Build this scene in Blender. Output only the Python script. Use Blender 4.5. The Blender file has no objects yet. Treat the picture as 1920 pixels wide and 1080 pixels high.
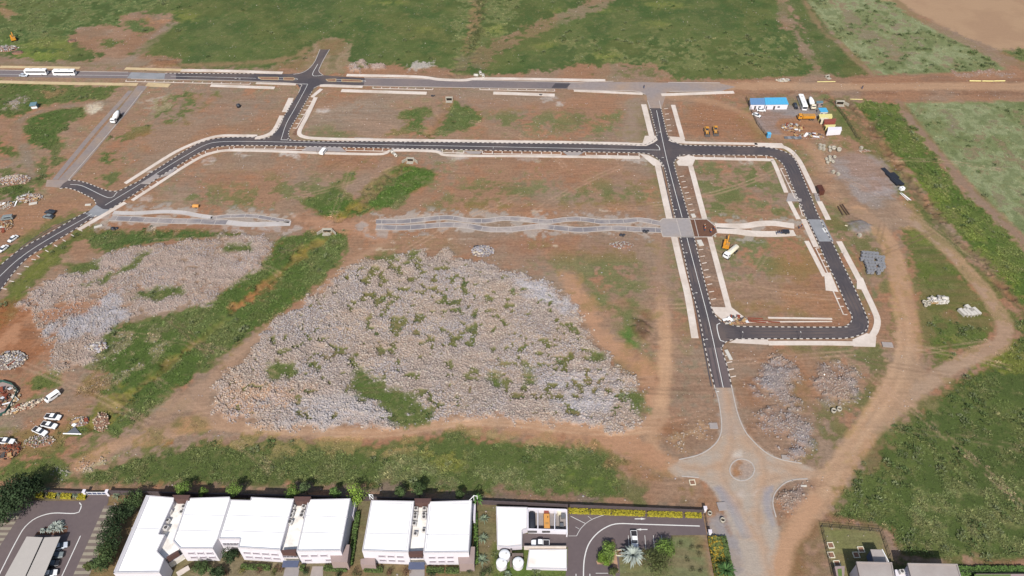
import bpy, math, random
import numpy as np
from mathutils import Vector, Matrix

# ---------------------------------------------------------------- camera, sky, sun, exposure
SC = bpy.context.scene
CAMH, PITCH, FPX = 200.0, math.radians(44.7), 1400.0
cam_d = bpy.data.cameras.new('camera')
cam = bpy.data.objects.new('camera', cam_d); SC.collection.objects.link(cam)
cam.location = (0, 0, CAMH); cam.rotation_euler = (math.radians(90) - PITCH, 0, 0)
cam_d.sensor_width = 36; cam_d.lens = FPX / 1920 * 36
cam_d.clip_start = 1; cam_d.clip_end = 20000
SC.camera = cam

SUN_EL = math.radians(45); SH = Vector((0.10, 1.0)).normalized()      # shadows run away from the camera
sun_d = bpy.data.lights.new('sun', 'SUN'); sun_d.energy = 4.6; sun_d.angle = math.radians(0.5)
sun_d.color = (1.0, 0.97, 0.93)
sun = bpy.data.objects.new('sun', sun_d); SC.collection.objects.link(sun)
dirv = Vector((SH.x * math.cos(SUN_EL), SH.y * math.cos(SUN_EL), -math.sin(SUN_EL)))
sun.rotation_euler = dirv.to_track_quat('-Z', 'Y').to_euler(); sun.location = (0, -50, 300)
W = bpy.data.worlds.new('World'); SC.world = W; W.use_nodes = True
wn = W.node_tree.nodes; wl = W.node_tree.links; wn.clear()
sky = wn.new('ShaderNodeTexSky'); sky.sky_type = 'NISHITA'; sky.sun_disc = False
sky.sun_elevation = SUN_EL; sky.sun_rotation = math.atan2(-SH.x, -SH.y); sky.air_density = 1.2; sky.dust_density = 2.0
bg = wn.new('ShaderNodeBackground'); bg.inputs[1].default_value = 0.11
wo = wn.new('ShaderNodeOutputWorld')
wl.new(sky.outputs[0], bg.inputs[0]); wl.new(bg.outputs[0], wo.inputs[0])
SC.view_settings.view_transform = 'Standard'; SC.view_settings.look = 'None'
SC.view_settings.exposure = 0.30; SC.view_settings.gamma = 1.0
SC.render.engine = 'CYCLES'; SC.render.resolution_x = 1024; SC.render.resolution_y = 576

# ---------------------------------------------------------------- helpers
rng = np.random.RandomState(7); random.seed(7)
sp, cp = math.sin(PITCH), math.cos(PITCH)
def G(px, py, z=0.0):
    """point of the ground (or of height z) that was measured at this place of the survey photo"""
    dx = px - 960.0; u = 540.0 - py
    d = (dx, u * sp + FPX * cp, u * cp - FPX * sp)
    t = (CAMH - z) / (-d[2])
    return (d[0] * t, d[1] * t)
def GP(pts, z=0.0): return [G(x, y, z) for x, y in pts]
KEXP = 1.5
def s2l(c):
    c = c / 255.0
    return c / 12.92 if c <= 0.04045 else ((c + 0.055) / 1.055) ** 2.4
def A(r, g, b, k=1.0): return tuple(min(0.85, s2l(v) / KEXP * k) for v in (r, g, b))

def mat(name, col, rough=0.85, nscale=0.0, namt=0.0, metal=0.0, bump=0.0, attr=False, spec=0.3, col2=None, scale2=0.05, amt2=0.0, coat=0.0):
    m = bpy.data.materials.new(name); m.use_nodes = True
    n = m.node_tree.nodes; l = m.node_tree.links
    b = n['Principled BSDF']; b.inputs['Roughness'].default_value = rough; b.inputs['Metallic'].default_value = metal
    b.inputs['Specular IOR Level'].default_value = spec; b.inputs['Coat Weight'].default_value = coat
    if attr:
        a = n.new('ShaderNodeAttribute'); a.attribute_name = 'Col'; src = a.outputs['Color']
    else:
        rgb = n.new('ShaderNodeRGB'); rgb.outputs[0].default_value = (*col[:3], 1); src = rgb.outputs[0]
    tc = n.new('ShaderNodeNewGeometry')
    if amt2 > 0:
        t2 = n.new('ShaderNodeTexNoise'); t2.inputs['Scale'].default_value = scale2; t2.inputs['Detail'].default_value = 6
        l.new(tc.outputs['Position'], t2.inputs['Vector'])
        r2 = n.new('ShaderNodeMapRange'); r2.inputs[1].default_value = 0.42; r2.inputs[2].default_value = 0.68
        r2.inputs[3].default_value = 0; r2.inputs[4].default_value = amt2
        l.new(t2.outputs[0], r2.inputs[0])
        mx = n.new('ShaderNodeMix'); mx.data_type = 'RGBA'
        l.new(r2.outputs[0], mx.inputs[0]); l.new(src, mx.inputs[6]); mx.inputs[7].default_value = (*(col2 or col)[:3], 1); src = mx.outputs[2]
    if namt > 0:
        t = n.new('ShaderNodeTexNoise'); t.inputs['Scale'].default_value = nscale; t.inputs['Detail'].default_value = 7; t.inputs['Roughness'].default_value = 0.65
        l.new(tc.outputs['Position'], t.inputs['Vector'])
        r = n.new('ShaderNodeMapRange'); r.inputs[1].default_value = 0.3; r.inputs[2].default_value = 0.7
        r.inputs[3].default_value = 1 - namt; r.inputs[4].default_value = 1 + namt
        l.new(t.outputs[0], r.inputs[0])
        mx = n.new('ShaderNodeVectorMath'); mx.operation = 'SCALE'
        l.new(src, mx.inputs[0]); l.new(r.outputs[0], mx.inputs['Scale']); src = mx.outputs[0]
        if bump > 0:
            bp = n.new('ShaderNodeBump'); bp.inputs['Strength'].default_value = bump; bp.inputs['Distance'].default_value = 0.3
            l.new(t.outputs[0], bp.inputs['Height']); l.new(bp.outputs[0], b.inputs['Normal'])
    l.new(src, b.inputs['Base Color'])
    return m

class MB:
    def __init__(s): s.v = []; s.f = []; s.m = []
    def add(s, vs, fs, mi=0, M=None):
        o = len(s.v)
        if M is not None: vs = [tuple(M @ Vector(v)) for v in vs]
        s.v += [tuple(v) for v in vs]; s.f += [tuple(i + o for i in f) for f in fs]; s.m += [mi] * len(fs); return s
    def box(s, c, d, rz=0.0, mi=0, top=1.0, M=None):
        x, y, z = c; a, b, h = d[0] / 2, d[1] / 2, d[2] / 2; vs = []
        cr, sr = math.cos(rz), math.sin(rz)
        for k, t in ((-h, 1.0), (h, top)):
            for i, j in ((-a, -b), (a, -b), (a, b), (-a, b)):
                i *= t; j *= t; vs.append((x + i * cr - j * sr, y + i * sr + j * cr, z + k))
        return s.add(vs, [(3, 2, 1, 0), (4, 5, 6, 7), (0, 1, 5, 4), (1, 2, 6, 5), (2, 3, 7, 6), (3, 0, 4, 7)], mi, M)
    def prism(s, poly, z0, z1, mi=0, mtop=None, cap=True):
        n = len(poly); ar = sum(poly[i][0] * poly[(i + 1) % n][1] - poly[(i + 1) % n][0] * poly[i][1] for i in range(n))
        if ar < 0: poly = poly[::-1]
        o = len(s.v); s.v += [(x, y, z0) for x, y in poly] + [(x, y, z1) for x, y in poly]
        for i in range(n):
            j = (i + 1) % n; s.f.append((o + i, o + j, o + n + j, o + n + i)); s.m.append(mi)
        if cap: s.f.append(tuple(o + n + i for i in range(n))); s.m.append(mi if mtop is None else mtop)
        return s
    def flat(s, poly, z, mi=0):
        n = len(poly); ar = sum(poly[i][0] * poly[(i + 1) % n][1] - poly[(i + 1) % n][0] * poly[i][1] for i in range(n))
        if ar < 0: poly = poly[::-1]
        o = len(s.v); s.v += [(x, y, z) for x, y in poly]; s.f.append(tuple(range(o, o + n))); s.m.append(mi); return s
    def cyl(s, p0, p1, r0, r1=None, n=10, mi=0, cap=True, M=None):
        r1 = r0 if r1 is None else r1; p0 = Vector(p0); p1 = Vector(p1); ax = (p1 - p0).normalized()
        a = ax.orthogonal().normalized(); b = ax.cross(a); vs = []
        for p, r in ((p0, r0), (p1, r1)):
            for k in range(n):
                t = 2 * math.pi * k / n; vs.append(p + a * (r * math.cos(t)) + b * (r * math.sin(t)))
        fs = [(k, (k + 1) % n, n + (k + 1) % n, n + k) for k in range(n)]
        if cap: fs += [tuple(range(n - 1, -1, -1)), tuple(range(n, 2 * n))]
        return s.add(vs, fs, mi, M)
    def tube(s, p0, p1, ro, ri, n=14, mi=0):
        p0 = Vector(p0); p1 = Vector(p1); ax = (p1 - p0).normalized(); a = ax.orthogonal().normalized(); b = ax.cross(a); vs = []
        for p, r in ((p0, ro), (p1, ro), (p1, ri), (p0, ri)):
            for k in range(n):
                t = 2 * math.pi * k / n; vs.append(p + a * (r * math.cos(t)) + b * (r * math.sin(t)))
        fs = []
        for q in range(4):
            for k in range(n): fs.append((q * n + k, q * n + (k + 1) % n, ((q + 1) % 4) * n + (k + 1) % n, ((q + 1) % 4) * n + k))
        return s.add(vs, fs, mi)
    def loft(s, secs, mi=0, M=None):
        """secs: list of equal-length rings of 3D points"""
        n = len(secs[0]); vs = [p for r in secs for p in r]; fs = []
        for q in range(len(secs) - 1):
            for k in range(n): fs.append((q * n + k, q * n + (k + 1) % n, (q + 1) * n + (k + 1) % n, (q + 1) * n + k))
        fs += [tuple(range(n - 1, -1, -1)), tuple((len(secs) - 1) * n + k for k in range(n))]
        return s.add(vs, fs, mi, M)
    def dome(s, c, r, h, n=20, rings=5, mi=0):
        vs = []; fs = []
        for q in range(rings):
            t = q / rings * math.pi / 2
            for k in range(n):
                a = 2 * math.pi * k / n; vs.append((c[0] + r * math.cos(t) * math.cos(a), c[1] + r * math.cos(t) * math.sin(a), c[2] + h * math.sin(t)))
        vs.append((c[0], c[1], c[2] + h)); top = len(vs) - 1
        for q in range(rings - 1):
            for k in range(n): fs.append((q * n + k, q * n + (k + 1) % n, (q + 1) * n + (k + 1) % n, (q + 1) * n + k))
        for k in range(n): fs.append(((rings - 1) * n + k, (rings - 1) * n + (k + 1) % n, top))
        return s.add(vs, fs, mi)
    def build(s, name, mats, parent=None, smooth=False, world=False, org=None):
        if not isinstance(mats, (list, tuple)): mats = [mats]
        vs = s.v
        if world and parent is not None: org = parent.location
        if org is not None: vs = [(a - org[0], b - org[1], c - org[2]) for a, b, c in vs]
        me = bpy.data.meshes.new(name); me.from_pydata(vs, [], s.f)
        for m in mats: me.materials.append(m)
        if len(mats) > 1: me.polygons.foreach_set('material_index', s.m)
        if smooth: me.polygons.foreach_set('use_smooth', [True] * len(me.polygons))
        me.update()
        o = bpy.data.objects.new(name, me); SC.collection.objects.link(o)
        if parent is not None: o.parent = parent
        elif org is not None: o.location = org
        return o
def np_mesh(name, V, F, m, col=None, mats=None):
    """fast mesh from arrays; F is (n,3) or (n,4)"""
    me = bpy.data.meshes.new(name); k = F.shape[1]
    me.vertices.add(len(V)); me.vertices.foreach_set('co', np.asarray(V, np.float32).ravel())
    me.loops.add(F.size); me.loops.foreach_set('vertex_index', F.astype(np.int32).ravel())
    me.polygons.add(len(F)); me.polygons.foreach_set('loop_start', np.arange(0, F.size, k, dtype=np.int32))
    me.update(calc_edges=True)
    if col is not None:
        ca = me.color_attributes.new('Col', 'FLOAT_COLOR', 'POINT')
        c4 = np.ones((len(V), 4), np.float32); c4[:, :3] = col; ca.data.foreach_set('color', c4.ravel())
    me.materials.append(m); me.validate()
    o = bpy.data.objects.new(name, me); SC.collection.objects.link(o); return o

def tag(o, label=None, cat=None, group=None, kind=None):
    if label: o['label'] = label
    if cat: o['category'] = cat
    if group: o['group'] = group
    if kind: o['kind'] = kind
    return o
def thing(name, label, cat, loc=(0, 0, 0), rz=0.0, group=None):
    o = bpy.data.objects.new(name, None); SC.collection.objects.link(o); o.empty_display_size = 1
    o.location = loc; o.rotation_euler = (0, 0, rz); return tag(o, label, cat, group)
def dup(root, loc, rz, label, group=None, scale=None):
    r = root.copy(); SC.collection.objects.link(r); r.location = loc; r.rotation_euler = (0, 0, rz); r['label'] = label
    if group: r['group'] = group
    if scale: r.scale = scale
    for ch in list(root.children):
        c = ch.copy(); SC.collection.objects.link(c); c.parent = r
        for g in list(ch.children):
            d = g.copy(); SC.collection.objects.link(d); d.parent = c
    return r
class Maker:
    """the first placing uses the prototype itself, later ones copy it with its parts"""
    def __init__(s, fn): s.fn = fn; s.o = None
    def __call__(s, loc, rz, label, group=None, scale=None):
        if len(loc) == 2: loc = (*loc, 0.0)
        if s.o is None:
            s.o = s.fn(); o = s.o; o.location = loc; o.rotation_euler = (0, 0, rz); o['label'] = label
            if group: o['group'] = group
            if scale: o.scale = scale
            return o
        return dup(s.o, loc, rz, label, group, scale or s.o.scale)
def heading(a, b):
    """world heading of the line between two survey-photo points"""
    p, q = G(*a), G(*b); return math.atan2(q[1] - p[1], q[0] - p[0])
def catmull(P, step):
    P = [np.array(p, float) for p in P]
    if len(P) == 2:
        n = max(1, int(round(np.linalg.norm(P[1] - P[0]) / step))); return [tuple(P[0] + (P[1] - P[0]) * i / n) for i in range(n + 1)]
    Q = [2 * P[0] - P[1]] + P + [2 * P[-1] - P[-2]]; out = []
    for i in range(1, len(Q) - 2):
        for k in range(12):
            t = k / 12; a, b, c, d = Q[i - 1], Q[i], Q[i + 1], Q[i + 2]
            out.append(0.5 * ((2 * b) + (c - a) * t + (2 * a - 5 * b + 4 * c - d) * t * t + (3 * b - a - 3 * c + d) * t ** 3))
    out.append(P[-1]); L = [0]
    for i in range(1, len(out)): L.append(L[-1] + np.linalg.norm(out[i] - out[i - 1]))
    n = max(1, int(round(L[-1] / step))); res = []
    xs = np.array([o[0] for o in out]); ys = np.array([o[1] for o in out])
    for i in range(n + 1):
        t = L[-1] * i / n; res.append((float(np.interp(t, L, xs)), float(np.interp(t, L, ys))))
    return res
def normals(P):
    N = []
    for i in range(len(P)):
        a = P[max(0, i - 1)]; b = P[min(len(P) - 1, i + 1)]; dx, dy = b[0] - a[0], b[1] - a[1]; L = math.hypot(dx, dy) or 1
        N.append((-dy / L, dx / L))
    return N
CLEAR = []       # built-over ground: no plants there
def strip_mb(mb, P, w, z, thick=0.0, mi=0, off=0.0, clear=True):
    N = normals(P); o = len(mb.v); h = w / 2
    for (x, y), (nx, ny) in zip(P, N):
        l = (x + nx * (off + h), y + ny * (off + h)); r = (x + nx * (off - h), y + ny * (off - h))
        mb.v += [(l[0], l[1], z), (r[0], r[1], z), (l[0], l[1], z - thick), (r[0], r[1], z - thick)]
    for i in range(len(P) - 1):
        a = o + 4 * i; b = a + 4
        mb.f.append((a, a + 1, b + 1, b)); mb.m.append(mi)
        if thick > 0:
            mb.f += [(a + 2, a, b, b + 2), (a + 1, a + 3, b + 3, b + 1)]; mb.m += [mi, mi]
    if thick > 0:
        a = o; b = o + 4 * (len(P) - 1)
        mb.f += [(a, a + 2, a + 3, a + 1), (b + 1, b + 3, b + 2, b)]; mb.m += [mi, mi]
    if clear: CLEAR.append(('line', [(x + nx * off, y + ny * off) for (x, y), (nx, ny) in zip(P, N)], w / 2 + 0.3))
    return mb
def smoothpx(pts, step=1.5): return catmull(GP(pts), step)

# materials
M = {}
def mk(k, *a, **kw): M[k] = mat(k, *a, **kw); return M[k]
mk('asphalt_new', A(78, 72, 75), 0.75, 0.9, 0.10, spec=0.35, col2=A(116, 100, 92), scale2=0.07, amt2=0.6)
mk('asphalt_old', A(122, 112, 112), 0.85, 0.7, 0.10, col2=A(140, 124, 118), scale2=0.05, amt2=0.7)
mk('asphalt_dusty', A(150, 138, 134), 0.9, 0.6, 0.10, col2=A(168, 143, 122), scale2=0.06, amt2=0.9)
mk('asphalt_lot', A(106, 93, 93), 0.85, 0.8, 0.07, col2=A(118, 104, 101), scale2=0.08, amt2=0.7)
mk('roundabout_dust', A(160, 146, 135), 0.95, 0.5, 0.10, col2=A(176, 144, 118), scale2=0.055, amt2=1.0)
mk('slab', A(160, 152, 150), 0.9, 0.6, 0.08, col2=A(176, 158, 142), scale2=0.12, amt2=0.6)
mk('slab_blue', A(150, 150, 153), 0.9, 0.6, 0.08, col2=A(134, 136, 138), scale2=0.2, amt2=0.8)
mk('footpath', A(222, 208, 196), 0.9, 0.7, 0.09, col2=A(196, 178, 162), scale2=0.12, amt2=0.7)
mk('footpath_old', A(205, 182, 142), 0.9, 0.7, 0.09, col2=A(180, 150, 115), scale2=0.2, amt2=0.6)
mk('promenade', A(134, 128, 130), 0.9, 0.6, 0.14, col2=A(186, 172, 162), scale2=0.09, amt2=1.0)
mk('promenade_pale', A(200, 192, 188), 0.9, 0.6, 0.10, col2=A(168, 158, 152), scale2=0.15, amt2=0.7)
mk('kerb_white', A(206, 197, 188), 0.8, 0.9, 0.15); mk('kerb_black', A(74, 66, 64), 0.8)
mk('kerb_grey', A(186, 176, 168), 0.85, 0.8, 0.1)
mk('line_white', A(228, 225, 220), 0.7, 2.0, 0.06); mk('line_worn', A(165, 155, 150), 0.8, 2.0, 0.1)
mk('bed', A(140, 104, 84), 0.95, 0.8, 0.15, col2=A(165, 125, 100), scale2=0.2, amt2=0.6)
mk('white_roof', (0.82, 0.81, 0.80), 0.5, 0.25, 0.02, spec=0.4, col2=(.66, .645, .62), scale2=0.09, amt2=0.6)
mk('roof_grey', A(176, 166, 160), 0.85, 0.5, 0.06, col2=A(160, 146, 140), scale2=0.15, amt2=0.6)
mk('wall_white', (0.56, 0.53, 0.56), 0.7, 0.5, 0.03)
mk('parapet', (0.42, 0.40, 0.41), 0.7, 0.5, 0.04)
mk('wall_lilac', (0.50, 0.46, 0.49), 0.75, 0.5, 0.04); mk('wall_taupe', A(165, 145, 140), 0.8, 0.5, 0.05)
mk('brown_panel', A(98, 72, 66), 0.7, 2.0, 0.08); mk('glass', (0.035, 0.04, 0.05), 0.12, spec=0.6)
mk('glass_pale', A(160, 150, 158), 0.3, spec=0.5)
mk('canopy_blue', A(96, 103, 128), 0.5, 1.0, 0.05); mk('valley', (.70, .67, .62), 0.9, 0.5, 0.10, col2=(.42, .37, .32), scale2=0.35, amt2=0.6)
mk('slab_white', (0.74, 0.70, 0.655), 0.8, 0.4, 0.06, col2=A(205, 182, 165), scale2=0.18, amt2=0.6)
mk('unit_white', A(215, 210, 204), 0.6); mk('unit_dark', A(90, 86, 84), 0.6)
mk('metal_grey', A(150, 150, 152), 0.45, metal=0.6); mk('dark_metal', A(58, 54, 56), 0.5)
mk('carport', A(190, 182, 174), 0.6, 0.5, 0.03)
mk('wall_dark', A(92, 80, 80), 0.9, 0.8, 0.12); mk('wall_stone', A(128, 112, 104), 0.9, 0.8, 0.15)
mk('paint_white', (0.68, 0.67, 0.66), 0.3, coat=0.5); mk('paint_black', (0.02, 0.02, 0.023), 0.25, coat=0.5)
mk('paint_grey', (0.16, 0.18, 0.18), 0.35, coat=0.4); mk('paint_silver', (0.45, 0.48, 0.53), 0.3, coat=0.4)
mk('paint_cream', A(232, 222, 196), 0.5, 1.0, 0.04)
mk('rubber', (0.02, 0.02, 0.02), 0.9); mk('yellow', A(218, 150, 50), 0.5, 1.5, 0.12); mk('yellow_dull', A(186, 140, 80), 0.65, 1.5, 0.2)
mk('orange', A(222, 158, 84), 0.5); mk('steel_dark', A(70, 62, 58), 0.6, 2.0, 0.1); mk('rust', A(130, 66, 46), 0.8, 2.0, 0.25)
mk('blue_roof', A(88, 182, 226), 0.5, 1.0, 0.05); mk('blue_dull', A(110, 150, 192), 0.6, 1.0, 0.07); mk('blue_grey', A(110, 140, 150), 0.6, 1.0, 0.07)
mk('yellow_pale', A(232, 220, 150), 0.6, 1.0, 0.06); mk('container_red', A(152, 82, 68), 0.6, 1.0, 0.12); mk('container_brown', A(98, 58, 46), 0.7, 1.0, 0.15)
mk('concrete', A(182, 174, 158), 0.9, 1.5, 0.12); mk('concrete_white', A(208, 201, 190), 0.85, 1.0, 0.06); mk('block_grey', A(140, 140, 144), 0.9, 1.5, 0.1)
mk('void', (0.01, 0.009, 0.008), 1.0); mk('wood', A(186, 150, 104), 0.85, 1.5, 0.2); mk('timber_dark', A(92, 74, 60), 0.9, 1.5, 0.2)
mk('bark', (0.09, 0.065, 0.045), 0.95, 3.0, 0.2); mk('soil_dark', A(108, 76, 60), 1.0, 1.5, 0.2)
mk('green_net', A(56, 96, 88), 0.8, 1.5, 0.15); mk('black_plastic', A(50, 52, 60), 0.45, 2.0, 0.1); mk('skin', (0.10, 0.055, 0.035), 0.6)
mk('cloth_orange', A(226, 112, 44), 0.9); mk('cloth_dark', (0.025, 0.025, 0.035), 0.9); mk('cloth_blue', (0.04, 0.06, 0.12), 0.9)
mk('veg', None, 0.8, 3.0, 0.12, attr=True, spec=0.15); mk('rock', None, 0.95, 2.5, 0.14, attr=True, spec=0.15)

# ================================================================= ROADS AND PATHS (the setting)
def road_poly(name, polys, m, z):
    mb = MB()
    for p in polys:
        w = GP(p); mb.flat(w, z); CLEAR.append(('poly', w, 0.3))
    o = mb.build(name, M[m]); tag(o, kind='structure'); return o
def road_strip(name, runs, m, z, thick=0.0, mats=None):
    """runs: (survey points, width in metres)"""
    mb = MB()
    for r in runs: strip_mb(mb, smoothpx(r[0], 2.0), r[1], z, thick)
    o = mb.build(name, M[m]); tag(o, kind='structure'); return o

# new black asphalt of the estate roads: outline polygons, one sheet each
R_SW = [(-60, 575), (-30, 531), (0, 499), (30, 474), (57, 457), (88, 440), (121, 421), (150, 404), (166, 396)]
R_SWs = [(-40, 600), (-10, 560), (7, 536), (35, 500), (57, 480), (90, 460), (130, 437), (160, 417), (181, 404)]
N2 = [(128, 338), (145, 339), (165, 344), (185, 352), (203, 358), (222, 358), (240, 350), (262, 339), (285, 323), (312, 306), (342, 286), (368, 271), (390, 263), (412, 259), (440, 257.5), (480, 257.5)]
S2 = [(205, 393), (222, 383), (250, 365), (280, 345), (310, 325), (345, 304), (370, 289), (390, 280), (412, 275), (440, 273), (480, 273), (560, 274.5), (700, 277.5), (850, 280.5), (960, 283), (1100, 285), (1200, 287), (1222, 291), (1236, 300), (1243, 313)]
road_poly('south_west_road', [R_SW + R_SWs[::-1]], 'asphalt_new', 0.050)
road_poly('collector_road', [N2 + [(500, 257), (515, 262), (545, 262), (560, 264), (700, 265.5), (850, 267), (960, 268.5), (1100, 270), (1195, 272), (1214, 270), (1226, 263), (1233, 254), (1251, 254), (1258, 264), (1272, 270), (1290, 273),
           (1430, 276), (1430, 292), (1290, 291), (1273, 293), (1265, 303), (1263, 313)] + S2[::-1] + [(193, 392), (180, 384), (180, 379), (176, 373), (163, 366), (145, 357), (125, 352), (112, 353), (118, 345)]], 'asphalt_new', 0.054)
E_OUT = [(1425, 275), (1442, 277), (1460, 281), (1478, 288), (1490, 299), (1498, 315), (1506, 335), (1513, 352), (1521, 371), (1530, 395), (1538, 412), (1551, 438), (1563, 460), (1582, 500), (1602, 541), (1614, 568), (1623, 590), (1628, 606), (1623, 620), (1610, 629), (1590, 633.5), (1560, 635), (1400, 635.5), (1380, 636), (1366, 639), (1357, 645), (1353, 655)]
E_IN = [(1425, 291.5), (1443, 293), (1456, 298), (1467, 307), (1474, 320), (1481, 338), (1490, 358), (1498, 378), (1506, 398), (1515, 415), (1527, 440), (1537, 462), (1549, 490), (1563, 518), (1577, 549), (1588, 575), (1597, 592), (1596, 603), (1588, 610), (1572, 613.5), (1400, 612.5), (1375, 610), (1352, 602), (1341, 592), (1336, 583)]
road_poly('loop_road', [E_OUT + [(1340, 655)] + [(1330, 583)] + E_IN[::-1]], 'asphalt_new', 0.058)
L3a = [(1219, 203), (1224, 228), (1229, 250), (1233, 264)]; L3b = [(1237, 300), (1246, 312), (1256, 360), (1266, 408)]; L3c = [(1276, 444), (1287, 500), (1296, 540), (1310, 590), (1322, 652), (1332, 695), (1340, 727)]
R3a = [(1239, 203), (1244, 228), (1249, 250), (1253, 264)]; R3b = [(1263, 300), (1265, 313), (1278, 360), (1292, 409)]; R3c = [(1301, 444), (1313, 495), (1324, 540), (1333, 575), (1338, 592)]
R3d = [(1352, 652), (1357, 668), (1364, 690), (1372, 727)]
road_poly('spine_road', [L3a + [(1237, 300)] + L3b + L3c + [(1372, 727)] + R3d[::-1][1:] + [(1345, 615)] + R3c[::-1] + R3b[::-1] + [(1258, 285)] + R3a[::-1]], 'asphalt_new', 0.062)
road_poly('dusty_asphalt', [[(1322, 652), (1352, 652), (1357, 668), (1364, 690), (1372, 727), (1340, 727), (1332, 695)]], 'asphalt_lot', 0.068)
road_poly('west_link_road', [[(540, 139), (562, 137), (578, 130), (590, 116), (600, 93), (618, 93), (610, 107), (601, 124), (598, 134), (606, 141), (640, 144), (684, 146.5), (682, 160.5), (640, 158), (610, 158), (596, 162), (588, 167), (582, 177), (571, 195), (558, 218), (547, 236), (541, 250), (543, 259), (553, 265),
            (520, 266), (482, 262), (497, 261), (509, 255), (518, 246), (529, 226), (549, 192), (560, 175), (563, 166), (558, 159), (545, 156), (330, 148), (330, 138.5), (480, 138.5)]], 'asphalt_new', 0.066)
road_poly('main_road', [[(-120, 131), (0, 132), (240, 135.5), (310, 137.5), (480, 138.8), (560, 141), (640, 145), (682, 146.5), (800, 149), (960, 152), (1068, 154.5), (1064, 166.5), (960, 165), (800, 162.5), (682, 160.2), (560, 156.5), (455, 152), (310, 148.2), (240, 147), (0, 144), (-120, 143)]], 'asphalt_old', 0.042)
road_poly('main_road_slab', [[(246, 135.6), (310, 137.6), (308, 148.2), (238, 147)]], 'slab_blue', 0.046)
road_poly('main_road_east', [[(1068, 154), (1200, 154), (1240, 155), (1345, 155.5), (1380, 163), (1350, 171), (1250, 173), (1240, 205), (1217, 205), (1212, 178), (1190, 172), (1064, 168)]], 'asphalt_dusty', 0.038)
road_poly('asphalt_patch', [[(1041, 156.2), (1070, 156.8), (1062, 165.5), (1034, 165)]], 'asphalt_new', 0.070)
# old twin-track road on the left
mk('twin_track', A(142, 130, 126), 0.9, 0.6, 0.12, col2=A(158, 138, 122), scale2=0.12, amt2=0.9)
road_strip('concrete_track', [([(245, 170), (222, 196), (180, 243), (136, 296), (103, 337)], 2.5), ([(268, 161), (259, 172), (234, 205), (197, 248), (158, 296), (120, 338)], 5.4)], 'twin_track', 0.034)
road_poly('track_end_slab', [[(88, 337), (128, 338), (118, 346), (112, 352), (85, 350)]], 'asphalt_dusty', 0.032)
# plates and slabs
road_poly('crossing_slab', [[(1268, 410), (1292, 410), (1300, 443), (1277, 443)]], 'slab', 0.084)
road_poly('crossing_slab', [[(1515, 411.5), (1543, 412), (1563, 453), (1536, 453)]], 'slab_blue', 0.084)
road_poly('junction_slab', [[(166, 397), (180, 384), (193, 392), (205, 393), (196, 402), (180, 406), (172, 408), (158, 400)]], 'slab_blue', 0.060)
road_poly('plaza', [[(1243, 410), (1268, 410), (1277, 443), (1243, 444), (1239, 430), (1236, 416)], [(1497, 372), (1503, 373), (1503, 378), (1474, 378), (1478, 362), (1492, 362)], [(1526, 362), (1535, 363), (1538, 378), (1530, 378)]], 'slab', 0.10)
road_poly('driveway', [[(575, 275), (640, 276.5), (650, 285), (565, 283.5)], [(735, 279), (825, 281), (830, 285), (735, 284)], [(870, 283), (905, 284), (900, 289), (880, 289)], [(1055, 285), (1095, 286), (1083, 293), (1066, 293)],
    [(290, 337), (331, 312), (332, 316), (318, 328)], [(262, 345), (292, 326), (300, 330), (280, 346)], [(665, 258), (700, 259), (702, 265), (665, 264.5)], [(963, 264), (990, 265), (992, 269), (964, 268)], [(1125, 266), (1180, 267), (1180, 271.5), (1127, 270.5)],
    [(1500, 412), (1512, 412), (1524, 440), (1535, 465), (1530, 462), (1519, 440), (1503, 413)]], 'slab', 0.11)

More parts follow.
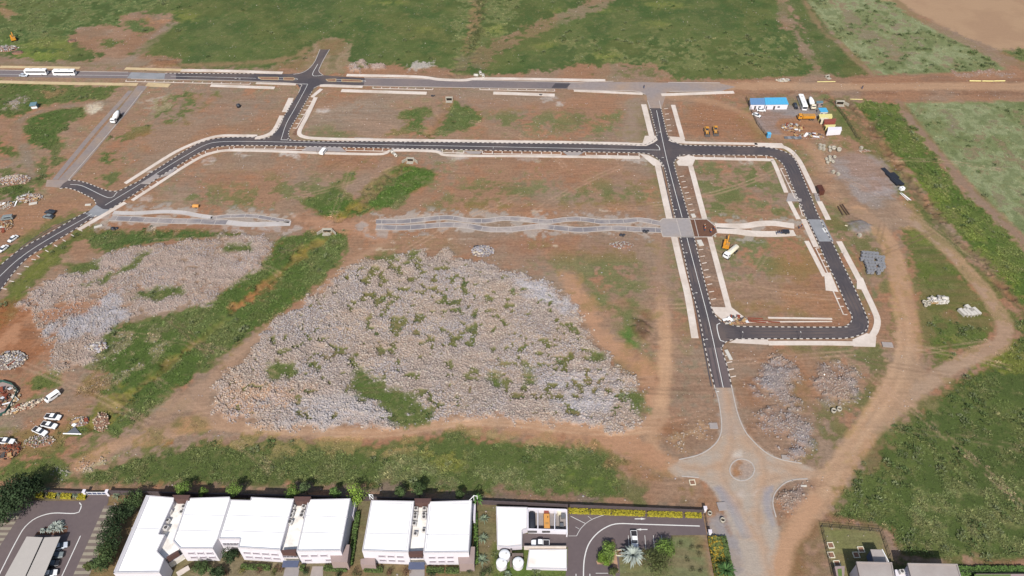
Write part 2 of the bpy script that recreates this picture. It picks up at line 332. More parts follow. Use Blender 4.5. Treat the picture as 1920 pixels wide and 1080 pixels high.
# footpaths (raised slabs)
FP = [([(650, 141), (780, 144), (822, 149), (870, 150.5), (915, 147.5), (1135, 151)], 2.4), ([(340, 132), (430, 133.5), (530, 137)], 2.6), ([(395, 160.5), (515, 165)], 2.4), ([(640, 170), (800, 175)], 2.6), ([(925, 174.5), (1040, 178.5)], 2.6), ([(1076, 170), (1140, 173), (1205, 176)], 2.0),
      ([(1240, 178), (1376, 173)], 2.4), ([(480, 156), (555, 158.5)], 1.8), ([(600, 160.5), (680, 163)], 2.2),
      ([(546, 184), (534, 210)], 2.8), ([(529, 217), (519, 238), (509, 250), (492, 257), (478, 259)], 2.6), ([(603, 167), (585, 182)], 1.9), ([(592, 183), (576, 217), (561, 248), (571, 257), (600, 260), (680, 262), (830, 264), (960, 266), (1060, 267), (1205, 271)], 2.1),
      ([(235, 344), (290, 309), (335, 282), (380, 263), (412, 255), (450, 254.5), (482, 255)], 1.9),
      ([(147, 431), (235, 380)], 2.0), ([(248, 376), (320, 329), (348, 311), (380, 293), (410, 284), (440, 282), (540, 284.5), (600, 287), (712, 289), (735, 282.5), (815, 284), (845, 291.5), (1000, 293), (1200, 296)], 1.7),
      ([(1207, 196), (1222, 256)], 2.7), ([(1233, 310), (1244, 360), (1255, 410)], 2.7), ([(1264, 445), (1279, 510), (1290, 556), (1303, 634)], 2.6), ([(1262, 197), (1280, 261)], 2.2), ([(1295, 312), (1321, 410)], 2.3), ([(1331, 445), (1366, 577)], 2.2),
      ([(1255, 262), (1280, 267), (1420, 270)], 1.7), ([(1415, 271), (1455, 273), (1478, 280), (1497, 300), (1514, 333), (1528, 362)], 2.3), ([(1536, 378), (1553, 412)], 2.3), ([(1573, 453), (1607, 517), (1622, 546), (1638, 580), (1645, 600), (1642, 618), (1633, 633)], 2.3),
      ([(1270, 296), (1310, 297), (1438, 300), (1450, 304), (1474, 361)], 1.9), ([(1480, 378), (1497, 411)], 1.9), ([(1506, 411), (1530, 463)], 2.2), ([(1512, 452), (1528, 483), (1546, 518)], 1.9), ([(1440, 643.5), (1540, 643.5), (1640, 645)], 2.0), ([(1440, 596), (1560, 598)], 0.8), ([(1372, 604), (1560, 603)], 0.5)]
road_strip('footpath', FP, 'footpath', 0.13, 0.14)
road_strip('footpath_old', [([(0, 125.5), (150, 127.5)], 2.4), ([(235, 128.5), (342, 131.5)], 2.4), ([(-60, 152.5), (0, 153.5), (120, 156.5), (258, 158.5)], 2.6), ([(275, 158.5), (318, 160.5)], 3.6), ([(1545, 603), (1546, 603)], 0.5)], 'footpath_old', 0.12, 0.13)
road_poly('corner_plaza', [[(1209, 255), (1230, 255), (1233, 263), (1226, 268), (1212, 274), (1192, 274), (1205, 268)], [(1198, 288), (1215, 291), (1236, 302), (1244, 311), (1225, 311)], [(1254, 256), (1281, 258), (1287, 269), (1272, 269), (1258, 262)], [(1272, 311), (1298, 312), (1305, 295), (1290, 291), (1277, 296), (1268, 304)],
      [(1334, 576), (1372, 577), (1398, 597), (1378, 604), (1352, 598), (1340, 588)], [(1380, 636.5), (1440, 637), (1440, 647), (1366, 643)], [(1598, 637), (1625, 625), (1643, 632), (1641, 651), (1600, 650)], [(1545, 512), (1557, 512), (1572, 548), (1548, 545)], [(1416, 268), (1466, 269), (1474, 279), (1440, 277)], [(1607, 515), (1618, 522), (1627, 545), (1606, 542)]], 'footpath', 0.135)
# the twin wavy promenades
def wavy(name, m, runs, z):
    mb = MB(); eb = MB()
    for pts, w in runs:
        P = smoothpx(pts, 1.2); strip_mb(mb, P, w, z, 0.05)
        strip_mb(eb, P, 0.34, z + 0.06, 0.10, off=w / 2, clear=False); strip_mb(eb, P, 0.28, z + 0.06, 0.10, off=-w / 2, clear=False)
        N = normals(P)
        for i in range(2, len(P) - 2, 5 if m == 'promenade' else 6):
            (x, y), (nx, ny) = P[i], N[i]; eb.box((x, y, z), (0.22, w - 0.3, 0.04), math.atan2(-nx, ny) if False else math.atan2(ny, nx) - math.pi / 2)
    o = mb.build(name, M[m]); tag(o, kind='structure'); e = eb.build('edging_kerb', M['kerb_grey']); tag(e, kind='structure')
wavy('promenade', 'promenade', [([(395, 409), (430, 405.5), (470, 405), (505, 410), (543, 416)], 2.1), ([(208, 409), (250, 411), (320, 414.5), (380, 415.5), (425, 417)], 3.2),
     ([(705, 416), (760, 415), (820, 409), (845, 408.5), (875, 413), (910, 414), (945, 410), (985, 412), (1025, 416), (1060, 412), (1090, 411), (1130, 416), (1170, 415), (1200, 412.5), (1238, 419)], 2.7),
     ([(705, 426), (760, 427), (830, 422), (870, 423), (915, 430), (960, 430), (1010, 425), (1050, 428), (1090, 431), (1150, 428), (1190, 430), (1240, 432)], 3.0)], 0.07)
wavy('promenade_pale', 'promenade_pale', [([(212, 399), (250, 400), (310, 397), (345, 399), (370, 404), (398, 408)], 2.2), ([(425, 417), (470, 421), (545, 419)], 2.9)], 0.07)
road_strip('promenade_east', [([(1341, 424), (1395, 424), (1420, 420), (1450, 419), (1489, 424)], 3.3), ([(1344, 432), (1380, 434), (1410, 438), (1450, 439), (1490, 437)], 3.6)], 'footpath', 0.12, 0.1)
road_poly('excavated_bay', [[(1295, 412), (1325, 412), (1341, 425), (1344, 436), (1334, 444), (1303, 444)]], 'soil_dark', 0.02)
road_strip('excavation_kerb', [([(1295, 411), (1325, 411)], 0.4), ([(1325, 411), (1341, 424)], 0.4), ([(1344, 437), (1334, 444.5)], 0.4), ([(1334, 444.5), (1302, 444.5)], 0.4), ([(1302, 412), (1310, 444)], 0.3), ([(1243, 410), (1295, 410)], 0.35), ([(1243, 444), (1302, 444.5)], 0.35), ([(1268, 411), (1277, 443)], 0.3), ([(1293, 411), (1301, 443)], 0.3), ([(1243, 410), (1236, 416)], .35), ([(1239, 432), (1243, 444)], .35)], 'kerb_grey', 0.12, 0.1)

# painted and plain kerbs
def kerb(name, runs, painted=True, w=0.36, h=0.13):
    mb = MB()
    for pts in runs:
        P = smoothpx(pts, 1.15); N = normals(P)
        for i in range(len(P) - 1):
            (x0, y0), (x1, y1) = P[i], P[i + 1]; L = math.hypot(x1 - x0, y1 - y0)
            mb.box(((x0 + x1) / 2, (y0 + y1) / 2, h / 2 + 0.02), (L * 1.0, w, h), math.atan2(y1 - y0, x1 - x0), (i % 2) if painted else 0)
    o = mb.build(name, [M['kerb_white'], M['kerb_black']] if painted else M['kerb_grey']); return tag(o, kind='structure')
kerb('painted_kerb', [R_SW, R_SWs, N2[:], S2, [(484, 261), (497, 260.5), (509, 255), (518, 245), (529, 225), (549, 191)], [(585, 172), (571, 195), (558, 218), (547, 236), (541, 249), (543, 257), (553, 264), (700, 265.5), (850, 267), (960, 268.5), (1100, 270), (1195, 272), (1214, 270), (1226, 263), (1232, 254), (1228, 240), (1219, 203)],
     [(1239, 203), (1251, 252), (1258, 263), (1272, 269), (1290, 272.5), (1425, 275)] , E_OUT, E_IN, [(1425, 291.5), (1290, 290.5), (1273, 293), (1264, 304), (1265, 314), (1278, 360), (1292, 409)], [(1240, 304), (1247, 318), (1256, 360), (1266, 408)], L3c, R3c, R3d,
     [(112, 354), (125, 352.5), (145, 358), (163, 367), (176, 374), (180, 382)], [(440, 147), (455, 149)], [(310, 137.5), (400, 138), (480, 138.5)]])
kerb('plain_kerb', [[(0, 131.5), (240, 135.5)], [(246, 148), (440, 151.5), (555, 157), (563, 165), (560, 174)], [(683, 146), (960, 152), (1068, 154.5), (1100, 153.5), (1150, 152.5)], [(588, 166), (597, 161.5), (612, 158.5), (682, 161), (960, 166), (1040, 167.5)], [(1075, 168.5), (1130, 170), (1190, 171), (1210, 177)], [(1255, 171.5), (1357, 171)], [(1253, 154.5), (1350, 155.5)],
     [(600, 93), (590, 116), (578, 130), (565, 137), (550, 139.5)], [(618, 93), (609, 108), (601, 124), (598, 134), (606, 141.5)],
     [(1214, 189), (1219, 203)], [(1236, 189), (1239, 203)], [(1340, 727), (1347, 750), (1353, 795), (1349, 820), (1335, 838), (1310, 853), (1273, 862)], [(1372, 727), (1382, 772), (1395, 805), (1410, 825), (1435, 848), (1462, 861), (1503, 869)], [(1514, 898), (1490, 899.5), (1470, 907), (1453, 925), (1449, 945), (1455, 970)],
     [(1415, 881), (1410, 893), (1398, 900.5), (1384, 900.5), (1372, 893), (1368, 881), (1373, 869), (1384, 861.5), (1398, 862), (1410, 869), (1415, 881)], [(1278, 893), (1310, 895.5)], [(267, 171), (241, 205), (204, 250), (129, 337)]], False, 0.35)
# narrow dividers of the planting beds (comb of short kerbs) beside the roads
def comb(name, a, b, n, depth, side):
    (x0, y0), (x1, y1) = G(*a), G(*b); L = math.hypot(x1 - x0, y1 - y0); ux, uy = (x1 - x0) / L, (y1 - y0) / L; nx, ny = -uy * side, ux * side
    mb = MB(); rz = math.atan2(uy, ux)
    mb.box(((x0 + x1) / 2 + nx * depth, (y0 + y1) / 2 + ny * depth, 0.06), (L, 0.42, 0.12), rz)
    for i in range(n + 1):
        t = L * i / n; mb.box((x0 + ux * t + nx * depth / 2, y0 + uy * t + ny * depth / 2, 0.05), (0.42, depth - 0.5, 0.11), rz)
    return mb
cmb = MB()
def addcomb(*a):
    c = comb('', *a); o = len(cmb.v); cmb.v += c.v; cmb.f += [tuple(i + o for i in f) for f in c.f]; cmb.m += c.m
for a in [((440, 274), (575, 275.5), 7, 2.2, -1), ((650, 277), (735, 279), 5, 2.2, -1), ((830, 281), (870, 282), 2, 2.2, -1), ((905, 283), (1052, 285), 8, 2.2, -1), ((1098, 286), (1198, 288), 5, 2.2, -1), ((1300, 291.5), (1436, 293), 7, 2.0, -1),
          ((252, 366), (292, 340), 3, 2.6, -1), ((330, 316), (372, 289), 3, 2.6, -1), ((385, 283), (430, 275), 2, 2.2, -1), ((583, 182), (548, 240), 7, 2.2, 1), ((238, 149.5), (470, 155), 13, 1.8, -1), ((700, 162.5), (812, 165), 7, 1.8, -1), ((900, 165.2), (1040, 168), 8, 1.6, -1),
          ((1470, 316), (1498, 372), 4, 1.7, -1), ((1506, 385), (1512, 405), 2, 1.7, -1), ((1537, 465), (1560, 512), 4, 1.7, -1), ((1570, 545), (1590, 590), 3, 1.7, -1)]: addcomb(*a)
for (a, b, n) in [((1243, 203), (1250, 245), 4), ((1272, 330), (1294, 405), 7), ((1304, 455), (1330, 560), 8), ((1356, 665), (1366, 705), 3), ((70, 478), (165, 420), 6), ((5, 540), (60, 485), 4)]:
    (x0, y0), (x1, y1) = G(*a), G(*b); rz = math.atan2(y1 - y0, x1 - x0)
    for i in range(n + 1):
        t = i / n; sg_ = 1.5 if a[0] > 500 else -1.5; cmb.box((x0 + (x1 - x0) * t + abs(math.sin(rz)) * sg_ * (1 if a[0] > 500 else -.6), y0 + (y1 - y0) * t - abs(math.cos(rz)) * 1.2 - 0.25, 0.05), (0.34, 2.0, 0.1), rz + 0.25 if a[0] > 500 else rz)
tag(cmb.build('bed_divider_kerb', M['footpath']), kind='structure')

# paint on the roads
ln = MB()
LZ = 0.078
def line(pts, w=0.22, z=LZ): strip_mb(ln, smoothpx(pts, 1.5), w, z, clear=False)
line([(-40, 560), (0, 518), (40, 482), (90, 449), (172, 402)]); line([(197, 385), (250, 353), (310, 315), (350, 291), (385, 272), (415, 266), (480, 265.5), (530, 266.5), (700, 271), (960, 276), (1236, 281.5)])
line([(132, 346), (155, 349), (204, 371), (220, 360)]); line([(598, 168), (560, 225), (527, 262), (546, 262.5)]) if False else None
line([(577, 158), (570, 172), (552, 205), (537, 232), (527, 262)], .2); line([(527, 262.3), (546, 262.6)], .3); line([(558, 157.5), (577, 157.8)], .3); line([(596, 120), (586, 141), (604, 141.8)], .25)
line([(1231, 207), (1247, 285), (1262, 345), (1279, 408)]); line([(1288, 446), (1306, 515), (1330, 607), (1356, 727)]); line([(1230, 271), (1236, 276), (1237, 282)], .3); line([(1350, 606), (1344, 611), (1350, 637), (1358, 641)], .3)
line([(0, 139.5), (240, 142)], .2); line([(320, 143), (430, 145.5), (480, 147)], .2); line([(500, 144.8), (552, 146.8), (553, 150), (500, 148.5), (482, 146.8), (500, 144.8)], .2); line([(612, 148.5), (680, 151), (681, 153.8), (640, 153), (612, 151.8)], .2)
tag(ln.build('road_marking', M['line_white']), kind='structure')
road_poly('road_marking_block', [[(1541, 428), (1544, 428), (1549, 436), (1546, 436)], [(1546, 428), (1548.5, 428), (1552.5, 435.5), (1550, 435.5)]], 'line_white', 0.092)
tw = MB()
for pts in ([(-40, 580), (3, 517), (45, 469), (100, 432), (170, 402)], [(205, 382), (262, 350), (325, 309), (375, 278), (430, 266), (560, 269), (900, 274), (1230, 279)], [(1225, 207), (1241, 283), (1270, 408)], [(1283, 446), (1305, 530), (1345, 725)], [(1262, 283), (1425, 284), (1462, 292), (1486, 318), (1520, 400), (1545, 450), (1590, 545), (1612, 598), (1590, 622), (1360, 625)]):
    P = smoothpx(pts, 2.0)
    for o_, w_ in ((-2.0, .5), (-.7, .45), (.9, .5), (2.1, .45)): strip_mb(tw, P, w_, 0.074, off=o_, clear=False)
tag(tw.build('tyre_wear', mk('asphalt_worn', A(92, 84, 84), .7, .25, .22, col2=A(78, 72, 75), scale2=.12, amt2=1.0)), kind='structure')
isl = MB()
for p in [[(484, 145), (522, 145.2), (522, 150), (490, 149.2)], [(532, 145.6), (550, 146), (553, 148), (550, 150.5), (532, 150.2)], [(611, 149), (630, 148.2), (630, 153), (615, 152.5)], [(641, 149), (676, 150.5), (680, 152.5), (677, 154), (641, 153.2)]]: isl.prism(GP(p), 0.0, 0.14)
tag(isl.build('median_island', M['bed']), kind='structure')
isk = MB()
for p in [[(484, 145), (522, 145.2), (522, 150), (490, 149.2), (484, 145)], [(532, 145.6), (550, 146), (553, 148), (550, 150.5), (532, 150.2), (532, 145.6)], [(611, 149), (630, 148.2), (630, 153), (615, 152.5), (611, 149)], [(641, 149), (676, 150.5), (680, 152.5), (677, 154), (641, 153.2), (641, 149)]]:
    for i in range(len(p) - 1): strip_mb(isk, GP([p[i], p[i + 1]]), 0.3, 0.17, 0.17, clear=False)
tag(isk.build('median_kerb', M['footpath_old']), kind='structure')

# bottom compounds: asphalt lots, paving, lawns
road_poly('car_park_west', [[(-60, 1010), (25, 950), (62, 938.5), (158, 939.5), (170, 927), (204, 929), (203, 943), (190, 965), (180, 985), (162, 1030), (138, 1090), (120, 1130), (-110, 1130)]], 'asphalt_lot', 0.040)
road_poly('car_park_east', [[(1066, 962), (1180, 963), (1318, 967), (1325, 1003), (1258, 1004), (1258, 1024), (1215, 1030), (1160, 1032), (1165, 1130), (1050, 1130), (1064, 1060)]], 'asphalt_lot', 0.040)
road_poly('service_yard', [[(980, 1001), (1066, 1001), (1066, 1026), (980, 1026)]], 'asphalt_lot', 0.044)
stripes = MB()
for k in range(26):
    for (A0, A1, wd) in ((((46, 953), (-40, 1085)), None, 46), (((196, 948), (128, 1100)), None, 30)):
        t0, t1 = k / 26, (k + 1) / 26; (ax, ay), (bx, by) = A0
        p0 = (ax + (bx - ax) * t0, ay + (by - ay) * t0); p1 = (ax + (bx - ax) * t1, ay + (by - ay) * t1); sg = -1 if ax < 100 else 1
        sk = 0 if sg < 0 else 0
        stripes.flat(GP([p0, (p0[0] + sg * wd, p0[1] + sk), (p1[0] + sg * wd, p1[1] + sk), p1]), 0.05 if True else 0, 0 if k % 2 else 1)
tag(stripes.build('striped_paving', [mk('paving_pale', A(160, 150, 132), 0.9, 0.8, 0.1), mk('paving_dark', A(122, 108, 100), 0.9, 0.8, 0.1)]), kind='structure')
lm = MB()
def lotline(pts, w=0.18, step=1.2): strip_mb(lm, smoothpx(pts, step), w, 0.062, clear=False)
lotline([(-5, 1085), (20, 1035), (40, 998), (50, 985), (65, 973), (85, 965), (105, 962), (145, 962), (153, 947)], 0.28); lotline([(153, 948), (149, 942.5)], .28); lotline([(151, 1005), (114, 1085)], .25)
for k in range(6): lotline([(108 - 7.6 * k, 1032 + 15.5 * k), (116 - 7.6 * k, 1032 + 15.5 * k)], .15)
lotline([(1095, 1100), (1094, 1075), (1096, 1046), (1104, 1020), (1120, 1000), (1140, 987), (1160, 982), (1200, 983), (1312, 986.5)], 0.3)
lotline([(1070, 968), (1098, 982)], .15); lotline([(1081, 1005), (1090, 990), (1108, 975), (1140, 963)], .13); lotline([(1102, 968), (1109, 973)], .1); lotline([(1086, 992), (1079, 988)], .1); lotline([(1066, 1005), (1081, 1005)], .1)
for x in (1178, 1194, 1209, 1225, 1240): lotline([(x, 1004), (x + 2, 1031)], .14)
for y in (1075,): lotline([(1117, y), (1140, y)], .14); lotline([(1080, 1076), (1080, 1090)], .2); lotline([(1106, 1076), (1106, 1090)], .2)
for (x0, x1, y) in ((1190, 1211, 973), (1214, 1192, 993)):
    lotline([(x0, y), (x0 + (x1 - x0) * 0.6, y)], .28); s = 1 if x1 > x0 else -1
    lm.flat(GP([(x0 + (x1 - x0) * 0.55, y - 2), (x1, y), (x0 + (x1 - x0) * 0.55, y + 2)]), 0.063)
tag(lm.build('lot_marking', M['line_white']), kind='structure')

# ================================================================= GROUND: one sheet, its own soil and plant colours
tab = rng.rand(256, 256)
def vn(x, y, seed):
    x = x + seed * 17.31; y = y + seed * 9.73; xi = np.floor(x).astype(int); yi = np.floor(y).astype(int); fx = x - xi; fy = y - yi
    fx = fx * fx * (3 - 2 * fx); fy = fy * fy * (3 - 2 * fy)
    a = tab[yi % 256, xi % 256]; b = tab[yi % 256, (xi + 1) % 256]; c = tab[(yi + 1) % 256, xi % 256]; d = tab[(yi + 1) % 256, (xi + 1) % 256]
    return (a * (1 - fx) + b * fx) * (1 - fy) + (c * (1 - fx) + d * fx) * fy
def fbm(x, y, s, seed, o=4):
    r = 0; a = 0.5; t = 0
    for k in range(o): r = r + a * vn(x / s, y / s, seed + k * 3); t += a; a *= 0.55; s /= 2.03
    return r / t
def uni(n):                                     # spread a noise field evenly over 0..1
    q = np.quantile(n.ravel()[::37], np.linspace(0, 1, 65)); return np.interp(n, q, np.linspace(0, 1, 65))
xs = np.concatenate([[-5000, -2500, -1200, -700, -500, -420], np.arange(-365, 365.1, 0.62), [420, 500, 700, 1200, 2500, 5000]])
yy = [78.0]
while yy[-1] < 520: yy.append(yy[-1] + max(0.5, yy[-1] * 0.0024))
ys = np.concatenate([[-3000, -1000, -300, -50, 30, 60], np.array(yy), [560, 640, 800, 1200, 2500, 6000]])
GX, GY = np.meshgrid(xs, ys); NX, NY = len(xs), len(ys); X = GX.ravel(); Y = GY.ravel(); NV = len(X)
n_a = uni(fbm(X, Y, 14, 1)); n_b = uni(fbm(X, Y, 5, 2)); n_c = uni(fbm(X, Y, 1.8, 3, 3)); n_d = uni(fbm(X, Y, 40, 4)); n_e = uni(fbm(X / 9, Y, 2.2, 5, 4)); n_w = uni(fbm(X, Y, 26, 8))
warpn = (n_b - 0.5) * 1.9 + (n_c - 0.5) * 1.5
C = np.zeros((NV, 3)); VEG = np.zeros(NV); VH = np.zeros(NV); ROCK = np.zeros(NV); Z = np.zeros(NV); SMO = np.zeros(NV)
def L(*c): return np.array(A(*c))
def sdf_poly(P, x, y):
    P = np.array(P); n = len(P); d = np.full(len(x), 1e9); ins = np.zeros(len(x), bool)
    for i in range(n):
        ax, ay = P[i]; bx, by = P[(i + 1) % n]; ex, ey = bx - ax, by - ay
        t = np.clip(((x - ax) * ex + (y - ay) * ey) / (ex * ex + ey * ey + 1e-9), 0, 1)
        d = np.minimum(d, (x - ax - t * ex) ** 2 + (y - ay - t * ey) ** 2)
        if by != ay: ins ^= ((ay > y) != (by > y)) & (x < (bx - ax) * (y - ay) / (by - ay) + ax)
    return np.where(ins, 1, -1) * np.sqrt(d)
def sdf_line(P, hw, x, y):
    d = np.full(len(x), 1e9)
    for i in range(len(P) - 1):
        ax, ay = P[i]; bx, by = P[i + 1]; ex, ey = bx - ax, by - ay
        t = np.clip(((x - ax) * ex + (y - ay) * ey) / (ex * ex + ey * ey + 1e-9), 0, 1)
        d = np.minimum(d, (x - ax - t * ex) ** 2 + (y - ay - t * ey) ** 2)
    return hw - np.sqrt(d)
def subset(P, pad):
    P = np.array(P); i0, i1 = np.searchsorted(xs, [P[:, 0].min() - pad, P[:, 0].max() + pad]); j0, j1 = np.searchsorted(ys, [P[:, 1].min() - pad, P[:, 1].max() + pad])
    return (np.arange(j0, j1)[:, None] * NX + np.arange(i0, i1)[None, :]).ravel()
def paint(pts, col=None, col2=None, veg=None, vh=None, rock=None, z=None, cov=1.0, edge=2.6, warp=2.2, line=None, op=1.0, world=False, cn=0, smo=None):
    P = pts if world else GP(pts)
    if line is not None and not world and veg is None and rock is None and z is None and smo is None: smo = .6; VSET = True
    if line is not None and len(P) > 2 and not world: P = catmull(P, 4.0)
    idx = subset(P, 6 + (line or 0) + warp)
    if len(idx) == 0: return
    x, y = X[idx], Y[idx]
    d = sdf_line(P, line / 2, x, y) if line is not None else sdf_poly(P, x, y)
    a = np.clip((d + warp * warpn[idx]) / edge + 0.5, 0, 1) * op
    if cov < 1: a = a * np.clip((0.62 * n_b[idx] + 0.38 * n_c[idx] - (1 - cov) * 0.92) * 5 + 0.5, 0, 1)
    nn = (n_a, n_b, n_c, n_e)[cn][idx]
    if col is not None:
        c = L(*col)[None, :] * np.ones((len(idx), 1))
        if col2 is not None: t = np.clip((nn - 0.5) * 1.6 + 0.5, 0, 1)[:, None]; c = c * (1 - t) + L(*col2)[None, :] * t
        C[idx] = C[idx] * (1 - a[:, None]) + c * a[:, None]
    for arr, v in ((VEG, veg), (VH, vh), (ROCK, rock), (Z, z), (SMO, smo)):
        if v is not None: arr[idx] = arr[idx] * (1 - a) + v * a
# ---- bare soil everywhere first
t = n_a[:, None]; C[:] = L(150, 124, 103) * (1 - t) + L(164, 131, 107) * t
t = (n_e * 0.6 + n_b * 0.4)[:, None]; C[:] = C * (0.86 + 0.26 * t)
GREEN, GREEN2 = (82, 103, 60), (98, 116, 70)
t = np.clip((n_c * .5 + n_b * .5 - .52) * 3, 0, .55)[:, None]; C[:] = C * (1 - t) + L(138, 126, 92) * t; t = np.clip((.42 - n_c * .4 - n_a * .6) * 3, 0, .6)[:, None]; C[:] = C * (1 - t) + L(176, 122, 90) * t
# ---- everything north of the main road: grass field
paint([(-900, -330), (1490, -330), (1466, 0), (1530, 80), (1570, 138), (1400, 150), (1240, 150), (1100, 146), (900, 143), (650, 138), (560, 132), (480, 130), (330, 126), (0, 123), (-900, 115)], (78, 100, 58), (94, 112, 66), veg=0.55, vh=0.35)
paint([(0, 60), (120, 110), (60, 118), (0, 105)], (104, 126, 62), veg=.7, vh=.5, cov=.7)
paint([(-500, -100), (560, -100), (200, 60), (0, 105), (-500, 100)], (112, 128, 84), veg=.8, vh=.7, cov=.5); paint([(860, -100), (1000, -100), (960, 60), (880, 130), (850, 130)], (120, 130, 88), veg=.8, vh=.7, cov=.55)
paint([(1040, 75), (1480, 70), (1500, 130), (1240, 130), (1060, 110)], (122, 130, 88), veg=.8, vh=.6, cov=.4)
paint([(-300, 0), (0, 0), (30, 30), (0, 45), (-300, 60)], (150, 128, 96), veg=.1, cov=.5)
for (x, y, rx, ry) in ((1025, 85, 22, 6), (1135, 105, 25, 8), (800, 55, 22, 5), (345, 30, 30, 10), (930, 55, 20, 10), (1230, 45, 30, 6), (1250, 8, 35, 5), (720, 5, 40, 4), (1085, 20, 60, 5), (100, 85, 60, 14), (75, 105, 50, 8)):
    paint([(x + rx * math.cos(a), y + ry * math.sin(a)) for a in np.linspace(0, 6.28, 9)[:-1]], (140, 146, 78), cov=.7, edge=6, op=.55)
paint([(900, -60), (895, 20), (885, 70), (872, 105), (860, 138)], (146, 128, 96), (118, 118, 80), veg=.2, vh=.3, line=7, cov=.75, z=-.7); paint([(905, -40), (898, 40), (880, 100)], (84, 92, 60), veg=.9, vh=.9, line=4, cov=.5)
paint([(1160, -20), (1120, 8), (1085, 22), (1030, 45), (975, 68), (935, 85)], (142, 124, 100), (120, 118, 82), line=12, cov=.75, veg=.15); paint([(935, 85), (905, 105), (880, 128)], (118, 112, 84), line=14, cov=.45, veg=.3)
# bare patches in it
paint([(132, 66), (150, 50), (196, 46), (225, 50), (232, 30), (255, 22), (330, 28), (327, 42), (300, 62), (282, 74), (262, 88), (250, 100), (330, 106), (345, 118), (300, 127), (230, 123), (120, 120), (50, 121), (0, 122), (-60, 118), (-60, 95), (10, 100), (60, 116), (170, 116), (192, 106), (170, 95), (145, 90)], (158, 132, 112), (148, 118, 96), veg=.05)
paint([(236, 42), (278, 36), (284, 56), (262, 62), (238, 55)], (98, 116, 74), veg=.8, vh=.6, cov=.8); paint([(184, 76), (228, 78), (232, 84), (190, 86)], (92, 108, 64), veg=.6, cov=.7); paint([(275, 30), (330, 28), (325, 40), (280, 48)], (172, 128, 98), cov=.6)
paint([(225, 125), (285, 78), (320, 45)], (152, 134, 120), line=6, warp=1, op=.7); paint([(0, 118), (100, 120), (225, 122), (330, 112)], (150, 128, 108), line=5, warp=1, op=.8)
paint([(575, 96), (598, 72), (648, 71), (654, 90), (656, 112), (660, 136), (530, 136), (500, 130), (535, 116), (556, 108)], (158, 138, 122), (150, 120, 100), cov=.97); paint([(335, 122), (400, 121), (480, 117), (545, 108), (580, 90)], (150, 126, 102), line=4.5, warp=1)
paint([(650, 126), (700, 121), (760, 125), (830, 128), (870, 141), (930, 143), (1000, 133), (1060, 124), (1120, 121), (1222, 121), (1255, 140), (1260, 152), (1100, 150), (900, 146), (650, 140)], (160, 122, 98), (150, 126, 104), cov=.85, veg=.08)
paint([(760, 124), (800, 113), (810, 120), (780, 132)], (176, 168, 156), cov=.7, rock=.6); paint([(660, 120), (682, 116), (688, 128), (662, 130)], (172, 150, 136), cov=.8, rock=.6, z=.6); paint([(695, 124), (712, 120), (718, 130), (696, 132)], (174, 150, 138), cov=.8, rock=.6, z=.6)
paint([(268, 128), (290, 112), (330, 114), (334, 127)], (148, 108, 82), z=.8, cov=.9); paint([(1160, 140), (1180, 128), (1215, 126), (1240, 145)], (120, 116, 84), veg=.5, vh=.5, cov=.55)
# strips east of the field
paint([(1445, -300), (1467, 0), (1485, 45), (1505, 85), (1520, 110), (1532, 138)], (150, 122, 98), (128, 116, 84), line=6, veg=.1); paint([(1490, -20), (1545, 80), (1580, 138)], (78, 98, 56), line=14, veg=.5, vh=.4, warp=1)
paint([(1380, -300), (1505, 0), (1575, 82), (1600, 110), (1640, 143), (1570, 143), (1540, 90), (1475, 0), (1340, -300)][::1], (80, 98, 56), (92, 108, 64), veg=.5, vh=.35)
paint([(1420, -300), (1645, -40), (1712, 30), (1782, 70), (1850, 105), (1886, 131), (1850, 134), (1640, 143), (1610, 112), (1577, 80), (1510, 0), (1380, -300)], (150, 158, 128), (140, 150, 116), veg=.8, vh=.5, warp=1); paint([(1560, -10), (1640, 60), (1720, 120), (1690, 120), (1600, 60)], (146, 134, 116), cov=.55, veg=.4); paint([(1450, -200), (1640, 0), (1800, 120), (1640, 138)], (148, 136, 118), cov=.22, veg=.3)
paint([(1350, -300), (1507, 0), (1577, 83), (1636, 140)], (150, 126, 104), line=3.6, warp=.8)
paint([(1470, -300), (1655, 0), (1690, 12), (1726, 30), (1800, 66), (1868, 95), (2000, 93), (2300, 92), (2500, -300)], (172, 138, 110), (180, 146, 116), veg=0, vh=0, smo=1); paint([(1640, -30), (1713, 28), (1800, 72), (1880, 108), (1930, 135)], (150, 124, 94), line=6, cov=.8, veg=.1); paint([(1872, 96), (1925, 92), (2300, 92), (2300, 124), (1925, 122)], (112, 126, 84), veg=.8, vh=.6); paint([(1840, 85), (1890, 108), (1940, 136)], (150, 120, 96), line=6)
# earth road running east
paint([(1340, 153), (1560, 142), (1640, 143), (1850, 133), (1925, 134), (2300, 133), (2300, 192), (1925, 191), (1700, 189), (1590, 188), (1540, 180), (1400, 182), (1340, 178)], (162, 124, 98), (148, 114, 92), veg=0, vh=0, cn=3)
paint([(1345, 163), (1440, 161), (1600, 163), (1800, 162), (2300, 163)], (184, 146, 116), line=8, warp=.7); paint([(1600, 155), (1700, 152), (1850, 150), (2300, 150)], (146, 100, 74), line=1.4, warp=.8, op=.6, cov=.7); paint([(1480, 176), (1700, 177), (1850, 175), (2300, 177)], (130, 96, 76), line=3, warp=1.5, op=.6, cov=.6, z=.3); paint([(1780, 136), (1860, 134), (1900, 140), (1800, 143)], (160, 130, 112), cov=.6, rock=.3)
